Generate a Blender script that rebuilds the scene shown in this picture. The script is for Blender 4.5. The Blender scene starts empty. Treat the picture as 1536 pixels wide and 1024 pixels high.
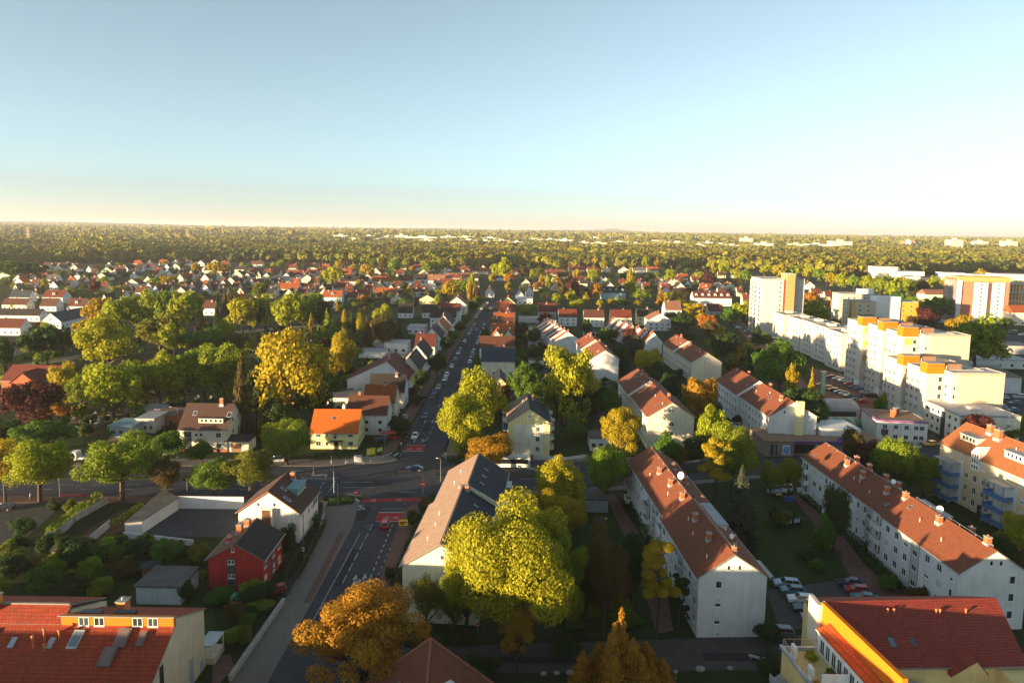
import bpy, math, random
import numpy as np
from mathutils import Matrix, Vector
R_ = math.radians
rnd = random.Random(11)
sc = bpy.context.scene
COL = sc.collection
# ------------------------------------------------------------------ camera (24.6 mm, on a roof 62 m up)
CH = 62.0; CF = 1050.0; CY0 = 462.0; ROLL = 0.0143
_p = math.atan((CY0 - 346.0) / CF)
_F = np.array([0, math.cos(_p), -math.sin(_p)]); _r = np.array([1., 0, 0]); _u = np.cross(_r, _F)
_R = math.cos(ROLL) * _r + math.sin(ROLL) * _u; _U = -math.sin(ROLL) * _r + math.cos(ROLL) * _u
CC = np.array([0, 0, CH])
def P(x, y, z=0.0):
 """survey point: the photo position (x, y) taken down to height z -> world"""
 d = _F * CF + (x - 768) * _R - (y - CY0) * _U
 t = (z - CH) / d[2]
 q = CC + t * d
 return Vector((q[0], q[1], z))
def proj(p):
 v = np.array(p, float) - CC; k = v @ _F
 return 768 + CF * (v @ _R) / k, CY0 - CF * (v @ _U) / k
def hgt(bx, by, ty):
 """height of a vertical whose foot is at (bx, by) and whose top is seen at row ty"""
 g = P(bx, by); lo, hi = 0.0, 60.0
 for i in range(40):
  m = (lo + hi) / 2
  if proj((g.x, g.y, m))[1] > ty: lo = m
  else: hi = m
 return lo
def pxm(bx, by):
 """pixels per metre at a ground point"""
 g = P(bx, by); v = np.array(g) - CC
 return CF / float(v @ _F)
cd = bpy.data.cameras.new('camera'); cam = bpy.data.objects.new('camera', cd); COL.objects.link(cam)
cd.sensor_width = 36.0; cd.lens = CF / 1536 * 36; cd.shift_y = -(512 - CY0) / 1536
cd.clip_start = 0.5; cd.clip_end = 80000
M_ = Matrix(((_R[0], _U[0], -_F[0], 0), (_R[1], _U[1], -_F[1], 0), (_R[2], _U[2], -_F[2], CH), (0, 0, 0, 1)))
cam.matrix_world = M_
sc.camera = cam
# ------------------------------------------------------------------ light
SUN_EL = 3.9; SUN_AZ = 60.0
to_sun = Vector((-math.sin(R_(SUN_AZ)) * math.cos(R_(SUN_EL)), -math.cos(R_(SUN_AZ)) * math.cos(R_(SUN_EL)), math.sin(R_(SUN_EL))))
sl = bpy.data.lights.new('sun', 'SUN'); sl.energy = 4.5; sl.angle = R_(0.6); sl.color = (1.0, 0.72, 0.40)
so = bpy.data.objects.new('sun', sl); COL.objects.link(so)
so.rotation_euler = to_sun.to_track_quat('Z', 'Y').to_euler(); so.location = (-200, -100, 120)
w = bpy.data.worlds.new('World'); sc.world = w; w.use_nodes = True
nt = w.node_tree; bg = nt.nodes['Background']
sky = nt.nodes.new('ShaderNodeTexSky'); sky.sky_type = 'NISHITA'; sky.sun_disc = False
sky.sun_elevation = R_(SUN_EL); sky.sun_rotation = math.atan2(to_sun.x, to_sun.y)
sky.altitude = 100; sky.air_density = 0.66; sky.dust_density = 0.3; sky.ozone_density = 2.2
hs = nt.nodes.new('ShaderNodeHueSaturation'); hs.inputs['Hue'].default_value = 0.466; hs.inputs['Saturation'].default_value = .55
nt.links.new(sky.outputs[0], hs.inputs['Color']); nt.links.new(hs.outputs[0], bg.inputs[0]); bg.inputs[1].default_value = .08
sc.view_settings.view_transform = 'Standard'; sc.view_settings.look = 'None'
sc.view_settings.exposure = 2.22; sc.view_settings.gamma = 1.0
cy = sc.cycles
cy.max_bounces = 5; cy.diffuse_bounces = 3; cy.glossy_bounces = 2; cy.transmission_bounces = 3; cy.transparent_max_bounces = 4
cy.use_denoising = True
# ------------------------------------------------------------------ materials
MATS = {}
def _new(name):
 m = bpy.data.materials.new(name); m.use_nodes = True
 n = m.node_tree.nodes; l = m.node_tree.links
 return m, n, l, n['Principled BSDF']
def _mixcol(n, l, fac, a, b):
 x = n.new('ShaderNodeMix'); x.data_type = 'RGBA'
 if hasattr(fac, 'links'): l.new(fac, x.inputs[0])
 else: x.inputs[0].default_value = fac
 for s, v in ((6, a), (7, b)):
  if hasattr(v, 'links'): l.new(v, x.inputs[s])
  else: x.inputs[s].default_value = (*v, 1)
 return x.outputs[2]
def _noise(n, l, scale, detail=3, coord='Object', rough=0.55):
 tc = n.new('ShaderNodeTexCoord'); t = n.new('ShaderNodeTexNoise')
 t.inputs['Scale'].default_value = scale; t.inputs['Detail'].default_value = detail; t.inputs['Roughness'].default_value = rough
 l.new(tc.outputs[coord], t.inputs['Vector'])
 return t.outputs[0]
def _ramp(n, l, src, a, b, lo=0.0, hi=1.0):
 r = n.new('ShaderNodeMapRange'); l.new(src, r.inputs[0])
 for i, v in enumerate((a, b, lo, hi)): r.inputs[i + 1].default_value = v
 return r.outputs[0]
def sh(c, k): return tuple(min(1, max(0, v * k)) for v in c)
def plaster(name, c, var=0.24, rough=0.85):
 if name in MATS: return MATS[name]
 m, n, l, b = _new(name)
 f = _ramp(n, l, _noise(n, l, 0.35, 5), 0.3, 0.7)
 tc = n.new('ShaderNodeTexCoord'); mp = n.new('ShaderNodeMapping'); mp.inputs['Scale'].default_value = (1.6, 1.6, 0.12)
 l.new(tc.outputs['Object'], mp.inputs[0])
 t = n.new('ShaderNodeTexNoise'); t.inputs['Scale'].default_value = 1.3; t.inputs['Detail'].default_value = 4
 l.new(mp.outputs[0], t.inputs['Vector'])
 s = _ramp(n, l, t.outputs[0], 0.52, 0.75, 0, 0.6)
 c1 = _mixcol(n, l, f, sh(c, 1 - var * .5), sh(c, 1 + var * .3))
 c2 = _mixcol(n, l, s, c1, sh(c, 1 - var * 1.3))
 l.new(c2, b.inputs['Base Color']); b.inputs['Roughness'].default_value = rough
 b.inputs['Specular IOR Level'].default_value = 0.25
 MATS[name] = m; return m
def tiles(name, c, bw=0.34, rh=0.3, axis='Y', dirt=(0.06, 0.055, 0.04), k=1.0):
 """clay tile courses: joints run along the ridge (axis) and with height"""
 if name in MATS: return MATS[name]
 m, n, l, b = _new(name)
 tc = n.new('ShaderNodeTexCoord'); sp = n.new('ShaderNodeSeparateXYZ'); l.new(tc.outputs['Object'], sp.inputs[0])
 cb = n.new('ShaderNodeCombineXYZ'); l.new(sp.outputs[axis], cb.inputs[0])
 mu = n.new('ShaderNodeMath'); mu.operation = 'MULTIPLY'; mu.inputs[1].default_value = 1.7; l.new(sp.outputs['Z'], mu.inputs[0]); l.new(mu.outputs[0], cb.inputs[1])
 br = n.new('ShaderNodeTexBrick'); l.new(cb.outputs[0], br.inputs[0])
 br.inputs['Scale'].default_value = 1; br.inputs['Brick Width'].default_value = bw; br.inputs['Row Height'].default_value = rh
 br.inputs['Mortar Size'].default_value = 0.035; br.inputs['Mortar Smooth'].default_value = 0.4
 br.inputs['Color1'].default_value = (*sh(c, 1.18), 1); br.inputs['Color2'].default_value = (*sh(c, .84), 1); br.inputs['Mortar'].default_value = (*sh(c, .42), 1)
 f = _ramp(n, l, _noise(n, l, 0.28, 6, rough=.65), 0.42, 0.72, 0, 0.55 * k)
 c2 = _mixcol(n, l, f, br.outputs[0], dirt)
 g = _ramp(n, l, _noise(n, l, 1.7, 3), 0.35, 0.7, 0, 0.35)
 c3 = _mixcol(n, l, g, c2, sh(c, 1.25))
 l.new(c3, b.inputs['Base Color']); b.inputs['Roughness'].default_value = 0.8; b.inputs['Specular IOR Level'].default_value = 0.3
 bp = n.new('ShaderNodeBump'); bp.inputs['Strength'].default_value = 0.5; bp.inputs['Distance'].default_value = 0.05
 iv = n.new('ShaderNodeMath'); iv.operation = 'SUBTRACT'; iv.inputs[0].default_value = 1; l.new(br.outputs[1], iv.inputs[1])
 l.new(iv.outputs[0], bp.inputs['Height']); l.new(bp.outputs[0], b.inputs['Normal'])
 MATS[name] = m; return m
def plain(name, c, rough=0.6, metal=0.0, var=0.12, scale=1.2, spec=0.4, emit=None):
 if name in MATS: return MATS[name]
 m, n, l, b = _new(name)
 if var:
  f = _ramp(n, l, _noise(n, l, scale, 4), 0.3, 0.7)
  l.new(_mixcol(n, l, f, sh(c, 1 - var), sh(c, 1 + var)), b.inputs['Base Color'])
 else: b.inputs['Base Color'].default_value = (*c, 1)
 b.inputs['Roughness'].default_value = rough; b.inputs['Metallic'].default_value = metal; b.inputs['Specular IOR Level'].default_value = spec
 if emit: b.inputs['Emission Color'].default_value = (*emit[0], 1); b.inputs['Emission Strength'].default_value = emit[1]
 MATS[name] = m; return m
def paint(name, c):
 if name in MATS: return MATS[name]
 m, n, l, b = _new(name); b.inputs['Base Color'].default_value = (*c, 1)
 b.inputs['Roughness'].default_value = 0.32; b.inputs['Coat Weight'].default_value = 0.6; b.inputs['Coat Roughness'].default_value = 0.08
 MATS[name] = m; return m
def glassy(name, c, rough=0.12):
 if name in MATS: return MATS[name]
 m, n, l, b = _new(name)
 oi = n.new('ShaderNodeObjectInfo')
 l.new(_mixcol(n, l, oi.outputs['Random'], sh(c, 0.4), sh(c, 1.6)), b.inputs['Base Color'])
 b.inputs['Roughness'].default_value = rough; b.inputs['Specular IOR Level'].default_value = 0.35
 MATS[name] = m; return m
def leafmat(name, c, hv=0.10):
 if name in MATS: return MATS[name]
 m, n, l, b = _new(name)
 ge = n.new('ShaderNodeNewGeometry'); oi = n.new('ShaderNodeObjectInfo')
 hs = n.new('ShaderNodeHueSaturation'); hs.inputs['Color'].default_value = (*c, 1)
 h = _ramp(n, l, oi.outputs['Random'], 0, 1, 0.5 - hv * .18, 0.5 + hv * .18); l.new(h, hs.inputs['Hue'])
 v = _ramp(n, l, ge.outputs['Random Per Island'], 0, 1, 0.65, 1.4); l.new(v, hs.inputs['Value'])
 out = n['Material Output']
 b.inputs['Roughness'].default_value = 0.65; b.inputs['Specular IOR Level'].default_value = 0.25
 l.new(hs.outputs[0], b.inputs['Base Color'])
 tr = n.new('ShaderNodeBsdfTranslucent'); l.new(hs.outputs[0], tr.inputs[0])
 mx = n.new('ShaderNodeMixShader'); mx.inputs[0].default_value = 0.42
 l.new(b.outputs[0], mx.inputs[1]); l.new(tr.outputs[0], mx.inputs[2]); l.new(mx.outputs[0], out.inputs[0])
 MATS[name] = m; return m
def groundmat(name, stops, s1=0.05, s2=0.6, rough=0.95, bump=0.0):
 if name in MATS: return MATS[name]
 m, n, l, b = _new(name)
 f1 = _ramp(n, l, _noise(n, l, s1, 5), 0.35, 0.65); f2 = _ramp(n, l, _noise(n, l, s2, 6, rough=.7), 0.35, 0.68)
 a = _mixcol(n, l, f1, stops[0], stops[1]); c = _mixcol(n, l, f2, a, stops[2])
 l.new(c, b.inputs['Base Color']); b.inputs['Roughness'].default_value = rough; b.inputs['Specular IOR Level'].default_value = 0.15
 if bump:
  bp = n.new('ShaderNodeBump'); bp.inputs['Strength'].default_value = bump; bp.inputs['Distance'].default_value = 0.1
  l.new(_noise(n, l, s2 * 4, 4), bp.inputs['Height']); l.new(bp.outputs[0], b.inputs['Normal'])
 MATS[name] = m; return m
WHITE = plaster('white_plaster', (.65, .655, .65)); CREAM = plaster('cream_plaster', (.74, .67, .52)); BEIGE = plaster('beige_plaster', (.64, .55, .38))
YELLOW = plaster('yellow_plaster', (.80, .70, .34)); PALEY = plaster('pale_yellow_plaster', (.78, .75, .58)); GREYW = plaster('grey_plaster', (.42, .42, .40))
BLUEW = plaster('blue_plaster', (.35, .55, .68)); REDW = plaster('red_plaster', (.42, .035, .03)); OCHRE = plaster('ochre_plaster', (.70, .45, .14))
PINKW = plaster('salmon_plaster', (.62, .24, .15)); PINKL = plaster('pale_pink_plaster', (.74, .62, .54)); BRICKW = plaster('brick_wall', (.40, .10, .05))
ORANGEW = plaster('orange_panel', (.62, .155, .006), .08); BROWNW = plaster('brown_panel', (.26, .15, .10)); GREENW = plaster('pale_green_plaster', (.60, .70, .48))
WALLS = dict(w=WHITE, c=CREAM, b=BEIGE, y=YELLOW, p=PALEY, g=GREYW, u=BLUEW, o=OCHRE, e=GREENW, k=PINKL)
WNAME = dict(w='white', c='cream', b='beige', y='yellow', p='pale yellow', g='grey', u='blue', o='ochre', e='pale green', k='pale pink')
RC = dict(r=(.185, .034, .02), d=(.028, .022, .024), o=(.36, .08, .016), b=(.125, .04, .024), s=(.04, .045, .055), g=(.11, .11, .11), k=(.30, .13, .08), u=(.03, .05, .08), m=(.14, .028, .022))
RNAME = dict(r='red', d='dark', o='orange', b='brown', s='slate', g='grey', k='salmon', u='blue grey', m='maroon')
ROOF = {k: tiles('roof_tiles_' + RNAME[k].replace(' ', '_'), v) for k, v in RC.items()}
REDT = tiles('deep_red_pantiles', (.30, .042, .016), .42, .42, 'X', k=.35)
BROWNT = tiles('red_brown_tiles', (.20, .06, .028), dirt=(.11, .055, .032), k=.6)
SLATE_LIT = tiles('sunlit_slate_tiles', (.31, .21, .16), dirt=(.16, .12, .10), bw=.4, rh=.3, k=.5)  # grey slate with warm sunlight put into its colour
TRIM = plain('white_trim', (.72, .72, .70), .6); FASC = plain('grey_fascia', (.22, .20, .18), .7)
GLASS = glassy('window_glass', (.035, .045, .055)); CURT = plain('curtain', (.45, .44, .42), .8); SHUT = plain('roller_shutter', (.58, .57, .53), .7)
CHIM = plain('chimney_brick', (.38, .12, .05), .85, var=.3, scale=6); CONC = plain('concrete', (.34, .33, .31), .9, var=.2, scale=.8)
METAL = plain('zinc_sheet', (.42, .45, .47), .45, .3); DARKM = plain('dark_metal', (.04, .04, .045), .5, .2); STEEL = plain('galvanised_steel', (.36, .37, .38), .45, .6)
BLUEB = plain('blue_panel', (.06, .16, .36), .5); WOOD = plain('brown_wood', (.20, .10, .05), .8, var=.3); BLACK = plain('black_rubber', (.012, .012, .012), .8, var=0)
BITU = plain('bitumen_roof', (.10, .095, .09), .95, var=.35, scale=.25); PALER = plain('pale_roof_membrane', (.48, .46, .44), .9, var=.12, scale=.3)
TIN = plain('metal_sheet_roof', (.32, .33, .34), .6, var=.15, scale=.3); REDP = plain('red_sign', (.65, .03, .04), .5, var=.05); YELP = plain('yellow_sign', (.85, .48, .03), .5, var=.05)
BARK = plain('bark', (.07, .05, .035), .95, var=.4, scale=3); STONE = plain('field_stone', (.30, .29, .27), .95, var=.3, scale=2)
ASPH = groundmat('asphalt', ((.050, .053, .068), (.080, .083, .098), (.045, .047, .058)), .04, .5)
ASPH2 = groundmat('grey_asphalt', ((.075, .072, .072), (.095, .09, .088), (.06, .058, .056)), .05, .6)
PAVE = groundmat('pavement_slabs', ((.17, .15, .14), (.21, .19, .17), (.14, .125, .115)), .06, .9)
PAVER = groundmat('red_paving', ((.15, .085, .07), (.19, .11, .09), (.12, .07, .06)), .08, .9)
DIRT = groundmat('garden_soil', ((.06, .05, .03), (.035, .05, .018), (.09, .075, .05)), .05, .35, bump=.3)
LAWN = groundmat('lawn', ((.03, .055, .012), (.045, .075, .016), (.025, .04, .01)), .07, 1.2, bump=.3)
MEADOW = groundmat('meadow', ((.05, .10, .025), (.07, .12, .03), (.05, .085, .02)), .01, .1)
REDLANE = groundmat('red_bike_lane', ((.36, .035, .04), (.42, .05, .05), (.28, .03, .035)), .2, 1.5)
MARK = groundmat('road_paint', ((.62, .62, .61), (.50, .50, .50), (.22, .22, .23)), .5, 2.2)
LEAF = {}
for k, c in dict(ygreen=(.29, .31, .010), green=(.085, .17, .014), dgreen=(.036, .074, .014), orange=(.37, .175, .012), bronze=(.10, .075, .018), copper=(.095, .024, .022),
     gold=(.36, .28, .010), olive=(.15, .165, .014), blue=(.075, .09, .055), fgreen=(.18, .24, .013)).items():
 LEAF[k] = leafmat('leaves_' + k, c)
LNAME = dict(ygreen='yellow green', green='green', dgreen='dark green', orange='orange', bronze='bronze brown', copper='dark copper', gold='golden', olive='olive', blue='grey green', fgreen='mid green')
# ------------------------------------------------------------------ mesh helpers
class MB:
 def __init__(s): s.v = []; s.f = []; s.m = []
 def poly(s, pts, mi=0):
  i = len(s.v); s.v += [tuple(p) for p in pts]; s.f.append(tuple(range(i, i + len(pts)))); s.m.append(mi); return s
 def box(s, x0, x1, y0, y1, z0, z1, mi=0, top=None):
  i = len(s.v); s.v += [(x, y, z) for z in (z0, z1) for x, y in ((x0, y0), (x1, y0), (x1, y1), (x0, y1))]
  for f in ((3, 2, 1, 0), (4, 5, 6, 7), (0, 1, 5, 4), (1, 2, 6, 5), (2, 3, 7, 6), (3, 0, 4, 7)): s.f.append(tuple(i + k for k in f))
  s.m += [mi, mi if top is None else top, mi, mi, mi, mi]; return s
 def prism(s, prof, y0, y1, mi=0, sides=None, axis='Y'):
  """profile of (x, z) points run from y0 to y1; sides gives one material per profile edge"""
  i = len(s.v); n = len(prof)
  for y in (y0, y1):
   for a, b in prof: s.v.append((a, y, b) if axis == 'Y' else (y, a, b))
  s.f.append(tuple(i + k for k in range(n))); s.f.append(tuple(i + n + k for k in reversed(range(n)))); s.m += [mi, mi]
  for k in range(n):
   j = (k + 1) % n; s.f.append((i + k, i + n + k, i + n + j, i + j)); s.m.append(mi if sides is None else sides[k])
  return s
 def slab(s, pts, z0, z1, mi=0):
  i = len(s.v); n = len(pts)
  s.v += [(p[0], p[1], z0) for p in pts] + [(p[0], p[1], z1) for p in pts]
  s.f.append(tuple(i + n + k for k in range(n))); s.m.append(mi)
  for k in range(n):
   j = (k + 1) % n; s.f.append((i + k, i + j, i + n + j, i + n + k)); s.m.append(mi)
  return s
 def tube(s, p0, p1, r0, r1=None, n=6, mi=0, cap=True):
  r1 = r0 if r1 is None else r1
  p0 = Vector(p0); p1 = Vector(p1); d = (p1 - p0).normalized()
  a = d.orthogonal().normalized(); b = d.cross(a); i = len(s.v)
  for p, r in ((p0, r0), (p1, r1)):
   for k in range(n):
    t = 2 * math.pi * k / n; q = p + (a * math.cos(t) + b * math.sin(t)) * r; s.v.append(tuple(q))
  for k in range(n):
   j = (k + 1) % n; s.f.append((i + k, i + j, i + n + j, i + n + k)); s.m.append(mi)
  if cap: s.f.append(tuple(i + n + k for k in range(n))); s.m.append(mi)
  return s
 def path(s, pts, rs, n=6, mi=0):
  for k in range(len(pts) - 1): s.tube(pts[k], pts[k + 1], rs[k], rs[k + 1], n, mi, True)
  return s
 def ball(s, c, r, nu=10, nv=6, mi=0, sq=(1, 1, 1)):
  i = len(s.v)
  for a in range(nv + 1):
   t = math.pi * a / nv
   for k in range(nu):
    q = 2 * math.pi * k / nu; s.v.append((c[0] + r * sq[0] * math.sin(t) * math.cos(q), c[1] + r * sq[1] * math.sin(t) * math.sin(q), c[2] + r * sq[2] * math.cos(t)))
  for a in range(nv):
   for k in range(nu):
    j = (k + 1) % nu; s.f.append((i + a * nu + k, i + a * nu + j, i + (a + 1) * nu + j, i + (a + 1) * nu + k)); s.m.append(mi)
  return s
 def mesh(s, name, mats):
  me = bpy.data.meshes.new(name); me.from_pydata(s.v, [], s.f)
  for m in (mats if isinstance(mats, (list, tuple)) else [mats]): me.materials.append(m)
  if len(me.materials) > 1: me.polygons.foreach_set('material_index', s.m)
  me.update(); return me
 def obj(s, name, mats, parent=None, loc=None, rz=0.0, smooth=False):
  me = s.mesh(name, mats)
  if smooth: me.polygons.foreach_set('use_smooth', [True] * len(me.polygons))
  return link(name, me, parent, loc, rz)
def link(name, me, parent=None, loc=None, rz=0.0):
 o = bpy.data.objects.new(name, me); COL.objects.link(o)
 if parent is not None: o.parent = parent
 if loc is not None: o.location = loc
 if rz: o.rotation_euler = (0, 0, rz)
 return o
def tag(o, label, cat, group=None):
 o['label'] = label; o['category'] = cat
 if group: o['group'] = group
 return o
def thing(name, label, cat, loc=(0, 0, 0), rz=0.0, group=None):
 o = bpy.data.objects.new(name, None); COL.objects.link(o); o.location = loc; o.rotation_euler = (0, 0, rz)
 o.empty_display_size = 0.5
 return tag(o, label, cat, group)
def struct(o, kind='structure'): o['kind'] = kind; return o
def copy_tree(o, parent=None):
 c = o.copy(); COL.objects.link(c)
 if parent is not None: c.parent = parent
 for ch in list(o.children): copy_tree(ch, c)
 return c
def sheet(name, pts, z, mat, label=None):
 b = MB(); b.poly([(p.x, p.y, z) for p in (P(*q) for q in pts)])
 return struct(b.obj(name, mat))
def raised(name, pts, mat, z=0.12):
 b = MB(); b.slab([P(*q) for q in pts], -0.05, z)
 return struct(b.obj(name, mat))
ORD = ['first', 'second', 'third', 'fourth', 'fifth', 'sixth', 'seventh', 'eighth', 'ninth', 'tenth', 'eleventh', 'twelfth', 'thirteenth', 'fourteenth', 'fifteenth', 'sixteenth', 'seventeenth', 'eighteenth', 'nineteenth', 'twentieth']
def nth(i):
 if i < 20: return ORD[i]
 t = ['twenty', 'thirty', 'forty', 'fifty', 'sixty'][(i + 1) // 10 - 2]; u = (i + 1) % 10
 return t + '-' + ORD[u - 1] if u else {'twenty': 'twentieth', 'thirty': 'thirtieth', 'forty': 'fortieth', 'fifty': 'fiftieth', 'sixty': 'sixtieth'}[t]
# ------------------------------------------------------------------ building kit
_WC = {}
def win_mesh(w, h, style):
 """a window facing -Y: frame border, mullion, sill; returns (frame mesh, pane mesh) or one mesh for small far ones"""
 k = (round(w, 2), round(h, 2), style)
 if k in _WC: return _WC[k]
 t = 0.07; f = MB(); g = MB(); x = w / 2
 far = style.startswith('far')
 f.box(-x, -x + t, -.04, .05, 0, h).box(x - t, x, -.04, .05, 0, h).box(-x + t, x - t, -.04, .05, 0, t).box(-x + t, x - t, -.04, .05, h - t, h)
 if w > .95 and not far: f.box(-.035, .035, -.035, .05, t, h - t)
 if not far: f.box(-x - .06, x + .06, -.14, .05, -.07, -.005)
 if style == 'shut':
  f.box(-x + t, x - t, -.03, .04, h * .35, h - t, 1)
 if far:
  f.box(-x + t, x - t, -.015, .05, t, h - t, 1)
  _WC[k] = (f.mesh('window', [TRIM, GLASS]), None); return _WC[k]
 g.box(-x + t, x - t, -.012, .05, t, (h * .35 if style == 'shut' else h - t))
 fr = f.mesh('window', [TRIM, SHUT])
 _WC[k] = (fr, g.mesh('pane', [CURT if style == 'curt' else GLASS])); return _WC[k]
ROT = {'N': 0.0, 'L': -math.pi / 2, 'R': math.pi / 2, 'F': math.pi}
class Bld:
 """a building in its own frame: +Y along the ridge (or depth), origin on the ground at the middle of the plan"""
 def __init__(s, name, label, cat, loc, rz, group=None):
  s.root = thing(name, label, cat, loc, rz, group); s.roof = None; s.nwin = 0
 def face(s, W0, W1, Y0, Y1):
  s.x0, s.x1, s.y0, s.y1 = W0, W1, Y0, Y1
 def win(s, f, u, z, w=1.2, h=1.35, style=None, off=0.0):
  style = style or rnd.choices(['std', 'shut', 'curt'], [6, 2, 2])[0]
  p = {'N': (u, s.y0 - off, z), 'F': (u, s.y1 + off, z), 'L': (s.x0 - off, u, z), 'R': (s.x1 + off, u, z)}[f]
  a, b = win_mesh(w, h, style)
  o = link('window', a, s.root, p, ROT[f])
  if b is not None: link('pane', b, o)
  s.nwin += 1
  return o
 def grid(s, f, us, zs, w=1.2, h=1.35, style=None, off=0.0):
  for z in zs:
   for u in us: s.win(f, u, z, w, h, style, off)
 def part(s, name, mb, mats, parent=None, smooth=False): return mb.obj(name, mats, parent or s.root, smooth=smooth)
 def zroof(s, x, y):
  for (y0, y1, xl, xr, xc, he, hr) in s.secs:
   if y0 - .01 <= y <= y1 + .01:
    return he + (hr - he) * ((x - xl) / (xc - xl) if x < xc else (xr - x) / (xr - xc)) + .2
  return s.secs[0][5]
 def chimney(s, x, y, h=1.4, w=.55, d=.8, mat=None):
  z = s.zroof(x, y); b = MB(); b.box(x - w / 2, x + w / 2, y - d / 2, y + d / 2, z - .9, z + h)
  b.box(x - w / 2 - .07, x + w / 2 + .07, y - d / 2 - .07, y + d / 2 + .07, z + h, z + h + .1, 1)
  b.tube((x, y, z + h + .1), (x, y, z + h + .4), .12, .1, 8)
  b.box(x - w / 2 - .1, x + w / 2 + .1, y - d / 2 - .12, y + d / 2 + .12, z - .9, z + .04 + .25, 2)
  return s.part('chimney', b, [mat or CHIM, CONC, METAL], s.roof)
 def on_slope(s, x, y, w, d, t, name, mats, parent=None):
  """a flat unit lying on the roof slope: w along the ridge, d down the slope"""
  for (y0, y1, xl, xr, xc, he, hr) in s.secs:
   if y0 <= y <= y1: break
  left = x < xc; sl = (hr - he) / ((xc - xl) if left else (xr - xc)); cs = 1 / math.sqrt(1 + sl * sl)
  dx = d * cs / 2; z = s.zroof(x, y); sg = 1 if left else -1
  b = MB(); c = []
  for (a, e) in ((-dx, -w / 2), (dx, -w / 2), (dx, w / 2), (-dx, w / 2)): c.append((x + a, y + e, z + sg * a * sl))
  n = Vector((-sg * sl, 0, 1)).normalized() * t
  top = [tuple(Vector(q) + n) for q in c]; bot = [tuple(Vector(q) - n) for q in c]
  b.poly(top, 0)
  for k in range(4):
   j = (k + 1) % 4; b.poly([bot[k], bot[j], top[j], top[k]], 1)
  i = [tuple(Vector(q) * 1.0 + n * 1.0) for q in c]
  cx = [sum(q[k] for q in top) / 4 for k in range(3)]
  b.poly([tuple(cx[k] + (q[k] - cx[k]) * .78 + (n[k] * .15) for k in range(3)) for q in top], 2)
  return s.part(name, b, mats, parent or s.roof)
 def skylight(s, x, y, w=.8, d=1.2): return s.on_slope(x, y, w, d, .1, 'skylight', [METAL, DARKM, GLASS])
 def vent(s, x, y):
  z = s.zroof(x, y); b = MB(); b.tube((x, y, z - .2), (x, y, z + .5), .07, .07, 8).ball((x, y, z + .52), .12, 8, 4)
  return s.part('vent_pipe', b, [TRIM], s.roof)
def gable_vol(B, secs, wallm, roofm, trim=None, oh=.45, og=.25, t=.2, wallname='wall', base=None):
 """walls and roofs for sections (y0, y1, xl, xr, xc, eave height, ridge height)"""
 B.secs = secs
 for i, (y0, y1, xl, xr, xc, he, hr) in enumerate(secs):
  b = MB(); b.prism([(xl, -.3), (xr, -.3), (xr, he), (xc, hr), (xl, he)], y0, y1)
  wm = wallm[i] if isinstance(wallm, list) else wallm
  B.part(wallname, b, [wm])
  sL = (hr - he) / (xc - xl); sR = (hr - he) / (xr - xc); e = .004
  p = [(xl - oh, he - oh * sL + e), (xl - oh, he - oh * sL + t), (xc, hr + t), (xr + oh, he - oh * sR + t), (xr + oh, he - oh * sR + e), (xc, hr + e)]
  b = MB(); ya = y0 - (og if i == 0 or not secs else .06); yb = y1 + (og if i == len(secs) - 1 else -.0)
  b.prism(p, ya, yb, 1, [1, 0, 0, 1, 1, 1])
  b.box(xc - .14, xc + .14, ya, yb, hr + t - .06, hr + t + .06, 2)
  r = B.part('roof', b, [roofm if not isinstance(roofm, list) else roofm[i], trim or FASC, roofm if not isinstance(roofm, list) else roofm[i]])
  if B.roof is None: B.roof = r
  for sx, xx in ((-1, xl - oh - .06), (1, xr + oh + .06)):
   g = MB(); zz = he - oh * (sL if sx < 0 else sR) + .02
   g.box(xx - .07, xx + .07, ya + .02, yb - .02, zz, zz + .12)
   B.part('gutter', g, [METAL], r)
def frame_from(nl, nr, fl, z):
 a, b, d = P(*nl, z), P(*nr, z), P(*fl, z)
 v = d - a; L = v.length; v.normalize(); xd = Vector((v.y, -v.x, 0)); W = (b - a).dot(xd)
 c = a + xd * (W / 2) + v * (L / 2)
 return c, math.atan2(-v.x, v.y), W, L
def loc0(c): return (c.x, c.y, 0)
def balcony(B, f, u, z, w=2.4, d=1.1, pm=None, slabm=None, rail=1.0, roof=False):
 s = MB(); x = w / 2
 s.box(-x, x, -d, -.01, -.16, 0, 0)
 s.box(-x, x, -d - .05, -d, -.1, rail, 1).box(-x - .05, -x, -d - .05, -.01, -.1, rail, 1).box(x, x + .05, -d - .05, -.01, -.1, rail, 1)
 s.box(-x - .07, x + .07, -d - .08, -d + .02, rail, rail + .05, 2)
 if roof: s.box(-x - .1, x + .1, -d - .2, -.01, 2.45, 2.53, 2).box(-x, -x + .06, -d, -d + .06, rail, 2.45, 2).box(x - .06, x, -d, -d + .06, rail, 2.45, 2)
 p = {'N': (u, B.y0, z), 'F': (u, B.y1, z), 'L': (B.x0, u, z), 'R': (B.x1, u, z)}[f]
 return link('balcony', s.mesh('balcony', [slabm or CONC, pm or TRIM, METAL]), B.root, p, ROT[f])
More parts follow.
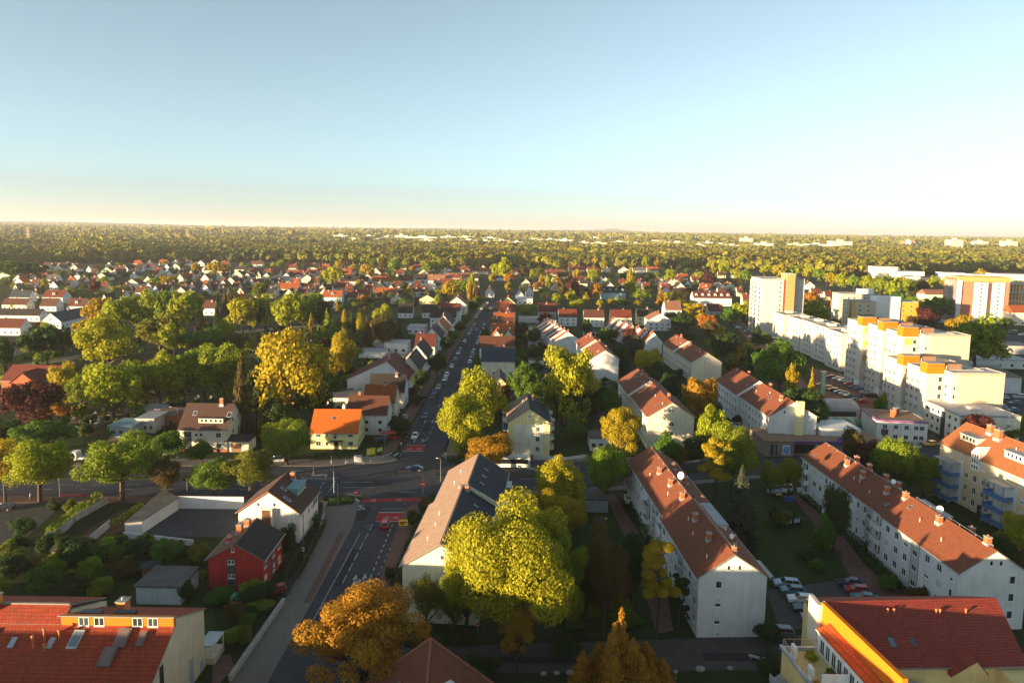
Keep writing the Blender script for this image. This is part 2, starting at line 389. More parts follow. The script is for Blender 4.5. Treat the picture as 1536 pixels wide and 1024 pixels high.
def door(B, f, u, w=1.1, h=2.2, mat=None, z=0.0):
 s = MB(); x = w / 2; s.box(-x, x, -.06, .05, z, z + h, 0); s.box(-x + .2, x - .2, -.075, -.05, z + 1.1, z + h - .25, 1)
 p = {'N': (u, B.y0, 0), 'F': (u, B.y1, 0), 'L': (B.x0, u, 0), 'R': (B.x1, u, 0)}[f]
 o = link('door', s.mesh('door', [mat or WOOD, GLASS]), B.root, p, ROT[f])
 k = MB(); k.tube((x - .14, -.06, z + 1.0), (x - .14, -.14, z + 1.0), .03, .03, 6).box(x - .26, x - .1, -.16, -.13, z + .98, z + 1.03)
 k.obj('handle', STEEL, o); return o
def strip(B, f, u, z0, z1, w, mat, name='pilaster', d=.03):
 s = MB(); s.box(-w / 2, w / 2, -d, .02, z0, z1)
 p = {'N': (u, B.y0, 0), 'F': (u, B.y1, 0), 'L': (B.x0, u, 0), 'R': (B.x1, u, 0)}[f]
 return link(name, s.mesh(name, [mat]), B.root, p, ROT[f])
def dish(B, x, y, z, parent=None, r=.6):
 b = MB(); b.tube((x, y, z - .6), (x, y, z + .5), .04, .04, 6)
 n = Vector((-.75, -.55, .35)).normalized(); a = n.orthogonal().normalized(); c = n.cross(a); o = Vector((x, y, z + .6)); N = 14
 rings = []
 for q, h in ((0, 0), (.5, .06), (1, .22)):
  rings.append([tuple(o + n * h * r + (a * math.cos(2 * math.pi * k / N) + c * math.sin(2 * math.pi * k / N)) * r * q) for k in range(N)])
 for i in range(2):
  for k in range(N):
   j = (k + 1) % N; b.poly([rings[i][k], rings[i][j], rings[i + 1][j], rings[i + 1][k]], 1)
 b.tube(o, o + n * .7 * r, .02, .02, 5)
 return B.part('satellite_dish', b, [STEEL, TRIM], parent or B.roof)
def shed_dormer(B, y, x_front, w, hh, wallm, roofm, n=2, left=True):
 """box dormer on the left (or right) slope, window side facing out at x_front"""
 (y0, y1, xl, xr, xc, he, hr) = next(s for s in B.secs if s[0] <= y <= s[1])
 z = B.zroof(x_front, y); sg = -1 if left else 1
 xb = xc - .3 * (-sg) if False else (x_front + xc) / 2 * .35 + xc * .65
 b = MB(); a, c = min(x_front, xb), max(x_front, xb)
 b.box(a, c, y - w / 2, y + w / 2, z - .5, z + hh, 0)
 b.box(a - .25, c + .25, y - w / 2 - .2, y + w / 2 + .2, z + hh, z + hh + .14, 1)
 o = B.part('dormer', b, [wallm, roofm], B.roof)
 return o, z
# ------------------------------------------------------------------ main buildings
def sroot(name, label, cat, nl, nr, fl, he, group=None):
 c, rz, W, L = frame_from(nl, nr, fl, he)
 B = Bld(name, label, cat, loc0(c), rz, group); B.face(-W / 2, W / 2, -L / 2, L / 2)
 B.W, B.L = W, L
 return B
def ridge_z(B, y, ypx):
 """height at which the ridge over local (0, y) shows at photo row ypx"""
 m = Matrix.Rotation(B.root.rotation_euler.z, 4, 'Z') @ Vector((0, y, 0)) + B.root.location
 lo, hi = 2.0, 40.0
 for i in range(40):
  z = (lo + hi) / 2
  if proj((m.x, m.y, z))[1] > ypx: lo = z
  else: hi = z
 return lo
def ebuild(name, label, cat, el, er, he, D, group=None):
 a = P(*er, he); b = P(*el, he); v = b - a; L = v.length; v.normalize(); xd = Vector((v.y, -v.x, 0))
 c = a + v * (L / 2) + xd * (D / 2)
 B = Bld(name, label, cat, loc0(c), math.atan2(-v.x, v.y), group); B.face(-D / 2, D / 2, -L / 2, L / 2); B.W, B.L = D, L
 return B
ROWG = 'long white apartment houses with red brown tiled roofs'
def apartment_front(B, f, y0, y1, zs, pitch, loggia=(), stair=(), seed=0):
 """windows along a long facade with stair bays and recessed loggias at the given stations"""
 r = random.Random(seed); y = y0
 while y < y1:
  if all(abs(y - s) > 1.9 for s in loggia) and all(abs(y - s) > 1.5 for s in stair):
   wd = r.choice([1.2, 1.2, .75, 1.5])
   for z in zs: B.win(f, y, z, wd, 1.3)
  y += pitch * r.uniform(.9, 1.12)
 for s in stair:
  strip(B, f, s, -.1, zs[-1] + 1.9, 1.9, GREYW, 'stair_bay', .05)
  for z in zs: B.win(f, s, z - .5, 1.3, 1.1, 'std', .055)
  for e in (-1.05, 1.05): strip(B, f, s + e, -.1, zs[-1] + 1.9, .16, METAL, 'downpipe', .14)
  door(B, f, s, 1.2, 2.1, DARKM)
 for s in loggia:
  for z in zs:
   balcony(B, f, s, z - .75, 3.0, 1.05, rnd.choice([TRIM, GREYW, TRIM]))
   B.win(f, s - .6, z - .65, .95, 2.05, 'std'); B.win(f, s + .75, z, 1.0, 1.3, 'std')
# --- middle long house, white gable towards the road
B = sroot('apartment_house', 'long white house, white gable at the lower lane, satellite dish on red brown roof', 'apartment house', (1048.5, 865), (1148.2, 861.2), (938.2, 688.7), 9.8, ROWG)
W, L = B.W, B.L; ys = -L / 2 + (P(985.5, 777, 9.8) - P(1048.5, 865, 9.8)).length
gable_vol(B, [(-L / 2, ys, -W / 2, W / 2, 0, 9.8, 13.3), (ys + .004, L / 2, -W / 2 + .9, W / 2 + .5, .7, 9.5, 12.7)], WHITE, BROWNT)
for x in (-.75, .95): B.win('N', x, 10.9, .55, .75, 'std')
B.win('N', -2.2, 8.0, .95, 1.15, 'std'); B.win('N', -2.2, 5.0, .95, 1.4, 'shut'); B.win('N', -2.2, 2.2, .95, 1.4, 'shut'); B.win('N', -2.0, .3, .6, .35, 'std')
apartment_front(B, 'L', -L / 2 + 1.6, ys - .8, (1.7, 4.5, 7.3), 2.7, (), (-L / 2 + 9.5,), 3)
B.x0 = -W / 2 + .9
apartment_front(B, 'L', ys + 4.4, L / 2 - 1.2, (1.5, 4.3, 7.1), 2.7, (ys + 2.2, ys + 13.5, L / 2 - 2.2), (ys + 9.5,), 4)
for y in (-L / 2 + .7, ): B.chimney(.35, y + .4, .8, .6, .5)
for y, x in ((-L / 2 + 7, -1.6), (-L / 2 + 14.6, -1.5), (ys + 3.5, -.7), (ys + 11, -.9), (ys + 18.5, -1.2), (-L / 2 + 7.5, 2.6), (ys + 3, 3), (ys + 13, 2.8), (ys + 21, 2.5)): B.chimney(x, y, 1.25, .7, .8)
for y, x in ((-L / 2 + 3, -3.2), (-L / 2 + 11, -3.0), (ys + 8, -2.2), (ys + 20, -2.8), (-L / 2 + 16, -2.3)): B.vent(x, y)
for y in (ys + 5, ys + 9, ys + 15): B.skylight(1.9, y, .7, 1.0)
b = MB(); z = B.zroof(0, 0)
for a, e, z in ((-L / 2 + 1, ys - 1, 13.3), (ys + 1, L / 2 - 1, 12.7)): b.tube((.25, a, z + .55), (.25, e, z + .55), .035, .035, 5); [b.tube((.25, y, z), (.25, y, z + .55), .03, .03, 5) for y in np.arange(a, e, 4.0)]
B.part('ridge_rail', b, [STEEL], B.roof)
dish(B, .9, ys + 10, 13.7, r=.75); dish(B, 1.6, -L / 2 + 5.5, 13.2, r=.4)
o, z = shed_dormer(B, ys - 3.5, W / 2 - 1.5, 9.5, 1.0, TRIM, TIN, left=False)
b = MB(); b.box(W / 2 - .2, W / 2 + 1.3, -L / 2 + .6, -L / 2 + 6, 9.35, 9.5); B.part('canopy', b, [TIN])
strip(B, 'N', -W / 2 + .12, 0, 9.7, .14, METAL, 'downpipe', .12) if False else None
# --- right long house
B = sroot('apartment_house', 'long white house right of the car park lawn, roof partly lit orange', 'apartment house', (1440.7, 858.1), (1535, 854.2), (1199.8, 682.9), 9.5, ROWG)
W, L = B.W, B.L; ys = -L / 2 + (P(1315.7, 772.7, 9.5) - P(1440.7, 858.1, 9.5)).length
gable_vol(B, [(-L / 2, ys, -W / 2, W / 2, 0, 9.5, 13.0), (ys + .004, L / 2, -W / 2 + .8, W / 2 + .6, .7, 9.2, 12.5)], WHITE, BROWNT)
for x in (-.55, 1.0): B.win('N', x, 10.6, .6, .85, 'std')
for z in (7.6, 4.7, 1.8): B.win('N', 3.1, z, .95, 1.3, 'std')
apartment_front(B, 'L', -L / 2 + 1.9, ys - .8, (1.7, 4.45, 7.15), 2.9, (), (-L / 2 + 11.5,), 5)
B.x0 = -W / 2 + .8
apartment_front(B, 'L', ys + 4.3, L / 2 - 1.2, (1.5, 4.25, 6.95), 2.7, (ys + 1.9, ys + 15.5, L / 2 - 1.9, ys + 21), (ys + 5.6, ys + 18.7), 6)
for y, x in ((-L / 2 + 2.2, .2), (-L / 2 + 12, -1.3), (ys + 1.5, -.2), (ys + 6, -1.2), (ys + 15, -1.2), (ys + 22, -1.0), (-L / 2 + 9, 2.4), (ys + 9, 2.8), (ys + 13, 2.6), (ys + 19, 2.4), (ys + 24, 2.2)): B.chimney(x, y, 1.3, .75, .9)
for y, x in ((-L / 2 + 8, -3.4), (-L / 2 + 15, -2.8), (ys + 9, -3), (ys + 14, -2.4), (ys + 16, -2.5)): B.vent(x, y)
B.skylight(-2.9, ys + 2.8, .8, .8); B.skylight(-2.9, L / 2 - 2.5, .8, .8); B.skylight(-1.7, ys - 2.5, .7, 1.0)
b = MB()
for a, e, z in ((-L / 2 + 1, ys - 1, 13.0), (ys + 1, L / 2 - 1, 12.5)): b.tube((.25, a, z + .55), (.25, e, z + .55), .035, .035, 5); [b.tube((.25, y, z), (.25, y, z + .55), .03, .03, 5) for y in np.arange(a, e, 4.0)]
B.part('ridge_rail', b, [STEEL], B.roof)
dish(B, 1.6, ys - 6, 12.6, r=.6); dish(B, 1.5, ys + 8.5, 12.4, r=.5)
shed_dormer(B, ys - 1.5, W / 2 - 1.2, 8, 1.0, TRIM, TIN, left=False)
# --- slate roofed house beside the crossing, sun and shade painted on its slopes
B = sroot('apartment_house', 'pale yellow house beside the crossing, slate roof painted sunlit pink and shaded dark', 'apartment house', (603.6, 848), (720, 846), (670.8, 706.9), 9.3)
W, L = B.W, B.L; ys = -L / 2 + (P(642, 755.5, 9.3) - P(603.6, 848, 9.3)).length
gable_vol(B, [(-L / 2, ys, -W / 2, W / 2, 0, 9.3, 13.0), (ys + .004, L / 2, -W / 2 + .8, W / 2 + 1.0, .95, 9.6, 13.5)], PALEY, SLATE_LIT)
RS = tiles('shaded_slope', (.018, .030, .048), .4, .3, k=.25)  # the same slate with blue shade put into its colour
for (y0, y1, xl, xr, xc, he, hr) in B.secs:          # the slope away from the sun has its shade painted into the colour
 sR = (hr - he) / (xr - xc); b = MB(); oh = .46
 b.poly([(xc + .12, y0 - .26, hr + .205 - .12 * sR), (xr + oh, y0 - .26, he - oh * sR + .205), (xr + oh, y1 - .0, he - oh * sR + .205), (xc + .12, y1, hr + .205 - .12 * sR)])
 B.part('shaded_slope', b, [RS], B.roof)
b = MB(); b.prism([(.95, 12.9), (W / 2 + 1.3, 9.1), (W / 2 + 1.3, 9.75), (.95, 13.62)], ys - .22, ys + .0); B.part('party_wall', b, [PALEY])
B.win('N', .3, 10.6, .65, .75, 'std'); B.win('N', -.9, 5.2, .9, 1.2, 'shut'); B.win('N', -.9, 2.4, .9, 1.2, 'std')
for z in (7.3, 4.5, 1.7):
 for y in np.arange(-L / 2 + 2.2, L / 2 - 1.5, 3.1): B.win('L', y, z, 1.2, 1.3)
B.chimney(.9, ys - .9, .9, .7, .9); B.chimney(-.6, ys + .2, .5, .5, .5)
for y, x in ((-L / 2 + 5, -3), (-L / 2 + 10, -2.6), (-L / 2 + 15, -2.8), (ys + 5, -2.4), (ys + 11, -2), (-L / 2 + 8, 2.6), (-L / 2 + 14, 3)): B.vent(x, y)
for y in (ys + 4, ys + 8, ys + 12): B.skylight(3.2, y, .6, .9)
B.skylight(3.1, ys - 5, .6, .9)
B.x1 = W / 2 + 1.0
for y in (ys + 3.2, ys + 12.5):
 for z in (1.1, 3.9, 6.7): balcony(B, 'R', y, z, 3.4, 1.3, BLUEB if y > ys + 9 else METAL, None, .95, z > 6)
# --- yellow gable house
B = sroot('apartment_house', 'apartment house with a bright yellow edged gable facing the crossing and stacked balconies', 'apartment house', (762.5, 633.2), (825, 633.2), (761.5, 607.9), 9.8)
W, L = B.W, B.L
gable_vol(B, [(-L / 2, L / 2, -W / 2, W / 2, 0, 9.8, 13.5)], YELLOW, SLATE_LIT)
b = MB(); sR = (13.5 - 9.8) / (W / 2); b.poly([(.12, -L / 2 - .26, 13.705 - .12 * sR), (W / 2 + .46, -L / 2 - .26, 10.005 - .46 * sR), (W / 2 + .46, L / 2, 10.005 - .46 * sR), (.12, L / 2, 13.705 - .12 * sR)]); B.part('shaded_slope', b, [RS], B.roof)  # right slope overlaid with the slate in painted shade
b = MB(); b.box(-W / 2 + 1.5, W / 2 - 1.6, -L / 2 - .03, -L / 2 + .05, .0, 9.2); B.part('cream_panel', b, [PALEY])
B.win('N', 0, 11.2, .5, .6, 'std')
for z in (7.3, 4.5, 1.7): B.win('N', 2.4, z, 1.1, 1.3, 'std', .03)
for z in (1.3, 4.1, 6.9):
 for y in (-4.5, 3.5): balcony(B, 'L', y, z, 3.2, 1.4, BLUEB if z > 6 else (REDW if z < 6 and y < 0 and z > 3 else TRIM), None, .95, z > 6)
 for y in (-4.5, 3.5): balcony(B, 'R', y, z, 3.2, 1.4, TRIM, None, .95, z > 6)
for y in (-7, -2, 0.5, 7):
 for z in (1.8, 4.6, 7.4): B.win('L', y, z, 1.1, 1.3)
B.chimney(1.5, 5, 1.2); B.skylight(-2.2, -1.5, .7, 1.0); B.skylight(-2.6, -3, .7, 1.0); B.vent(-1.5, 2)
# --- small house beyond the lime trees, sun and shade painted on its roof
B = sroot('apartment_house', 'small slate roofed house, painted sun and shade, above the lime trees beside the main street', 'apartment house', (732, 583), (766, 583), (733, 569), 8.0)
W, L = B.W, B.L
gable_vol(B, [(-L / 2, L / 2, -W / 2, W / 2, 0, 8.0, 12.2)], YELLOW, SLATE_LIT)
b = MB(); sR = 4.2 / (W / 2); b.poly([(.12, -L / 2 - .26, 12.405 - .12 * sR), (W / 2 + .46, -L / 2 - .26, 8.205 - .46 * sR), (W / 2 + .46, L / 2, 8.205 - .46 * sR), (.12, L / 2, 12.405 - .12 * sR)]); B.part('shaded_slope', b, [RS], B.roof)  # painted shade laid over the slope turned from the sun
B.skylight(2, -1); B.skylight(2.4, 3); B.skylight(-2, 1)
B.win('N', 0, 9.5, .8, .9); B.grid('N', (-2, 2), (2, 5), 1.2, 1.3)
# --- the middle group of long houses
def longhouse(label, nl, nr, fl, he, hr, split, wall, seed, pil=None, left_dark=False, attic=True, roofm=None, column=None):
 B = sroot('apartment_house', label, 'apartment house', nl, nr, fl, he, ROWG)
 W, L = B.W, B.L; ys = -L / 2 + L * split
 gable_vol(B, [(-L / 2, ys, -W / 2, W / 2, 0, he, hr), (ys + .004, L / 2, -W / 2 - .9, W / 2 - .9, -.9, he + .3, hr + .5)], wall, roofm or tiles('estate_tiles', (.22, .065, .03), dirt=(.12, .06, .035), k=.6))
 b = MB(); b.prism([(-W / 2 - 1.4, he - .3), (-.9, hr + .3), (W / 2 - .5, he - .3), (W / 2 - .5, he + .2), (-.9, hr + .85), (-W / 2 - 1.4, he + .2)], ys - .3, ys + .0); B.part('party_wall', b, [TRIM])
 if attic:
  for x in (-.55, .55): B.win('N', x, he + 1.4, .55, .6, 'std')
 zs = [z for z in (1.6, 4.3, 7.0) if z < he - 1.5]
 for y in np.arange(-L / 2 + 1.8, ys - 1, 2.9):
  for z in zs: B.win('L', y, z, random.Random(seed + int(y * 7)).choice([1.2, .8, 1.2]), 1.3, 'std')
 B.x0 = -W / 2 - .9
 for y in np.arange(ys + 1.8, L / 2 - 1, 2.9):
  for z in zs: B.win('L', y, z, random.Random(seed + int(y * 5)).choice([1.2, .8, 1.2]), 1.3, 'std')
 r = random.Random(seed)
 for k in range(3): B.chimney(r.uniform(.6, 1.6) * r.choice([-1, 1]), -L / 2 + L * (k + .4) / 3 + r.uniform(-2, 2), 1.3, .7, .9)
 for k in range(4): B.vent(-r.uniform(1.5, 4), r.uniform(-L / 2 + 2, L / 2 - 2))
 for k in range(3): B.skylight(-r.uniform(2, 4), r.uniform(-L / 2 + 3, L / 2 - 3), .8, 1.1)
 B.x0 = -W / 2
 return B
B = longhouse('cream gabled apartment house behind the yellow tree in the middle of the estate', (972, 624.3), (1040, 623.8), (931.5, 572), 9.7, 13.8, .55, CREAM, 21)
for z in (6.9, 4.1): B.win('N', .2, z, 1.3, 1.2, 'std')
B = longhouse('white apartment house with a yellow chimney strip up its lit gable, beside the supermarket', (1154.3, 623.8), (1223.8, 623.8), (1078.5, 570.8), 9.6, 13.8, .52, WHITE, 22, attic=False)
b = MB(); b.box(.6, 2.7, -B.L / 2 - 1.0, -B.L / 2 + .05, -.1, 14.2); B.part('chimney_shaft', b, [YELLOW]); B.win('N', -2.6, 10.4, .7, .9, 'std')
B = longhouse('white apartment house with a pale windowless gable beside the big round tree', (885.5, 538), (928, 538), (867.3, 512.5), 9.4, 13.2, .5, WHITE, 23)
b = MB(); sl = (13.7 - 9.7) / (B.W / 2)
B = longhouse('cream and white apartment house with two small gable windows, farthest back of the estate rows', (1037.8, 543), (1081, 542.5), (997.5, 515.5), 8.6, 12.6, .55, CREAM, 24)
# garages under the pale gable
B = ebuild('garage_row', 'low flat roofed garage row with dark doors in front of the pale windowless gable', 'garages', (892, 577), (938, 577), 2.8, 6)
b = MB(); b.box(B.x0, B.x1, B.y0, B.y1, 0, 2.6); B.part('wall', b, [WHITE]); b = MB(); b.box(B.x0 - .2, B.x1 + .2, B.y0 - .2, B.y1 + .2, 2.6, 2.85); B.part('roof', b, [BITU])
for k in range(4): strip(B, 'L', B.y0 + B.L * (k + .5) / 4, .05, 2.2, B.L / 4 - .6, DARKM, 'garage_door')
# --- right edge house with blue balconies (its near end lies outside the picture)
a = P(1410.7, 663.3, 12.5); e = P(1536, 716, 12.5); v = (a - e).normalized(); L = 62.0; xd = Vector((v.y, -v.x, 0)); W = 13.0
c = a - v * (L / 2) + xd * (W / 2)
B = Bld('apartment_house', 'beige four storey apartment house with an orange roof, white dormers and blue balcony towers', 'apartment house', loc0(c), math.atan2(-v.x, v.y)); B.face(-W / 2, W / 2, -L / 2, L / 2)
ORT = tiles('orange_brown_tiles', (.30, .105, .04), k=.4)
gable_vol(B, [(-L / 2, L / 2, -W / 2, W / 2, 0, 12.5, 17.2)], OCHRE if False else plaster('sand_plaster', (.66, .50, .30)), ORT)
bx = []
for k, y in enumerate((L / 2 - 4.2, L / 2 - 19.5, L / 2 - 35)):
 b = MB(); x0 = -W / 2
 for px_, py_ in ((-2.3, -2.6), (-2.3, 2.6), (-2.3, 0)): b.box(x0 + px_ - .09, x0 + px_ + .09, y + py_ - .09, y + py_ + .09, 0, 9.6)
 tw = B.part('balcony_tower', b, [STEEL])
 for z in (.6, 3.5, 6.4):
  b = MB(); b.box(x0 - 2.35, x0 - .01, y - 2.7, y + 2.7, z - .16, z); b.box(x0 - 2.4, x0 - 2.34, y - 2.7, y + 2.7, z + .05, z + 1.0, 1); b.box(x0 - 2.4, x0 - .01, y - 2.76, y - 2.7, z + .05, z + 1.0, 1); b.box(x0 - 2.4, x0 - .01, y + 2.7, y + 2.76, z + .05, z + 1.0, 1)
  b.obj('balcony', [CONC, BLUEB], tw)
  B.win('L', y - 1, z + .1, 1.6, 2.1, 'std'); B.win('L', y + 1.4, z + .8, 1.1, 1.3, 'std')
 b = MB(); b.box(x0 - 2.6, x0 - .01, y - 2.9, y + 2.9, 9.6, 9.72); b.obj('canopy', [TIN], tw)
 b = MB(); b.box(x0 - .02, x0 + .06, y - 3.6, y + 3.4, 0, 9.7); B.part('white_bay', b, [WHITE])
for k, y in enumerate((L / 2 - 11.5, L / 2 - 27)):
 b = MB(); b.box(-W / 2 - .35, -W / 2 + 1.5, y - 1.2, y + 1.2, 9.6, 13.6); b.prism([(y - 1.2, 13.6), (y + 1.2, 13.6), (y, 15.0)], -W / 2 - .35, -W / 2 + 3.8, axis='X'); bay = B.part('stair_gable', b, [TRIM])
 for z in (9.9, 11.2, 12.5):
  for u in (-.7, 0, .7): B.win('L', y + u, z, .55, .9, 'std', .36)
 for z in (1.2, 4.0, 6.8): B.win('L', y, z, 1.1, 1.5, 'std')
 door(B, 'L', y - 2.0, 1.2, 2.2, DARKM)
for k, y in enumerate((L / 2 - 6, L / 2 - 19, L / 2 - 25.5 + 1, L / 2 - 38)):
 o, z = shed_dormer(B, y, -W / 2 + 2.3, 5.2 if k < 2 else 3.4, 1.5, CREAM, TIN)
 for u in (-1.6, -.6, .5, 1.5) if k < 2 else (-.9, .1, 1.0):
  a_, b_ = win_mesh(.75, .95, 'std'); w_ = link('window', a_, o, (-W / 2 + 2.3, y + u, z + .35), ROT['L']); link('pane', b_, w_)
for y in np.arange(-L / 2 + 2, L / 2 - 1, 3.3):
 if min(abs(y - k) for k in (L / 2 - 11.5, L / 2 - 27)) > 1.4: B.win('L', y, 10.2, .95, 1.5, 'curt')
for y in (L / 2 - 14, L / 2 - 15.3, L / 2 - 9, L / 2 - 24.5, L / 2 - 29.5, L / 2 - 31.5):
 for z in (1.3, 4.1, 6.9): B.win('L', y, z, 1.0, 1.25, 'shut' if y < L / 2 - 20 else 'std')
B.chimney(-.6, L / 2 - 8, 2.0, 1.0, 1.3); B.chimney(-1.2, L / 2 - 11, 2.2, 1.0, 1.6); B.chimney(.8, L / 2 - 25, 1.3, .8, .8); B.vent(-2, L / 2 - 17); B.vent(-2, L / 2 - 22); B.skylight(.5, L / 2 - 13)
strip(B, 'L', L / 2 - 33, .0, 12.2, .14, DARKM, 'downpipe', .12)
# --- white house with teal dormer and barn like door, left of the crossing
def fr_fl(nl, nr, fr, z):
 q = P(*nl, z) + (P(*fr, z) - P(*nr, z)); return proj((q.x, q.y, z))
he = hgt(449.7, 811, 767)
B = sroot('gabled_house', 'white gabled house left of the crossing with teal dormer and brown louvred gable window', 'house', (357.4, 767), (450.7, 767), fr_fl((357.4, 767), (450.7, 767), (478.4, 734), he), he)
W, L = B.W, B.L; hr = ridge_z(B, -L / 2, 737.6)
gable_vol(B, [(-L / 2, L / 2, -W / 2, W / 2, 0, he, hr)], plaster('warm_white_plaster', (.74, .70, .64)), tiles('dark_brown_tiles', (.075, .035, .03)), plain('orange_verge', (.35, .13, .05)))
b = MB(); b.box(-1.35, .55, -L / 2 - .06, -L / 2 + .05, he - 2.6, he + .75)
for k in range(9): b.box(-1.25 + k * .2, -1.17 + k * .2, -L / 2 - .1, -L / 2 - .06, he - 2.5, he + .65)
B.part('louvred_window', b, [WOOD]); b = MB(); b.box(-1.7, .95, -L / 2 - .9, -L / 2 + .02, he + .85, he + 1.0); b.box(.75, .98, -L / 2 - .9, -L / 2 + .02, he - 4.4, he + .85); B.part('wind_shield', b, [TRIM])
for x in (-2.0, 1.2): B.win('N', x, he + 1.2, .6, .8, 'std')
for y in (-L / 2 + 2.2, -L / 2 + 8, -L / 2 + 9.4, -L / 2 + 10.8, L / 2 - 6.0, L / 2 - 2.5):
 for z in (1.0, 3.9): B.win('R', y, z, 1.3, 1.4)
o, z = shed_dormer(B, 1.5, W / 2 - 1.9, 5.0, 1.5, plain('teal_sheet', (.13, .30, .30), .6), plain('teal_sheet', (.13, .30, .30)), left=False)
for u in (-1.6, 0, 1.6):
 a_, b_ = win_mesh(1.0, 1.0, 'std'); w_ = link('window', a_, o, (W / 2 - 1.9, 1.5 + u, z + .3), ROT['R']); link('pane', b_, w_)
B.chimney(1.6, 3.6, 1.5, .9, .9); B.skylight(3.2, -4.5, 1.1, 1.6); B.skylight(1.6, -2.0, .9, 1.3); B.skylight(1.4, 8, .9, 1.3)
# --- red house
he = hgt(393.3, 883.8, 837.7)
B = sroot('gabled_house', 'bright red house with a dark grey stripe down its gable and a black roof slope', 'house', (312.3, 837.7), (394.7, 837.7), fr_fl((312.3, 837.7), (394.7, 837.7), (424, 798.7), he), he)
W, L = B.W, B.L; hr = ridge_z(B, -L / 2, 816)
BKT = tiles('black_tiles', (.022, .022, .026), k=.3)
gable_vol(B, [(-L / 2, L / 2, -W / 2, W / 2, 0, he, hr)], REDW, tiles('brown_tiles_worn', (.20, .085, .045)))
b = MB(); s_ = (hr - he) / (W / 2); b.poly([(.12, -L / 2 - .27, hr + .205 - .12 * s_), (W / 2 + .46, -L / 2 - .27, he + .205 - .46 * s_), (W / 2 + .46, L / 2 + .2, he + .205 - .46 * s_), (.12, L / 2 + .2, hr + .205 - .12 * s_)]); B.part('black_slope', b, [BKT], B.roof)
b = MB(); b.box(-1.35, -.05, -L / 2 - .03, -L / 2 + .04, 0, he + .1); B.part('grey_stripe', b, [plain('dark_grey_panel', (.07, .07, .08), .7)])
for z in (he - .9, he - 3.4):
 for x in (-1.05, -.45): B.win('N', x, z, .5, .75, 'std', .03)
B.win('N', -.4, he + 1.3, .5, .75, 'std')
for y in (-L / 2 + 1.2, 0, L / 2 - 2):
 for z in (.9, he - 2.0): B.win('R', y, z, 1.2, 1.3)
b = MB(); b.box(W / 2 - .02, W / 2 + .04, -1.6, -.1, 0, he - .2); B.part('grey_stripe', b, [plain('dark_grey_panel', (.07, .07, .08), .7)])
B.chimney(-1.4, 0.6, 1.6, .9, 1.0); B.chimney(-2.2, -2.2, 1.0, .7, .7, REDP); B.chimney(-.9, 3.0, 1.2, .9, .9)
# --- yellow house with the orange roof at the crossing
he = hgt(536.7, 673, 648.6); D = (P(548.4, 631.5, he) - P(536, 648.6, he)).length
B = ebuild('gabled_house', 'yellow two storey house with a bright orange roof at the corner of the crossing', 'house', (465.6, 648.4), (536, 648.6), he, D)
W, L = B.W, B.L; hr = ridge_z(B, 0, 614.5)
gable_vol(B, [(-L / 2, L / 2, -W / 2, W / 2, 0, he, hr)], plaster('lemon_plaster', (.80, .76, .36)), tiles('bright_orange_tiles', (.62, .13, .012), k=.12))
for u in (-L / 2 + 1.9, L / 2 - 2.2):
 for z in (.9, 3.4): B.win('L', u, z, 1.35, 1.3, 'std')
for z in (.9, 3.4): B.win('L', 2.0, z, .9, 1.2, 'std')
B.win('L', -.3, 2.9, .9, 1.5, 'std'); B.win('L', -.3, he - .9, .9, .6, 'std'); door(B, 'L', -.6, 1.2, 2.1, DARKM)
b = MB(); b.box(-W / 2 - 1.3, -W / 2 - .01, -2.6, 1.0, 2.35, 2.47); b.box(-W / 2 - 1.25, -W / 2 - 1.1, -2.5, -2.4, 0, 2.35); B.part('porch', b, [DARKM])
for x in (-2.6, 0, 2.4):
 for z in (.9, 3.5): B.win('N', x, z, 1.0, 1.3, 'std')
B.win('N', 0, he + 1.2, .8, 1.0, 'std'); B.chimney(.6, -L / 2 + 5, 1.6, .8, .8, TRIM); B.skylight(-2.4, .8, .7, 1.0)
# --- cream house with long dormer
he = hgt(341, 677.7, 643.8)
B = ebuild('gabled_house', 'cream house with dark brown roof and a row of five dormer windows', 'house', (268, 642.5), (339.8, 643.8), he, 11.5)
W, L = B.W, B.L; hr = ridge_z(B, 0, 605.8)
gable_vol(B, [(-L / 2, L / 2, -W / 2, W / 2, 0, he, hr)], CREAM, tiles('dark_brown_tiles', (.075, .035, .03)))
b = MB(); xf = -W / 2 + 1.2; z0 = B.zroof(xf, 0); b.box(xf, xf + 3, -5.2, 1.6, z0 - .5, z0 + 1.3, 0); b.box(xf - .2, xf + 3.2, -5.4, 1.8, z0 + 1.3, z0 + 1.42, 1); o = B.part('dormer', b, [CREAM, DARKM], B.roof)
for u in (-4.5, -3.2, -1.9, -.5, .7):
 a_, b_ = win_mesh(.8, .9, 'std'); w_ = link('window', a_, o, (xf, u, z0 + .2), ROT['L']); link('pane', b_, w_)
for u in (-L / 2 + 2.3, L / 2 - 2.6):
 for z in (1.0, 4.0): B.win('L', u, z, 1.4, 1.4, 'std')
for u in (0.5, 1.8): B.win('L', u, 4.3, .8, .9, 'std')
b = MB(); b.box(-W / 2 - .05, -W / 2 + .05, 3.2, 5.2, .2, 5.6); B.part('stair_glazing', b, [GLASS])
B.win('L', -L / 2 + 5.5, 1.2, 1.0, 1.2, 'std')
for x in (-1.5, 2.2): B.win('N', x, 4.2, .9, 1.2, 'std'); B.win('N', x, 7.6, .9, 1.2, 'std')
B.chimney(-.3, -3.2, 1.8, .7, 1.0); B.skylight(-2.6, -6.2, 1.3, 1.6); B.skylight(-2.4, L / 2 - 3.2, 1.2, 1.5)
b = MB(); b.box(-W / 2 - .04, -W / 2 + .02, -L / 2, L / 2, -.1, .9); B.part('plinth', b, [plain('brown_plinth', (.25, .08, .05))])
g = P(352, 676)
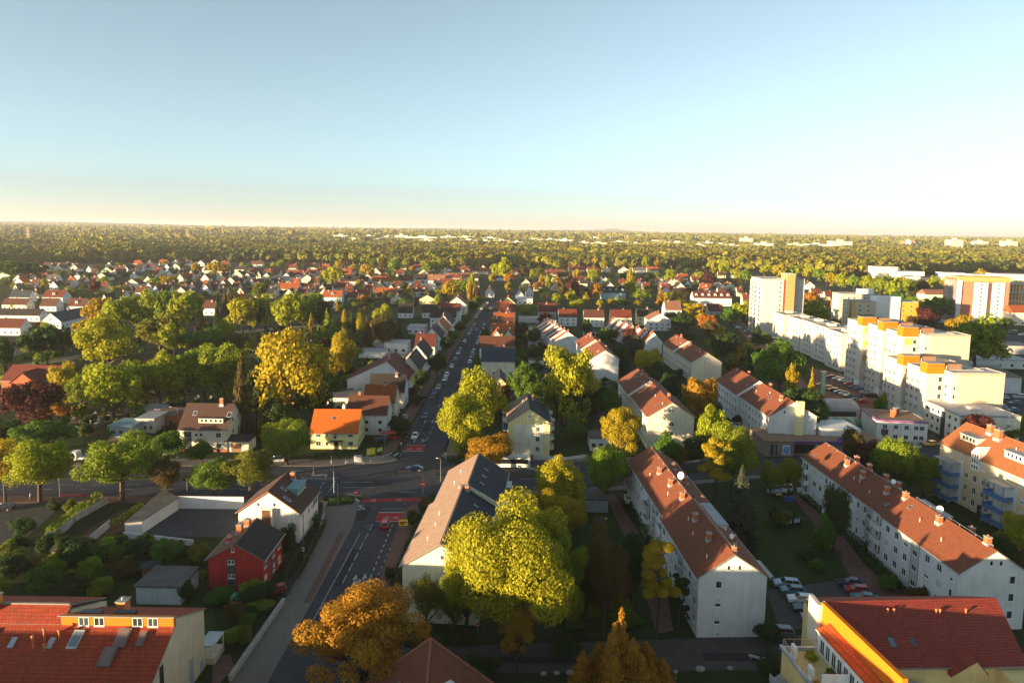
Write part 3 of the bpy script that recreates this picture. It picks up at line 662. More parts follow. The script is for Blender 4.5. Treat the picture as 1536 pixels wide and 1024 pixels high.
B = Bld('garage', 'small cream garage with a brown door and dark roof beside the cream house', 'garage', (g.x + 1, g.y + 2, 0), 1.57); B.face(-2.8, 2.8, -3.2, 3.2)
b = MB(); b.box(-2.8, 2.8, -3.2, 3.2, 0, 3.0); B.part('wall', b, [CREAM]); b = MB(); b.prism([(-3.1, 3.0), (3.1, 3.0), (3.1, 3.2), (0, 4.2), (-3.1, 3.2)], -3.5, 3.5); B.part('roof', b, [DARKM]); strip(B, 'L', .2, .05, 2.3, 2.8, WOOD, 'garage_door')
# --- bottom left house (only its roof and end wall come into the picture)
X0 = -39.24
B = Bld('terraced_house', 'red roofed house at the lower left with dormer strip painted sunlit orange and beige end wall', 'house', (X0 * 1.09, 85.5 * 1.09, 62 - 62 * 1.09), 0); B.root.scale = (1.09, 1.09, 1.09)
def zs_(y): return 15.0 + (y + 7.95) * .60       # main slope
XL = -58.0
b = MB(); prof = [(0, 4.9), (0, 12.8), (-7.6, 16.35), (-7.8, 16.35), (-7.8, 15.1), (-22, 15.1 - 14.2 * .6), (-22, 4.9)]
b.prism(prof, -13.2, 0, axis='X'); b.prism([(1.2, 4.9), (1.2, 13.2), (-5.8, 15.9), (-22, 15.1 - 14.2 * .6), (-22, 4.9)], XL - 14, -13.21, axis='X'); B.part('wall', b, [BEIGE])
def rslab(b, y0, z0, y1, z1, xa, xb, t=.16):
 b.prism([(y0, z0 + .01), (y1, z1 + .01), (y1, z1 + t), (y0, z0 + t)], xa, xb, 1, [1, 1, 0, 1], axis='X')
b = MB(); rslab(b, -22.5, 15.1 - 14.7 * .6, -7.86, 15.1 - .06 * .6, XL - 14, .15, .2); rslab(b, -7.85, 15.1, -5.7, 15.1 + 2.16 * .6, XL - 14, -13.25, .2); R1 = B.part('roof', b, [REDT, FASC])
b = MB(); rslab(b, -8.2, 16.42, .35, 12.75, -13.4, .25); R2 = B.part('top_roof', b, [REDT, FASC])
b = MB(); b.box(-13.1, 0.01, -7.9, -7.3, 14.9, 16.34); DO = B.part('dormer', b, [ORANGEW if False else plaster('sunlit_plaster', (.66, .17, .012), .06)])  # the orange of low sunlight is put into the dormer wall colour
for x in (-10.5, -8.7, -4.2, -2.4):
 a_, b_ = win_mesh(1.2, 1.05, 'std'); w_ = link('window', a_, DO, (x, -7.9, 15.22)); link('pane', b_, w_)
b = MB(); rslab(b, -5.69, 16.39, 1.6, 13.3, XL - 14, -13.45, .2); b.box(XL - 14, -13.45, -5.85, -5.55, 16.55, 16.72, 1); B.part('rear_roof', b, [REDT, FASC, BRICKW])
b = MB(); b.prism([(1.3, 13.2), (-5, 16.1), (-5, 16.0)], XL - 12, XL + 7, axis='X'); 
def slopebox(name, x, y, w, d, mats, h=.16, parent=None):
 """flat unit on the main slope of this roof"""
 b = MB(); z = 15.1 + (y + 7.86) * .6 + .2; dz = d / 2 * .6 / 1.166; dy = d / 2 / 1.166; n = Vector((0, -.6, 1)).normalized() * h
 c = [(x - w / 2, y - dy, z - dz), (x + w / 2, y - dy, z - dz), (x + w / 2, y + dy, z + dz), (x - w / 2, y + dy, z + dz)]
 top = [tuple(Vector(q) + n) for q in c]; b.poly(top, 0)
 for k in range(4): b.poly([c[k], c[(k + 1) % 4], top[(k + 1) % 4], top[k]], 0)
 m = [sum(q[k] for q in top) / 4 for k in range(3)]
 b.poly([tuple(m[k] + (q[k] - m[k]) * .8 + n[k] * .12 for k in range(3)) for q in top], 1)
 return b.obj(name, mats, parent or R1)
SKYG = glassy('roof_window_glass', (.20, .24, .28), .15)
for x, y, w_, d in ((-26.6, -9.4, 1.2, 2.2), (-20.6, -9.4, 1.2, 2.2), (-10.6, -9.4, 1.2, 2.2), (-17.6, -9.8, .6, 1.2), (-13.2, -9.8, .6, 1.2)): slopebox('skylight', x, y, w_, d, [METAL, SKYG])
for x, y, w_, d in ((-5.3, -9.2, 1.4, 2.2), (-6.0, -11.1, 1.5, 2.2), (-3.0, -9.3, .8, 1.7)): slopebox('roller_blind', x, y, w_, d, [plain('blind_brown', (.17, .12, .11)), plain('blind_brown', (.17, .12, .11))], .28)
for x, y, hh in ((-15.0, -10.2, 1.5), (-14.2, -9.4, 1.4), (-13.6, -10.4, .7), (-12.6, -9.2, 1.0)):
 b = MB(); z = 15.1 + (y + 7.86) * .6; b.tube((x, y, z), (x, y, z + hh), .13, .13, 8).tube((x, y, z + hh), (x, y, z + hh + .15), .2, .17, 8); b.obj('vent_pipe', [plain('terracotta', (.5, .16, .06))], R1)
for x, y, z in ((-22.3, -6.0, 16.2), (-8.4, -3.4, 14.4)):
 b = MB(); b.box(x - .55, x + .55, y - .6, y + .6, z - 1.2, z + 1.5); b.box(x - .65, x + .65, y - .7, y + .7, z + 1.5, z + 1.62, 1); b.tube((x, y, z + 1.62), (x, y, z + 1.95), .2, .17, 8, 1); b.obj('chimney', [plain('chimney_apricot', (.6, .19, .05), var=.1), CONC], R2)
for x0, x1 in ((-12, -9.6), (-8, -5.5)):
 b = MB(); b.box(x0, x1, -6.2, -5.4, 15.5, 15.85); b.obj('solar_panel', [GLASS], R2)
for x, sg in ((-27.5, 0), (-9.6, 1)):
 b = MB(); y = -16.4; z = 15.1 + (y + 7.86) * .6; b.box(x - 3.6, x + 3.6, y, y + 3.6, z - 1.8, z + 1.6, 0); b.box(x - 3.8, x + 3.8, y - .2, y + 3.8, z + 1.6, z + 1.75, 1); o = b.obj('dormer', [CREAM, TRIM], R1)
 a_, b_ = win_mesh(1.6, 1.3, 'std'); w_ = link('window', a_, o, (x + .6, y, z - .3)); link('pane', b_, w_)
b = MB(); b.box(.0, .03, -11.5, -10.6, 8.5, 12.4); B.part('stair_glazing', b, [GLASS]); b = MB(); b.box(.0, .04, -4.5, -3.4, 5.2, 8.6); B.part('stair_glazing', b, [plain('glass_block', (.30, .38, .44), .3)])
b = MB(); b.box(.0, .04, -1.6, -.7, 5.2, 6.6); B.part('stair_glazing', b, [plain('glass_block', (.30, .38, .44), .3)])
# sun porch behind it
b = MB()
for x in (-.9, .9):
 for y in (.4, 3.4): b.box(x - .06, x + .06, y - .06, y + .06, 5.1, 7.6)
for y in (.4, 3.4): b.box(-1.0, 1.0, y - .07, y + .07, 7.5, 7.65)
b.box(-1.05, 1.05, .2, 3.6, 7.65, 7.75, 2); b.box(-1.05, 1.0, .3, 3.5, 5.0, 6.0, 1); B.part('sun_porch', b, [TRIM, BEIGE, METAL])
# --- bottom right house
B = Bld('terraced_house', 'cream house at the lower right with large dark red roof and roof terrace', 'house', (41.5, 87, 0), 0)
CRM = plaster('honey_plaster', (.72, .55, .24))
b = MB(); b.slab([(.2, 0), (23.8, 1.8), (22.5, -6.9), (.9, -8.0)], -.3, 10.6); B.part('wall', b, [CRM])
b = MB()
def q4(b, pts, t, mt, ms):
 n = Vector((0, 0, t)); top = [tuple(Vector(p) + n) for p in pts]; b.poly(top, mt); b.poly(list(reversed(pts)), ms)
 for k in range(len(pts)): b.poly([pts[k], pts[(k + 1) % len(pts)], top[(k + 1) % len(pts)], top[k]], ms)
q4(b, [(.3, .3, 14.0), (23.8, 1.9, 14.0), (21.6, -7.6, 10.4), (.9, -8.5, 10.4)], .22, 0, 1); R1 = B.part('roof', b, [tiles('deep_red_flat_tiles', (.26, .038, .024), .36, .26, 'X', k=.2), FASC])
b = MB(); q4(b, [(.3, .35, 14.0), (23.8, 1.95, 14.0), (24, 9, 10.4), (.3, 8, 10.4)], .2, 0, 1); b.slab([(.4, 0.4), (23.7, 2), (23.7, 8), (.4, 7)], -.3, 10.5, 2); B.part('rear_roof', b, [REDT, FASC, CRM])
b = MB(); b.slab([(-.35, .1), (.25, .1), (1.35, -17), (.75, -17)], 8, 13.2)
i = len(b.v); b.v += [(-.35, .1, 13.2), (.25, .1, 13.2), (1.35, -17, 13.2), (.75, -17, 13.2), (-.35, .1, 14.25), (.25, .1, 14.25), (1.35, -17, 15.1), (.75, -17, 15.1)]
b.f += [(i + 4, i + 7, i + 6, i + 5), (i, i + 3, i + 7, i + 4), (i + 1, i + 5, i + 6, i + 2), (i, i + 4, i + 5, i + 1), (i + 3, i + 2, i + 6, i + 7)]; b.m += [0] * 5
B.part('fire_wall', b, [plaster('sunlit_wall', (.68, .165, .006), .05)])  # cream wall, its orange sunlight painted into the colour
b = MB(); b.box(-.9, -.3, -.2, 2.6, 8, 13.9); B.part('stair_head', b, [CREAM])
b = MB(); q4(b, [(-2.2, -2.7, 12.0), (-.3, -2.4, 12.6), (.85, -17, 12.4), (-1.1, -17, 12.0)], .14, 0, 1); B.part('lean_to_roof', b, [tiles('orange_flat_tiles', (.48, .10, .02), .3, .3, k=.5), TRIM])
b = MB(); b.slab([(-2.0, -2.8), (-.3, -2.5), (.7, -17), (-1.0, -17)], 9, 11.99); B.part('penthouse_wall', b, [TRIM])
for k in range(9):
 y = -4.2 - k * 1.35; a_, b_ = win_mesh(1.0, 1.9, 'std'); w_ = link('window', a_, B.root, (-1.93 + (-y - 2.8) * .0704 - .06, y, 9.6), -math.pi / 2 + .07); link('pane', b_, w_)
b = MB(); b.slab([(-6.3, -2.6), (-1.9, -2.6), (-.9, -17), (-5.3, -17)], -.3, 9.3); b.slab([(-6.5, -2.3), (-6.15, -2.3), (-5.15, -17), (-5.5, -17)], 9.3, 9.75, 1); b.slab([(-6.1, -2.9), (-1.9, -2.9), (-1.9, -2.6), (-6.1, -2.6)], 9.3, 9.75, 1); B.part('terrace_wing', b, [CRM, METAL])
b = MB()
for k in range(12):
 y = -2.8 - k * 1.25; x = -6.25 + (-y - 2.6) * .0694; b.tube((x, y, 9.7), (x, y, 10.7), .03, .03, 5)
 if k: b.tube((x, y, 10.7), (x - .087, y + 1.25, 10.7), .035, .035, 5); b.tube((x, y, 10.3), (x - .087, y + 1.25, 10.3), .02, .02, 5)
for k in range(4): b.tube((-6.2 + k * 1.3, -2.75, 9.7), (-6.2 + k * 1.3, -2.75, 10.8), .03, .03, 5)
b.tube((-6.25, -2.75, 10.75), (-2.2, -2.75, 10.75), .035, .035, 5); B.part('railing', b, [plain('brass_rail', (.45, .33, .18), .5)])
for k, y in enumerate((-4.6, -8.8)):
 b = MB(); x = -6.1 + (-y - 2.6) * .0694; b.box(x, x + .35, y - .9, y + .1, 9.6, 11.3); b.prism([(y - .9, 9.6), (y + 1.0, 9.6), (y + .1, 11.0), (y - .9, 11.3)], x + .36, x + .42, axis='X'); B.part('wind_screen', b, [TRIM])
b = MB(); b.slab([(-4.9, -11), (-1.8, -11), (-1.8, -10.8), (-4.9, -10.8)], 9.3, 11.4); B.part('wind_screen', b, [TRIM])
for z in (3.0, 6.0):
 b = MB(); b.slab([(-8.3, -4.2), (-6.3, -2.6), (-5.9, -8), (-7.6, -8.2)], z - .2, z); b.slab([(-8.35, -4.2), (-8.25, -4.2), (-7.55, -8.2), (-7.65, -8.2)], z, z + 1.0, 1); b.tube((-8.1, -4.4, 0), (-8.1, -4.4, z), .1, .1, 6); B.part('balcony', b, [CONC, METAL])
for y in (-10.5, -13.6): 
 a_, b_ = win_mesh(1.1, 1.5, 'std'); w_ = link('window', a_, B.root, (-6.33 + (-y - 2.6) * .0694, y, 5.8), -math.pi / 2 + .07); link('pane', b_, w_)
def sky2(x, y):
 z = 14.0 + (y - .3 - x * .068) * .425 + .25; b = MB(); n = Vector((0, -.39, .92))
 c = [(x - .45, y - .75, z - .32), (x + .45, y - .75, z - .32), (x + .45, y + .75, z + .32), (x - .45, y + .75, z + .32)]
 top = [tuple(Vector(q) + n * .14) for q in c]; b.poly(top, 0); [b.poly([c[k], c[(k + 1) % 4], top[(k + 1) % 4], top[k]], 0) for k in range(4)]
 m = [sum(q[k] for q in top) / 4 for k in range(3)]; b.poly([tuple(m[k] + (q[k] - m[k]) * .78 + n[k] * .02 for k in range(3)) for q in top], 1)
 b.obj('skylight', [DARKM, SKYG], R1)
for x in (6.3, 9.0, 12.8): sky2(x, -5.0)
for x, y in ((7.8, -1.0), (8.6, -1.0), (14.2, -.8), (14.7, -.8), (18.2, -.6)):
 b = MB(); z = 14 + (y - .3 - x * .068) * .425; b.tube((x, y, z), (x, y, z + .7), .12, .1, 8).ball((x, y, z + .75), .17, 8, 5); b.obj('vent_pipe', [plain('terracotta', (.5, .16, .06))], R1)
b = MB(); b.prism([(11.6, 10.1), (15.5, 10.6), (14.3, 12.0)], -8.9, -5.2); B.part('gable', b, [CRM], R1)
b = MB(); q4(b, [(11.3, -9.05, 10.02), (14.3, -9.05, 12.04), (14.3, -4.9, 12.04), (11.3, -8.3, 10.02)], .1, 0, 0); q4(b, [(14.301, -9.05, 12.04), (15.8, -9.05, 10.3), (15.8, -8.0, 10.3), (14.301, -4.9, 12.04)], .1, 0, 0); b.obj('gable_roof', [tiles('deep_red_flat_tiles', (.26, .038, .024))], R1)
b = MB(); b.slab([(2.0, -8.1), (17.5, -7.3), (17.5, -11), (2.0, -11.5)], 6.5, 7.2); b.tube((6.5, -9.5, 7.2), (6.5, -9.5, 9.0), 1.6, 1.6, 14, 1); B.part('recessed_terrace', b, [CONC, GREYW])
b = MB(); b.slab([(18.0, -6.9), (27, -6.3), (27, -14), (18.0, -14.6)], -.3, 10.2); B.part('front_wing', b, [CRM])
a_, b_ = win_mesh(.9, 1.1, 'std'); w_ = link('window', a_, B.root, (20.5, -14.42, 7.8), .067); link('pane', b_, w_)
# --- pyramid roofed house at the bottom edge
g = P(645, 1118); B = Bld('pyramid_roof_house', 'house with a steep brown red pyramid roof at the bottom edge', 'house', (g.x - .2, g.y + 2.5, 0), math.pi / 4); hz = 9.0
lo, hi = 5.0, 20.0
for i in range(40):
 m_ = (lo + hi) / 2
 if proj((B.root.location.x, B.root.location.y, m_))[1] > 957: lo = m_
 else: hi = m_
ap = lo; w_ = 6.8; ez = ap - 7.2
B.face(-w_, w_, -w_, w_)
b = MB(); b.box(-w_ + .5, w_ - .5, -w_ + .5, w_ - .5, -.3, ez - .05); B.part('wall', b, [CREAM])
PYT = tiles('pyramid_tiles_front', (.18, .055, .032), .34, .3, 'X', k=.6); PYS = tiles('pyramid_tiles_side', (.18, .055, .032), .34, .3, 'Y', k=.6)
b = MB(); c4 = [(-w_, -w_, ez), (w_, -w_, ez), (w_, w_, ez), (-w_, w_, ez)]
for k in range(4): b.poly([c4[k], c4[(k + 1) % 4], (0, 0, ap)], k % 2)
b.poly(list(reversed(c4)), 2)
for k in range(4): b.tube(Vector(c4[k]) + Vector((0, 0, .03)), (0, 0, ap + .03), .13, .13, 6, 2)
b.tube((0, 0, ap), (0, 0, ap + .6), .06, .03, 6, 2); R1 = B.part('roof', b, [PYT, PYS, plain('ridge_tile', (.26, .09, .05))])
b = MB(); y = -4.3; z = ap - 7.2 * 4.3 / w_; b.box(-1.2, .1, y - .5, y + 1.0, z - .4, z + .75); b.box(-1.0, -.1, y - .54, y - .5, z - .1, z + .6, 1); b.box(-1.3, .2, y - .6, y + 1.1, z + .75, z + .83); b.obj('dormer', [TRIM, GLASS], R1)
b = MB(); x = -4.4; z = ap - 7.2 * 4.4 / w_; n_ = Vector((-.727, 0, .687)) * .1; q4_ = [Vector((x - .4, y, z - .42)) + n_ for y in (.2, 1.1)] + [Vector((x + .4, y, z + .42)) + n_ for y in (1.1, .2)]; b.poly(q4_); b.poly([v + n_ * .5 for v in q4_], 1); b.obj('skylight', [TRIM, SKYG], R1)
# ------------------------------------------------------------------ tower blocks
def far_win(B, f, u, z, w=1.3, h=1.2, off=0.0): return B.win(f, u, z, w, h, 'far', off)
def flat_block(B, x0, x1, y0, y1, z1, wall, roof=PALER, z0=-.3, name='wall', par=.25):
 b = MB(); b.box(x0, x1, y0, y1, z0, z1); o = B.part(name, b, [wall])
 b = MB(); b.box(x0 + .2, x1 - .2, y0 + .2, y1 - .2, z1 - .1, z1 + .04, 0)
 for q in ((x0 - .1, x1 + .1, y0 - .1, y0 + .2), (x0 - .1, x1 + .1, y1 - .2, y1 + .1), (x0 - .1, x0 + .2, y0 + .2, y1 - .2), (x1 - .2, x1 + .1, y0 + .2, y1 - .2)): b.box(q[0], q[1], q[2], q[3], z1 - .35, z1 + par, 1)
 r = B.part('roof', b, [roof, CONC]); return o, r
# white tower
g = P(1138.7, 503.5); B = Bld('tower_block', 'tall white tower block with an orange lift shaft, a red window stripe and balcony columns', 'tower block', (g.x, g.y, 0), -.02); H = 35.0
B.face(0, 27, 0, 20)
TW = plaster('tower_white', (.54, .53, .49)); flat_block(B, 0, 13.6, 0, 20, H, TW, CONC); flat_block(B, 19.4, 27, 3.0, 20, H, TW, CONC)
b = MB(); b.box(13.3, 14.58, -.12, 3, 0, H - .6); B.part('red_stripe', b, [plain('red_panel', (.45, .03, .025), .6)])
flat_block(B, 14.6, 19.6, -1.2, 9, H + 3.2, plaster('apricot_block', (.56, .27, .10), .06)); b = MB(); b.box(19.0, 21.5, 2, 8, H, H + 2.4); B.part('lift_head', b, [TRIM])
for k in range(12):
 z = 1.8 + k * 2.75
 far_win(B, 'N', 11.5, z, 1.1, 1.2); far_win(B, 'N', 16.0, z, .9, 1.2, 1.2) if False else B.win('N', 15.6, z, .8, 1.2, 'far', 1.2)
 B.win('N', 14.2, z, 1.1, 1.5, 'far', -1.0); B.win('N', 20.4, z, 1.2, 1.3, 'far', -3.0)
 for y in (3.0, 10.5, 16.5):
  s = MB(); s.box(-1.2, -.01, y - 1.7, y + 1.7, z - 1.0, z - .85, 0); s.box(-1.25, -1.2, y - 1.7, y + 1.7, z - 1.0, z + .1, 1); s.box(-1.2, -.01, y + 1.65, y + 1.7, z - 1, z + 1.7, 1)
  s.obj('balcony', [CONC, CREAM if y > 4 else TRIM], B.root); B.win('L', y, z - .7, 1.8, 2.0, 'far')
b = MB(); b.box(0, .05, 0, .1, 0, 1)
g = P(1166, 514); b = MB(); b.box(-3.5, 3.5, -2.5, 2.5, 0, 2.9); b.box(-3.7, 3.7, -2.7, 2.7, 2.9, 3.1, 1)
for k in range(4): b.box(-3.2 + k * 1.7, -1.9 + k * 1.7, -2.56, -2.5, .1, 2.3, 2)
tag(b.obj('entrance_pavilion', [DARKM, CONC, TRIM], None, (g.x, g.y, 0)), 'small dark entrance pavilion with white doors at the foot of the white tower', 'pavilion')
# long staggered white block
tops = [(1175.8, 470.7), (1200, 478), (1220.7, 484), (1240, 491), (1262.9, 500)]
HL = 17.6; pts = [P(x, y, HL) for x, y in tops]
B = Bld('apartment_block', 'long cream white apartment block of five stepped bays running back to the white tower', 'apartment block', (0, 0, 0), 0)
for i, p in enumerate(pts):
 dep = 14.0; wd = 9.5 if i == 4 else 9.0
 flat_block(B, p.x + .01 * i, p.x + wd + 4, p.y, p.y + dep + 1.5 + .02 * i, HL - .15 * (4 - i), plaster('ivory_plaster', (.55, .50, .43), .08), CONC)
 B.face(p.x, p.x + wd, p.y, p.y + dep)
 for k in range(6):
  z = 1.3 + k * 2.8
  B.win('N', p.x + wd - 1.3, z, 1.1, 1.2, 'far')
  for y in (3, 6.2, 10): B.win('L', p.y + y, z, 1.2, 1.2, 'far')
 b = MB(); b.box(p.x + wd - 2.1, p.x + wd - .5, p.y - .05, p.y + .02, .5, HL - 1.2); B.part('sand_stripe', b, [plaster('sand_plaster', (.66, .50, .30))])
 b = MB(); b.box(p.x + 4, p.x + 7, p.y + 5, p.y + 9, HL, HL + 1.1); B.part('lift_head', b, [CREAM])
# big stepped block with orange heads
def stepped(label, spec, H, seed, bands):
 B = Bld('apartment_block', label, 'apartment block', (0, 0, 0), 0)
 ivory = plaster('ivory_plaster', (.55, .50, .43), .08); yb = plaster('banana_plaster', (.68, .42, .10), .05)
 for i, (tx, ty, wd, dep, orange) in enumerate(spec):
  p = P(tx, ty, H + (2.3 if orange else 0)); z1 = H - (.02 * i)
  flat_block(B, p.x + (.3 if orange else 0), p.x + wd, p.y + (.3 if orange else 0), p.y + dep, z1, ivory, PALER)
  B.face(p.x, p.x + wd, p.y, p.y + dep)
  n = int((H - 2) / 2.8)
  if orange:
   b = MB(); b.box(p.x, p.x + 5.4, p.y, p.y + 3.8, 3.2, H - 1.2); B.part('stair_tower', b, [ivory])
   b = MB(); b.box(p.x - .12, p.x + 5.5, p.y - .12, p.y + 4.0, H - 1.2, H + 2.2); b.box(p.x - .16, p.x + 5.55, p.y - .16, p.y + 4.05, H + 2.2, H + 2.3, 1); B.part('orange_head', b, [ORANGEW, CONC])
   b = MB(); b.box(p.x + 5.56, p.x + 11.5, p.y + .6, p.y + 4.5, H - .05, H + 2.0); B.part('lift_head', b, [BROWNW])
   b = MB(); b.tube((p.x + 6.4, p.y + .55, H + .3), (p.x + 6.4, p.y + .5, H + 1.4), .3, .3, 8); B.part('vent', b, [TRIM])
   b = MB(); b.box(p.x - .04, p.x + 5.44, p.y - .04, p.y + 3.8, .0, 3.2); B.part('base', b, [TRIM])
   for k in range(n):
    z = 3.5 + k * 2.8
    if z < H - 2.8:
     B.win('N', p.x + 4.4, z, 1.3, 1.7, 'far', .02)
   if bands:
    for z0, m in ((6.0, PINKL), (11.5, plaster('dusty_pink', (.48, .28, .19), .06)), (17.3, yb), (22.8, yb)):
     b = MB(); b.box(p.x + .9, p.x + 3.6, p.y - .06, p.y + .02, z0, z0 + 2.4); B.part('colour_band', b, [m])
   for k in range(n):
    for y in (5.2, 8.2, 11): B.win('L', p.y + y, 1.8 + k * 2.8, .9, 1.2, 'far')
  else:
   b = MB(); b.box(p.x + 2.3, p.x + wd + .03, p.y - .05, p.y + .03, 0, H - .5); B.part('gable_panel', b, [plaster('cream_gable', (.56, .48, .35), .05)])
   b = MB(); b.box(p.x + 2.2, p.x + wd + .05, p.y - .1, p.y + .03, H - .6, H - .35); B.part('cornice', b, [OCHRE])
   for k in range(n):
    B.win('N', p.x + .8, 1.8 + k * 2.8, .8, 1.2, 'far'); B.win('L', p.y + 3, 1.8 + k * 2.8, 1.1, 1.2, 'far')
    B.win('L', p.y + 6, 1.8 + k * 2.8, 1.1, 1.2, 'far')
 return B
stepped('tall cream apartment block with three orange stair heads, behind the lower orange headed block', [(1294.5, 475.5, 20, 13, True), (1326, 482.5, 19, 12, True), (1355.5, 490.5, 19, 12, True), (1387, 502, 16.5, 9, False)], 27.0, 1, True)
stepped('lower cream apartment block with two orange stair heads and a blank cream end wall', [(1356, 533, 19, 13, True), (1392, 544.5, 18.5, 12, True), (1429.5, 559.3, 16.8, 9, False)], 18.6, 2, False)
# white flat roofed block
c = P(1440.6, 623.4, 8.6); d_ = P(1388, 601, 8.6); v = (d_ - c); L = v.length; v.normalize(); W = 18.0; xd = Vector((v.y, -v.x, 0)); m = c + v * L / 2 + xd * W / 2
B = Bld('apartment_block', 'three storey white flat roofed block in front of the orange headed blocks', 'apartment block', loc0(m), math.atan2(-v.x, v.y)); B.face(-W / 2, W / 2, -L / 2, L / 2)
flat_block(B, B.x0, B.x1, B.y0, B.y1, 8.6, plaster('cream_flat', (.78, .72, .58)), PALER)
for u in np.arange(-L / 2 + 2, L / 2 - 1, 3.0):
 for z in (.9, 3.6, 6.3): B.win('L', u, z, 1.2, 1.25, 'far')
for u in (-L / 2 + L * .45,): strip(B, 'L', u, 0, 7.8, 2.2, GLASS, 'stair_glazing', .06)
b = MB(); b.box(-1.5, 1.5, -2, 1, 8.6, 9.5); B.part('roof_hatch', b, [PINKL])
# small white house with purple trim
c = P(1315.7, 629.5, 6.3); d_ = P(1293, 612.8, 6.3); v = d_ - c; L = v.length; v.normalize(); W = (P(1382, 628.5, 6.3) - c).length; xd = Vector((v.y, -v.x, 0)); m = c + v * L / 2 + xd * W / 2
B = Bld('office_building', 'two storey white flat roofed building with purple edging and orange chimneys', 'office building', loc0(m), math.atan2(-v.x, v.y)); B.face(-W / 2, W / 2, -L / 2, L / 2)
flat_block(B, B.x0, B.x1, B.y0, B.y1, 6.3, plaster('warm_white_plaster', (.74, .70, .64)), plain('brown_gravel_roof', (.23, .15, .10), .95, var=.3), par=.15)
PUR = plain('purple_trim', (.30, .05, .30), .5)
b = MB(); b.box(B.x0 - .25, B.x1 + .25, B.y0 - .25, B.y0 - .12, 6.0, 6.4); b.box(B.x0 - .25, B.x0 - .12, B.y0 - .12, B.y1, 6.0, 6.4); B.part('edging', b, [PUR])
for z in (.7, 3.7):
 for u in (-W / 2 + 2.4, -W / 2 + 5.5, -W / 2 + 8.5, W / 2 - 3.2, W / 2 - 1.6): B.win('N', u, z, 1.3, 1.3, 'std')
strip(B, 'N', -W / 2 + 2.4, 1.9, 3.6, 2.0, plain('dark_spandrel', (.10, .05, .04)), 'spandrel', .05)
b = MB()
for x, y in ((-1.2, -2), (.6, 1.0), (1.4, 1.6)):
 b = MB(); b.box(x - .5, x + .5, y - .5, y + .5, 6.2, 8.4); b.box(x - .6, x + .6, y - .6, y + .6, 8.4, 8.52, 1); B.part('chimney', b, [CHIM, CONC])
# supermarket
c = P(1147, 684); v = Vector((math.sin(-.02), math.cos(-.02), 0)); B = Bld('supermarket', 'low brown grey supermarket with a purple fascia stripe and shop windows beside the cross street', 'shop', (c.x, c.y, 0), .02)
B.face(0, 34, 0, 14)
SHW = plain('shop_brown', (.24, .19, .16), .8); 
b = MB(); b.box(0, 8, 0, 13, -.1, 4.2); b.box(8.0, 34, 1.5, 13, -.1, 3.9); B.part('wall', b, [SHW])
b = MB(); b.box(-.3, 8.2, -.3, 13.2, 4.2, 4.5); b.box(8.21, 34.3, .4, 13.21, 3.9, 4.25); B.part('roof', b, [plain('brown_gravel_roof', (.23, .15, .10), .95, var=.3)])
b = MB(); b.box(8.3, 34.3, .3, .4, 3.8, 4.35); B.part('fascia', b, [plain('violet_fascia', (.12, .04, .28), .5)])
b = MB(); b.box(20.5, 23.0, .18, .3, 3.4, 5.4); b.box(20.9, 22.6, .12, .18, 3.9, 4.9, 1); B.part('sign_board', b, [plain('blue_sign', (.05, .05, .35), .5), plain('purple_sign', (.25, .15, .5), .5)])
b = MB(); b.box(9.0, 14.5, 1.4, 1.5, .5, 3.0); B.part('shop_window', b, [GLASS]); b = MB(); b.box(15.3, 18, 1.4, 1.5, .2, 3.0); B.part('shop_window', b, [TRIM])
b = MB(); b.box(5.0, 7.0, -.08, 0, .5, 3.2); b.box(5.2, 6.8, -.1, -.08, .7, 2.9, 1); B.part('poster', b, [TRIM, plain('poster_blue', (.15, .30, .55), .6, var=.6, scale=1.2)])
b = MB(); b.box(18.5, 30.0, 6, 16, 4.2, 6.4, 0, 1); B.part('white_annex', b, [WHITE, plain('white_roof', (.78, .78, .77), .8)])
b = MB(); b.box(1.6, 2.4, -.1, 0, .2, 3.4); b.box(3.0, 3.4, -.1, 0, .2, 3.4); B.part('ivy_frame', b, [DARKM])
# arched halls
def arch_hall(label, px, py, w_px, dep, rise, wall_h, mats, stripes=0):
 g = P(px, py); k = pxm(px, py); W = w_px / k
 B = Bld('arched_hall', label, 'hall', (g.x, g.y, 0), 0); N = 14
 for s_ in range(max(1, stripes)):
  b = MB(); x0 = W * s_ / max(1, stripes); x1 = W * (s_ + 1) / max(1, stripes)
  prof = [(dep * (1 - math.cos(math.pi * i / N)) / 2, wall_h + rise * math.sin(math.pi * i / N)) for i in range(N + 1)]
  b.prism([(0, 0)] + prof + [(dep, 0)], x0, x1, axis='X'); B.part('roof_segment' if stripes else 'hall_shell', b, [mats[s_ % len(mats)]], smooth=False)
 b = MB(); b.box(W * .1, W * .9, -.06, .02, .2, wall_h * .8); B.part('front_panel', b, [DARKM])
arch_hall('grey barrel roofed hall beside the car park', 1235, 625.5, 54, 11, 2.4, 2.6, [TIN])
arch_hall('small barrel roofed shed with green and grey stripes', 1247, 642.5, 45, 7, 2.3, .6, [TIN, plain('green_sheet', (.06, .22, .13), .5)], 6)
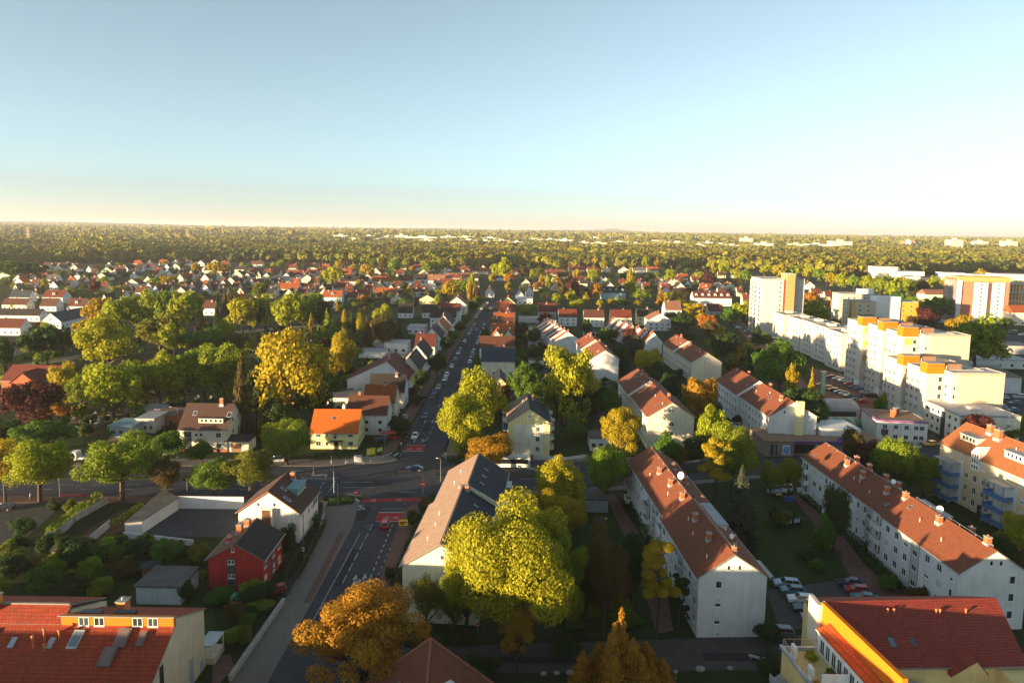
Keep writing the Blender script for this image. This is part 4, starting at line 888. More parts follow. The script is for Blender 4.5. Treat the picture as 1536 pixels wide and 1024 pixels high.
# blocks behind
def back_block(label, tx, by, wpx, H, dep, wall, bits, rows, cols, roofm=CONC):
 g = P(tx, by); k = pxm(tx, by); W = wpx / k
 B = Bld('apartment_block', label, 'apartment block', (g.x, g.y, 0), -.01); B.face(0, W, 0, dep)
 flat_block(B, 0, W, 0, dep, H, wall, roofm)
 for (x0, x1, y0, y1, z0, z1, m, nm) in bits:
  b = MB(); b.box(x0 * W, x1 * W, y0, y1, z0, z1); B.part(nm, b, [m])
 for r in range(rows):
  z = 1.5 + r * (H - 2.0) / rows
  for u in cols: B.win('N', u * W, z, 1.3, 1.2, 'far', .12)
  for y in (dep * .2, dep * .5, dep * .8): B.win('L', y, z, 1.2, 1.2, 'far')
 return B
back_block('grey white flat roofed block with a beige side wall behind the trees', 1259, 482, 56, 20, 14, GREYW, [(-.002, .08, -.06, 6, 0, 19.5, BEIGE, 'beige_edge'), (.55, .92, 3, 9, 20, 23.5, TRIM, 'lift_head')], 6, (.2, .35, .62, .8), TIN)
back_block('cream flat roofed block with a raised white core, right wing painted sunlit orange', 1276, 490, 98, 17.5, 14, plaster('cream_gable', (.56, .48, .35), .05), [(.36, .72, -1.0, 8, 0, 21, TRIM, 'core'), (.72, 1.002, -.08, 12, 0, 17.3, plaster('orange_block', (.70, .30, .03), .06), 'sunlit_wing'), (.0, .06, -.1, 5, 0, 17.2, OCHRE, 'edge')], 5, (.12, .25, .78, .9), CONC)  # the right wing has orange sunlight painted into its colour
# pink tower
B = back_block('salmon and white tower block with a dark central stripe at the right edge', 1431, 483.5, 78, 33.0, 16, plaster('salmon_block', (.55, .20, .12), .08), [(0, .085, -.9, 14, 0, 31.0, WHITE, 'white_edge'), (.33, .585, -.5, 3, 0, 29.5, GREYW if False else WHITE, 'white_bay'), (.675, .905, -.5, 3, 0, 29.5, WHITE, 'white_bay'), (.6, .66, -.1, 2, 0, 29.0, plain('plum_glazing', (.13, .08, .09), .4), 'dark_stripe'), (-.0, 1.003, -.62, 15, 30.0, 33.6, plaster('apricot_band', (.74, .34, .12), .05), 'top_band')], 10, (.46, .79), CONC)
for r in range(10):
 for u in (.46, .79): B.win('N', u * B.x1, 1.5 + r * 2.85, 1.5, 1.1, 'far', .5)
# grid office
g = P(1512, 483); k = pxm(1512, 483); B = Bld('office_building', 'office building with a pale concrete frame and orange bays beside the salmon tower', 'office building', (g.x, g.y + 12, 0), 0); B.face(0, 30, 0, 15)
flat_block(B, 0, 34, 0, 15, 28, plaster('orange_block', (.70, .30, .03), .06), CONC)
b = MB()
for x in np.arange(0, 34.1, 2.4): b.box(x - .25, x + .25, -1.0, -.4, 0, 28)
for z in (0, 7, 14, 21, 27.5): b.box(-.3, 34.3, -1.1, -.02, z, z + .6)
B.part('frame', b, [plain('pale_frame', (.72, .66, .52), .8)])
for r in range(9):
 for u in np.arange(1.2, 14, 2.4): B.win('N', u, 1 + r * 3.0, 1.5, 1.6, 'far')
# low white halls and roofs at the right edge
def low_hall(label, x0, x1, by, H, dep, wall, roof, cat='hall', pitched=0.0, name='low_hall', win=0):
 g = P((x0 + x1) / 2, by); k = pxm((x0 + x1) / 2, by); W = (x1 - x0) / k
 B = Bld(name, label, cat, (g.x, g.y + dep / 2, 0), -.01); B.face(-W / 2, W / 2, -dep / 2, dep / 2)
 b = MB(); b.box(-W / 2, W / 2, -dep / 2, dep / 2, -.2, H); B.part('wall', b, [wall])
 b = MB()
 if pitched: b.prism([(-dep / 2 - .3, H + .004), (dep / 2 + .3, H + .004), (dep / 2 + .3, H + .15), (0, H + pitched), (-dep / 2 - .3, H + .15)], -W / 2 - .3, W / 2 + .3, axis='X')
 else: b.box(-W / 2 - .25, W / 2 + .25, -dep / 2 - .25, dep / 2 + .25, H + .004, H + .3)
 B.part('roof', b, [roof])
 for q in range(win): B.win('N', -W / 2 + W * (q + .5) / win, min(1.0, H * .3), min(1.6, W / win * .6), min(1.3, H * .45), 'far')
 return B
low_hall('white single storey office with a grey roof left of the yard', 1472, 1545, 553, 4.2, 12, WHITE, TIN, win=4)
low_hall('white workshop with a brown roof by the right hand car park', 1501, 1531, 590, 6.5, 22, WHITE, plain('brown_sheet', (.18, .12, .10), .8), pitched=1.2)
low_hall('dark flat roofed hall across the right hand yard', 1484, 1550, 531, 4.5, 14, GREYW, DARKM)
low_hall('grey storage shed near the yard entrance', 1455, 1500, 560, 3.6, 9, GREYW, TIN)
low_hall('cream house with a red tiled roof at the right edge behind the yard', 1518, 1550, 488, 9, 12, CREAM, ROOF['o'], 'house', 5.0, win=3)
low_hall('long brown roofed school left of the salmon tower', 1389, 1433, 455, 8, 16, CREAM, ROOF['k'], 'school', 4.5, win=5)
low_hall('brown roofed shed row behind the cream block with the painted sunlit wing', 1375, 1400, 485, 4, 10, CREAM, ROOF['m'], pitched=2.5)
for i, (x0, x1, by, H, lab) in enumerate(((1314, 1346, 418, 17, 'cream office block in the wood left of the long white roofs'), (1345, 1386, 420, 12, 'long white office block in the wood with a grey lower wing'), (1418, 1446, 421, 11, 'blue white factory hall in the edge of the wood'), (1460, 1500, 424, 11, 'cream office slab above the salmon tower'), (1496, 1540, 426, 13, 'white stepped office slab at the far right edge'), (1357, 1380, 425, 9, 'low white hall below the long white office block'), (1385, 1420, 424, 7, 'long red roofed hall in the edge of the wood'))):
 low_hall(lab, x0, x1, by, H, 25, [CREAM, WHITE, BLUEW, CREAM, WHITE, WHITE, CREAM][i], [PALER, TIN, PALER, PALER, PALER, TIN, ROOF['r']][i], 'office building', name='office_slab', win=6)
low_hall('white clubhouse beside the sports field', 1238, 1256, 445, 4, 10, WHITE, TIN, 'clubhouse')
low_hall('green advertising pylon wall at the car park edge', 1231.5, 1237, 592, 9, .8, plain('green_wall', (.25, .5, .33), .6), TRIM, 'pylon', name='pylon_sign')
# far buildings on the horizon
FAR = [(500, 522, 357.5, 14), (543, 562, 358, 14), (575, 588, 358, 12), (592, 612, 359, 18), (612, 655, 360, 14), (660, 684, 360, 16), (684, 710, 360, 15), (720, 750, 361, 12), (735, 752, 350.5, 16), (762, 790, 353, 18), (770, 772, 361.5, 10), (790, 822, 353.5, 26), (823, 835, 352, 16), (838, 862, 352, 18), (835, 860, 365, 14), (850, 868, 360, 12), (884, 902, 362, 18), (905, 930, 362, 16), (930, 952, 361, 22), (953, 968, 360, 26), (900, 925, 353, 10), (968, 1000, 365, 10), (1005, 1030, 367, 10), (1112, 1129, 366, 26), (1055, 1070, 368, 12), (1135, 1160, 371, 14), (1186, 1206, 371, 12), (1212, 1242, 371, 12), (1247, 1278, 372, 24), (1174, 1181, 357.5, 30), (1185, 1191, 358, 22), (1208, 1216, 358, 22), (1306, 1316, 357.2, 62), (1302, 1305, 357.2, 26), (1355, 1372, 370.5, 26), (1362, 1366, 371, 28), (1424, 1444, 373.5, 34), (1462, 1482, 371, 26), (1506, 1526, 373, 30), (1415, 1422, 359.5, 18), (1448, 1454, 359.8, 14), (520, 540, 362, 9), (556, 580, 362.5, 8), (628, 650, 364, 10), (690, 716, 365, 11), (716, 740, 366, 10), (740, 765, 364, 9), (765, 785, 366.5, 8), (788, 815, 362, 10), (815, 836, 363, 12), (868, 884, 367, 9), (888, 910, 368, 9), (915, 945, 367, 10), (946, 962, 369, 9), (975, 992, 370, 8), (1040, 1060, 371, 9), (1075, 1090, 370, 9), (1090, 1108, 372, 9), (682, 700, 352, 10), (700, 714, 351.5, 9)]
def pxm2(g): return CF / float((np.array(g) - CC) @ _F)
for i, (x0, x1, by, H) in enumerate(FAR):
 g = P((x0 + x1) / 2, by, 17); k = pxm2(g); W = max(6, (x1 - x0) / k); D = 20 + W * .2; H += 17; g.z = 0
 wm = [WHITE, CREAM, TRIM, PINKL, WHITE][i % 5] if i != 34 else plaster('salmon_block', (.55, .20, .12), .08)
 b = MB(); b.box(-W / 2, W / 2, 0, D, -1, H, 0, 1); b.box(-W * .15, W * .12, D * .3, D * .6, H, H + H * .15, 0, 1); n = max(1, int(H / 3.4))
 for q in range(n): b.box(-W / 2 + 1, W / 2 - 1, -.25, .0, 1.5 + q * H / n, 1.5 + q * H / n + 1.1, 2)
 o = b.obj('distant_building', [wm, PALER, plain('distant_glazing', (.30, .29, .28), .5)], None, (g.x, g.y, 0))
 rel = 'just under the skyline' if by < 359.9 else ('standing in the far wood' if by < 366 else 'rising from the nearer wood')
 side = 'left half' if x0 < 640 else 'middle' if x0 < 1000 else 'right half'
 tag(o, 'pale distant building %s, %s far building from the left' % (rel, nth(sorted(f[0] + .001 * f[2] for f in FAR).index(x0 + .001 * by))), 'building', 'pale buildings beyond the wood')
# ------------------------------------------------------------------ gabled houses: suburb, rows and street
def house(label, cx0, cx1, by, o, roof='r', wall='w', eave=4.0, rise=4.9, depth=9.0, detail=0, group=None, rz=0.0, dorm=0, name='house', ridge=.5, chim=True, wf=None):
 """o = 'E': ridge across the view (roof slope to the camera), cx0..cx1 its length; 'N': ridge along the view, cx0..cx1 its gable; by: foot row of the camera side"""
 g0 = P(cx0, by); g1 = P(cx1, by); k = pxm((cx0 + cx1) / 2, by); W = (cx1 - cx0) / k
 c = (g0 + g1) / 2
 wm = WALLS[wall]
 if o == 'E':
  B = Bld(name, label, 'house', (c.x, c.y + depth / 2, 0), math.pi / 2 + rz, group); gw, gl = depth, W
 else:
  B = Bld(name, label, 'house', (c.x, c.y + depth / 2, 0), rz, group); gw, gl = W, depth
 B.face(-gw / 2, gw / 2, -gl / 2, gl / 2); B.W, B.L = gw, gl
 xc = -gw / 2 + gw * ridge
 B.secs = [(-gl / 2, gl / 2, -gw / 2, gw / 2, xc, eave, eave + rise)]
 b = MB(); b.prism([(-gw / 2, -.2), (gw / 2, -.2), (gw / 2, eave), (xc, eave + rise), (-gw / 2, eave)], -gl / 2, gl / 2); B.part('wall', b, [wm])
 sL = rise / (xc + gw / 2); sR = rise / (gw / 2 - xc); oh = .4; t = .2
 b = MB(); b.prism([(-gw / 2 - oh, eave - oh * sL + .004), (-gw / 2 - oh, eave - oh * sL + t), (xc, eave + rise + t), (gw / 2 + oh, eave - oh * sR + t), (gw / 2 + oh, eave - oh * sR + .004), (xc, eave + rise + .004)], -gl / 2 - .25, gl / 2 + .25, 1, [1, 0, 0, 1, 1, 1])
 B.roof = B.part('roof', b, [ROOF[roof], FASC])
 r = random.Random(int(cx0 * 31 + by * 17))
 if chim: B.chimney(xc + r.uniform(-.8, .8), r.uniform(-.3, .3) * gl, 1.1, .6, .8)
 if detail >= 1:
  f = 'L' if o == 'E' else 'N'
  n = max(2, int((gl if o == 'E' else gw) / 3.2)); span = gl if o == 'E' else gw
  for q in range(n):
   u = -span / 2 + span * (q + .5) / n
   for z in ((1.0, 3.4) if eave > 5 and detail > 1 else (1.1,)): B.win(f, u, z, 1.15, 1.2, 'far')
  side = 'N' if (o == 'E') else ('R' if c.x < 0 else 'L')
  if o == 'E':
   for x in (-gw * .2, gw * .2): B.win('N' if c.x < 0 else 'F', x, 1.2, 1.0, 1.2, 'far')
   B.win('N' if c.x < 0 else 'F', 0, eave + .6, .9, 1.1, 'far')
  else:
   B.win('N', xc, eave + .7, .9, 1.1, 'far')
   for q in range(max(2, int(gl / 3.5))):
    for z in ((1.0, 3.5) if eave > 5 else (1.1,)): B.win(side, -gl / 2 + gl * (q + .5) / max(2, int(gl / 3.5)), z, 1.1, 1.25, 'far')
 if dorm:
  left = o == 'E' or c.x > 0
  for q in range(dorm):
   y = -gl / 2 + gl * (q + .5) / dorm; xf = (-gw / 2 + gw * .14) if left else (gw / 2 - gw * .14)
   z = B.zroof(xf, y); b = MB(); x1 = xf + (gw * .22 if left else -gw * .22)
   b.prism([(y - 1.0, z - .3), (y + 1.0, z - .3), (y + 1.0, z + 1.2), (y, z + 2.0), (y - 1.0, z + 1.2)], min(xf, x1), max(xf, x1), 0, axis='X')
   b.box(min(xf - .03, xf + .01) if left else xf - .01, (xf + .01) if left else xf + .03, y - .5, y + .5, z + .1, z + 1.1, 1)
   B.part('dormer', b, [wm, GLASS], B.roof)
 if eave > 3.9 and detail == 0:
  f = 'N' if o == 'N' else 'L'
  for u in (-.22, .22): B.win(f, u * (gw if o == 'N' else gl), 1.5, 1.1, 1.2, 'far')
 return B
SUB = [  # x0, x1, foot row, ridge, roof, wall, extras
(-8, 17, 419, 'N', 'd', 'e', {}), (40, 71, 417, 'E', 'm', 'b', {}), (72, 119, 403, 'E', 'd', 'k', dict(dorm=4)), (69, 93, 425, 'E', 'g', 'w', {}), (129.5, 137, 409, 'N', 'd', 'w', {}),
(111, 121, 420, 'N', 'd', 'w', {}), (117, 139, 434, 'E', 'g', 'u', dict(rise=3)), (96, 111, 434, 'E', 'd', 'k', {}), (74, 87, 436, 'N', 'd', 'w', {}), (19, 28, 441, 'N', 'g', 'w', {}),
(14, 54, 453, 'E', 'u', 'w', dict(detail=1)), (3, 51, 465, 'E', 'b', 'c', dict(detail=1, depth=9, rise=4)), (64, 106, 455, 'E', 'r', 'w', dict(detail=1, depth=11, eave=5, dorm=1)), (50, 58, 447, 'N', 'b', 'c', {}),
(60, 95, 467, 'E', 'b', 'w', dict(detail=1)), (100, 137, 467, 'E', 'b', 'w', dict(detail=1, dorm=1)), (-12, 72, 482, 'E', 'd', 'w', dict(detail=1, depth=9, rise=3.6)), (-15, 47, 503, 'E', 'm', 'w', dict(detail=1, depth=10, rise=4.4, eave=4.4)),
(61.5, 92, 493, 'N', 'u', 'w', dict(detail=1, depth=30, eave=4.4, rise=5)), (159, 168, 402, 'N', 'd', 'e', {}), (152, 168, 411, 'N', 'd', 'e', {}), (143, 161, 421, 'N', 'd', 'b', dict(depth=14)),
(189, 217, 407, 'E', 'd', 'w', {}), (168, 189, 409, 'E', 'b', 'b', {}), (195, 207, 419, 'N', 'u', 'w', dict(depth=12)), (187, 209, 432, 'N', 'm', 'c', dict(depth=13, detail=1)), (215, 228, 427, 'N', 'd', 'c', dict(depth=14)),
(245, 258, 414, 'N', 'd', 'u', {}), (246, 254, 405, 'N', 'd', 'u', {}), (265, 275, 423, 'N', 'o', 'c', dict(depth=16)), (257, 270, 405, 'N', 'd', 'c', {}), (230, 245, 412, 'E', 'r', 'c', {}),
(152, 161, 458, 'N', 'd', 'w', dict(depth=14, detail=1)), (180, 192, 452, 'E', 'd', 'w', dict(detail=1)), (202, 226, 445, 'E', 'm', 'w', {}), (227, 239, 443, 'N', 'r', 'u', {}), (240, 261, 442, 'E', 'd', 'b', {}),
(262, 281, 446, 'N', 'u', 'k', dict(depth=13)), (281, 291, 448, 'N', 'u', 'c', dict(depth=18)), (303, 314, 408, 'N', 'u', 'w', {}), (280, 293, 422, 'E', 'o', 'w', {}), (301, 313, 423, 'N', 'm', 'w', {}),
(325, 336, 421, 'N', 'm', 'c', dict(depth=13)), (338, 353, 430, 'N', 'd', 'c', dict(depth=14, eave=5)), (349, 363, 417, 'N', 'd', 'c', {}), (352, 376, 408.5, 'E', 'd', 'c', {}), (374, 398, 413, 'E', 'r', 'w', {}),
(370, 385, 432, 'N', 'd', 'c', dict(depth=12)), (384, 391, 418, 'N', 'u', 'c', dict(depth=13)), (407, 437, 428, 'E', 'u', 'w', dict(eave=5)), (402, 419, 445, 'E', 'g', 'w', dict(eave=5)), (396, 423, 414, 'E', 'r', 'w', {}),
(376, 396, 400, 'E', 'b', 'w', {}), (303, 314, 441, 'N', 'k', 'w', {}), (313, 331, 440, 'E', 'b', 'k', {}), (420, 451, 441, 'E', 'o', 'c', dict(eave=5)), (305, 329, 473, 'E', 'b', 'w', dict(eave=5.2, detail=1)),
(428, 457, 417, 'E', 'r', 'w', dict(eave=5)), (458, 477, 416, 'E', 'r', 'w', dict(eave=5)), (452, 470, 424, 'N', 'r', 'c', {}), (433, 446, 406, 'E', 'r', 'b', {}), (464, 480, 404, 'E', 'k', 'c', {}), (513, 529, 415, 'E', 'o', 'w', {}),
(521, 554, 430, 'E', 'd', 'g', dict(eave=6, detail=1)), (558, 588, 429, 'E', 'o', 'w', dict(eave=5.5, detail=1)), (476, 490, 441, 'N', 'r', 'k', {}), (490, 501, 438, 'N', 'd', 'w', {}), (503, 524, 437, 'E', 'r', 'k', dict(rise=5)),
(484, 516, 455, 'E', 'o', 'u', dict(eave=5.5, dorm=1, detail=1)), (521, 539, 453, 'E', 'r', 'w', dict(detail=1)), (540, 558, 449, 'E', 'r', 'c', dict(detail=1)), (563, 596, 447, 'E', 'o', 'c', dict(detail=1)), (484, 503, 464, 'E', 'm', 'k', dict(eave=2.6, rise=3)),
(467, 476, 441, 'E', 'm', 'b', {}), (446, 469, 446, 'E', 'u', 'u', {}), (430, 452, 437, 'E', 'o', 'b', {}), (597, 622, 429, 'E', 'b', 'w', dict(eave=6, detail=1, rise=6)), (619, 641, 427, 'E', 'd', 'w', dict(eave=6.5, rise=5)),
(642, 668, 430, 'E', 'k', 'w', dict(eave=7, rise=6, detail=1)), (669, 706, 421, 'E', 'k', 'c', dict(eave=4)), (660, 693, 431, 'E', 'r', 'w', {}), (619, 643, 445, 'E', 'm', 'w', dict(dorm=2, detail=1, eave=5)),
(586, 605, 456, 'N', 'r', 'c', dict(depth=13, rise=3.2, detail=1)), (629, 652, 456, 'N', 'd', 'y', dict(depth=14, rise=3.4, detail=1)), (597, 621, 477, 'E', 'd', 'w', dict(rise=6, detail=1, eave=4)), (633, 673, 477, 'E', 'd', 'w', dict(detail=1)),
(688, 702, 409, 'E', 'r', 'c', {}), (704, 718, 410, 'E', 'r', 'c', {}), (719, 733, 411, 'E', 'o', 'c', {}), (728, 741, 446, 'N', 'r', 'w', dict(depth=24, eave=4.5, rise=5)), (782, 796, 431, 'N', 'd', 'c', dict(depth=15)),
(773, 785, 449, 'N', 'm', 'w', {}), (788, 800, 447, 'N', 'd', 'w', dict(eave=6)), (817, 845, 414, 'E', 'r', 'b', {}), (768, 783, 412, 'E', 'm', 'k', {}), (806, 834, 476, 'E', 'm', 'g', dict(eave=4.5, rise=5.5, detail=1)),
(900, 938, 449, 'E', 'd', 'u', dict(eave=6.5, rise=5, dorm=4, detail=1)), (955, 963, 431, 'N', 'm', 'w', {}), (948, 969, 410, 'E', 'g', 'w', {}), (969, 988, 409, 'E', 'o', 'w', {}), (902, 914, 427, 'N', 'm', 'u', {}),
(852, 877, 408, 'E', 'm', 'b', {}), (825, 832, 427, 'N', 'd', 'u', {}), (999, 1013, 433, 'N', 'm', 'c', dict(eave=5.5)), (1013, 1028, 437, 'N', 'd', 'w', dict(depth=12)), (1026, 1037, 432, 'N', 'd', 'w', {}),
(1048, 1068, 438, 'E', 'o', 'w', dict(dorm=1)), (1070, 1089, 437, 'N', 'g', 'u', dict(depth=14)), (1086, 1103, 436, 'N', 'o', 'c', dict(depth=13)), (1110, 1124, 460, 'E', 'r', 'c', dict(eave=5, rise=6)), (1015, 1032, 421, 'E', 'o', 'w', {}),
(1058, 1081, 474, 'E', 'm', 'g', {}), (1104, 1121, 477, 'E', 'b', 'b', {}), (990, 1003, 440, 'E', 'r', 'k', dict(rise=6)), (1003, 1022, 446, 'E', 'd', 'b', {}), (745, 765, 421, 'E', 'u', 'w', {}), (860, 880, 426, 'E', 'm', 'b', {}), (886, 900, 412, 'E', 'm', 'w', {}),
(1213, 1232, 446, 'E', 'm', 'w', {}), (1233, 1250, 451, 'E', 'm', 'b', {}), (1206, 1222, 434, 'N', 'b', 'w', {})]
# settled rows further back that the picture shows as a carpet of small roofs
rr = random.Random(5)
extra = []
for by, xs in ((399, range(200, 340, 19)), (403, range(20, 70, 22)), (405.5, range(205, 232, 15)), (411, range(285, 345, 21)), (424, range(20, 66, 20)), (428, range(100, 143, 18)), (434, range(232, 330, 24)), (419, range(425, 520, 26)), (409, range(880, 950, 24)), (418, range(810, 900, 26)), (424, range(985, 1050, 25)), (405, range(482, 640, 23)), (412, range(455, 560, 21)), (422, range(490, 720, 27)), (434, range(505, 720, 29)), (441, range(455, 620, 31)), (430, range(330, 480, 27)), (438, range(150, 420, 33)), (448, range(400, 480, 26)), (436, range(800, 990, 27)), (444, range(990, 1110, 28)), (430, range(840, 1000, 29)), (408, range(30, 200, 25)), (415, range(135, 330, 31)), (420.5, range(335, 480, 29)), (431, range(20, 110, 27)), (407, range(640, 760, 26)), (440, range(240, 330, 30)), (447, range(330, 400, 24)), (415, range(560, 700, 34)), (416, range(1075, 1115, 20))):
 for x in xs:
  w_ = rr.uniform(11, 16); extra.append((x, x + w_, by + rr.uniform(-1, 1), rr.choice('NEE'), rr.choice('rdbmdro'), rr.choice('wwckb'), {}))
SUB += extra
bands = [(395, 407, 'wood edge row'), (407, 416, 'second row'), (416, 426, 'third row'), (426, 437, 'middle row'), (437, 448, 'fifth row'), (448, 520, 'nearest row')]
for lo, hi, phrase in bands:
 for zone, z0, z1 in (('far left suburb', -50, 480), ('suburb left of street', 480, 760), ('suburb right of street', 760, 1300)):
  mem = sorted([s for s in SUB if lo <= s[2] < hi and z0 <= (s[0] + s[1]) / 2 < z1], key=lambda s: s[0] + s[1])
  for i, s in enumerate(mem):
   kw = dict(s[6])
   lab = '%s house, %s roof, %s from left in %s, %s' % (WNAME[s[5]], RNAME[s[4]], nth(i), phrase, zone)
   if s[3] == 'N' and 'depth' not in kw: kw['depth'] = 11
   x0, x1 = s[0], s[1]
   if s[3] == 'E':
    sh_ = kw.get('depth', 9) * ((x0 + x1) / 2 - 768) / 1050 * pxm((x0 + x1) / 2, s[2]) * .85; q_ = (x1 - x0) * .45
    if sh_ < 0: x1 -= min(-sh_, q_)
    else: x0 += min(sh_, q_)
   house(lab, x0, x1, s[2], s[3], s[4], s[5], group='small gabled houses of the suburb', **kw)
# long dormered villa row behind the tower
house('long white villa row with six white dormers left of the tower block', 1040, 1097, 459, 'E', 'm', 'w', 7, 5, 12, 1, dorm=6)
house('white house with a pinkish roof above the estate terraces', 998, 1022, 478, 'E', 'k', 'w', 6.5, 6, 13, 1)
# terraces: three white houses and the yellow one across the middle
for i, (x0, x1, by, rf, wl, lab) in enumerate(((838, 865, 489, 'r', 'w', 'white terraced house with a red roof, leftmost of the row across the estate end'), (876, 906, 490, 'b', 'w', 'white terraced house with large dark windows, second of the row across the estate end'), (916, 947, 490, 'r', 'c', 'cream terraced house with a bright red roof in the row across the estate end'), (956, 979, 488, 'd', 'y', 'yellow fronted terraced house with a dark roof in the row across the estate end'))):
 house(lab, x0, x1, by, 'E', rf, wl, 6.2, 4.5, 10, 2, 'row across the end of the estate', name='terraced_house')
house('white house with a red gable window right of the yellow fronted terrace', 972, 1006, 496, 'N', 'k', 'w', 7.0, 4.0, 14, 2)
B = ebuild('garage_row', 'long low white garage row with dark doors in front of the terraces', 'garages', (876, 497.5), (962, 499), 2.7, 6)
b = MB(); b.box(B.x0, B.x1, B.y0, B.y1, 0, 2.5); B.part('wall', b, [WHITE]); b = MB(); b.box(B.x0 - .2, B.x1 + .2, B.y0 - .2, B.y1 + .2, 2.5, 2.75); B.part('roof', b, [BITU])
for k in range(10): strip(B, 'L', B.y0 + B.L * (k + .5) / 10, .05, 2.1, B.L / 10 - .5, DARKM, 'garage_door')
# saw tooth terraces with white party walls
def sawtooth(label, x0, x1, by, n, u_len, shift, wall, seed, group):
 g0 = P(x0, by); g1 = P(x1, by); W = (g1 - g0).length
 for i in range(n):
  B = Bld('terraced_house', label % nth(i), 'house', ((g0.x + g1.x) / 2 + shift * i, (g0.y + g1.y) / 2 + u_len * (i + .5), 0), .015, group)
  B.face(-W / 2, W / 2, -u_len / 2, u_len / 2); e, h = 6.0, 10.6
  B.secs = [(-u_len / 2, u_len / 2, -W / 2, W / 2, 0, e, h)]
  b = MB(); b.prism([(-W / 2, -.2), (W / 2, -.2), (W / 2, e), (0, h), (-W / 2, e)], -u_len / 2, u_len / 2 - .01); B.part('wall', b, [wall])
  sl = (h - e) / (W / 2); b = MB(); b.prism([(-W / 2 - .4, e - .4 * sl + .004), (-W / 2 - .4, e - .4 * sl + .2), (0, h + .2), (W / 2 + .4, e - .4 * sl + .2), (W / 2 + .4, e - .4 * sl + .004), (0, h + .004)], -u_len / 2 + .3, u_len / 2 - .02, 1, [1, 0, 0, 1, 1, 1])
  B.roof = B.part('roof', b, [ROOF[random.Random(seed + i).choice('robr')], FASC])
  b = MB(); b.prism([(-W / 2 - .6, e - .6 * sl), (-W / 2 - .6, e + .45 - .6 * sl), (0, h + .55), (W / 2 + .6, e + .45 - .6 * sl), (W / 2 + .6, e - .6 * sl), (0, h)], -u_len / 2 - .02, -u_len / 2 + .29); B.part('party_wall', b, [TRIM])
  B.chimney(.5, 1.0, 1.0, .7, .9); B.chimney(-.8, -1.4, .8, .5, .7)
  for z in (1.0, 3.7):
   for y in (-u_len * .22, u_len * .22): B.win('L', y, z, 1.2, 1.3, 'far')
  if i == 0: B.win('N', 0, 7.6, .6, .8, 'far')
sawtooth('terraced house with white party walls, %s from near gable, left saw tooth row', 831, 871, 530, 7, 8.0, -1.35, WHITE, 3, 'left saw tooth terrace')
sawtooth('terraced house with white party walls, %s from near gable, right saw tooth row', 967, 992, 531, 7, 9.5, -2.0, WHITE, 8, 'right saw tooth terrace')
# left side of the main street
ST = [(520, 580, 652, 'E', 'b', 'w', dict(eave=6.4, rise=4.5, depth=9.5, detail=2), 'white house with a brown roof directly behind the yellow corner house'),
 (545, 592, 631, 'E', 'o', 'k', dict(eave=6.2, rise=4.6, depth=10, detail=2), 'pinkish house with rusty orange roof, third house up the left street side'),
 (553, 606, 612, 'E', 'd', 'w', dict(eave=6.0, rise=5.0, depth=10, detail=2), 'white house with a dark roof, fourth house up the left side of the main street'),
 (521, 611, 591, 'N', 'm', 'w', dict(eave=5.5, rise=7.0, depth=21, ridge=.66, detail=1), 'broad white house with long maroon lean-to roof in the left street row'),
 (598, 629, 576, 'N', 'd', 'c', dict(eave=6.0, rise=5.2, depth=21, detail=2), 'cream gabled house with a dark roof, beyond the broad maroon roof'),
 (609, 641, 556, 'N', 'd', 'w', dict(eave=6.0, rise=5.4, depth=21, detail=2), 'house with a brown left slope and black right slope in the left street row'),
 (622, 652, 539, 'E', 'm', 'w', dict(eave=6.4, rise=5.2, depth=12, detail=2), 'white house with a maroon roof halfway up the left street row'),
 (634, 661, 525, 'N', 'd', 'w', dict(eave=6.4, rise=5.0, depth=21, detail=2), 'white house with a dark roof and white dormer in the left street row'),
 (646, 671, 514, 'N', 'o', 'c', dict(eave=6.5, rise=5.4, depth=21, detail=2), 'cream lit gable with an orange roof slope in the left street row'),
 (652, 678, 502, 'N', 'd', 'w', dict(eave=6.4, rise=5.2, depth=21, detail=2), 'white gabled house with dark roof just past the orange roof in the left street row'),
 (645, 684, 491, 'E', 'd', 'w', dict(eave=6.5, rise=5.5, depth=13, detail=2), 'broad white house with a dark roof near the far end of the left street row'),
 (655, 690, 481, 'E', 'r', 'w', dict(eave=7.0, rise=4.5, depth=12, detail=2), 'white house with a red roof edge near the far end of the left street row'),
 (671, 699, 472, 'N', 'k', 'p', dict(eave=7.5, rise=5.6, depth=18, detail=2), 'pale yellow gabled house with pinkish roof, far end of left street row')]
for (x0, x1, by, o, rf, wl, kw, lab) in ST: house(lab, x0, x1, by, o, rf, wl, group='houses along the left side of the main street', **kw)
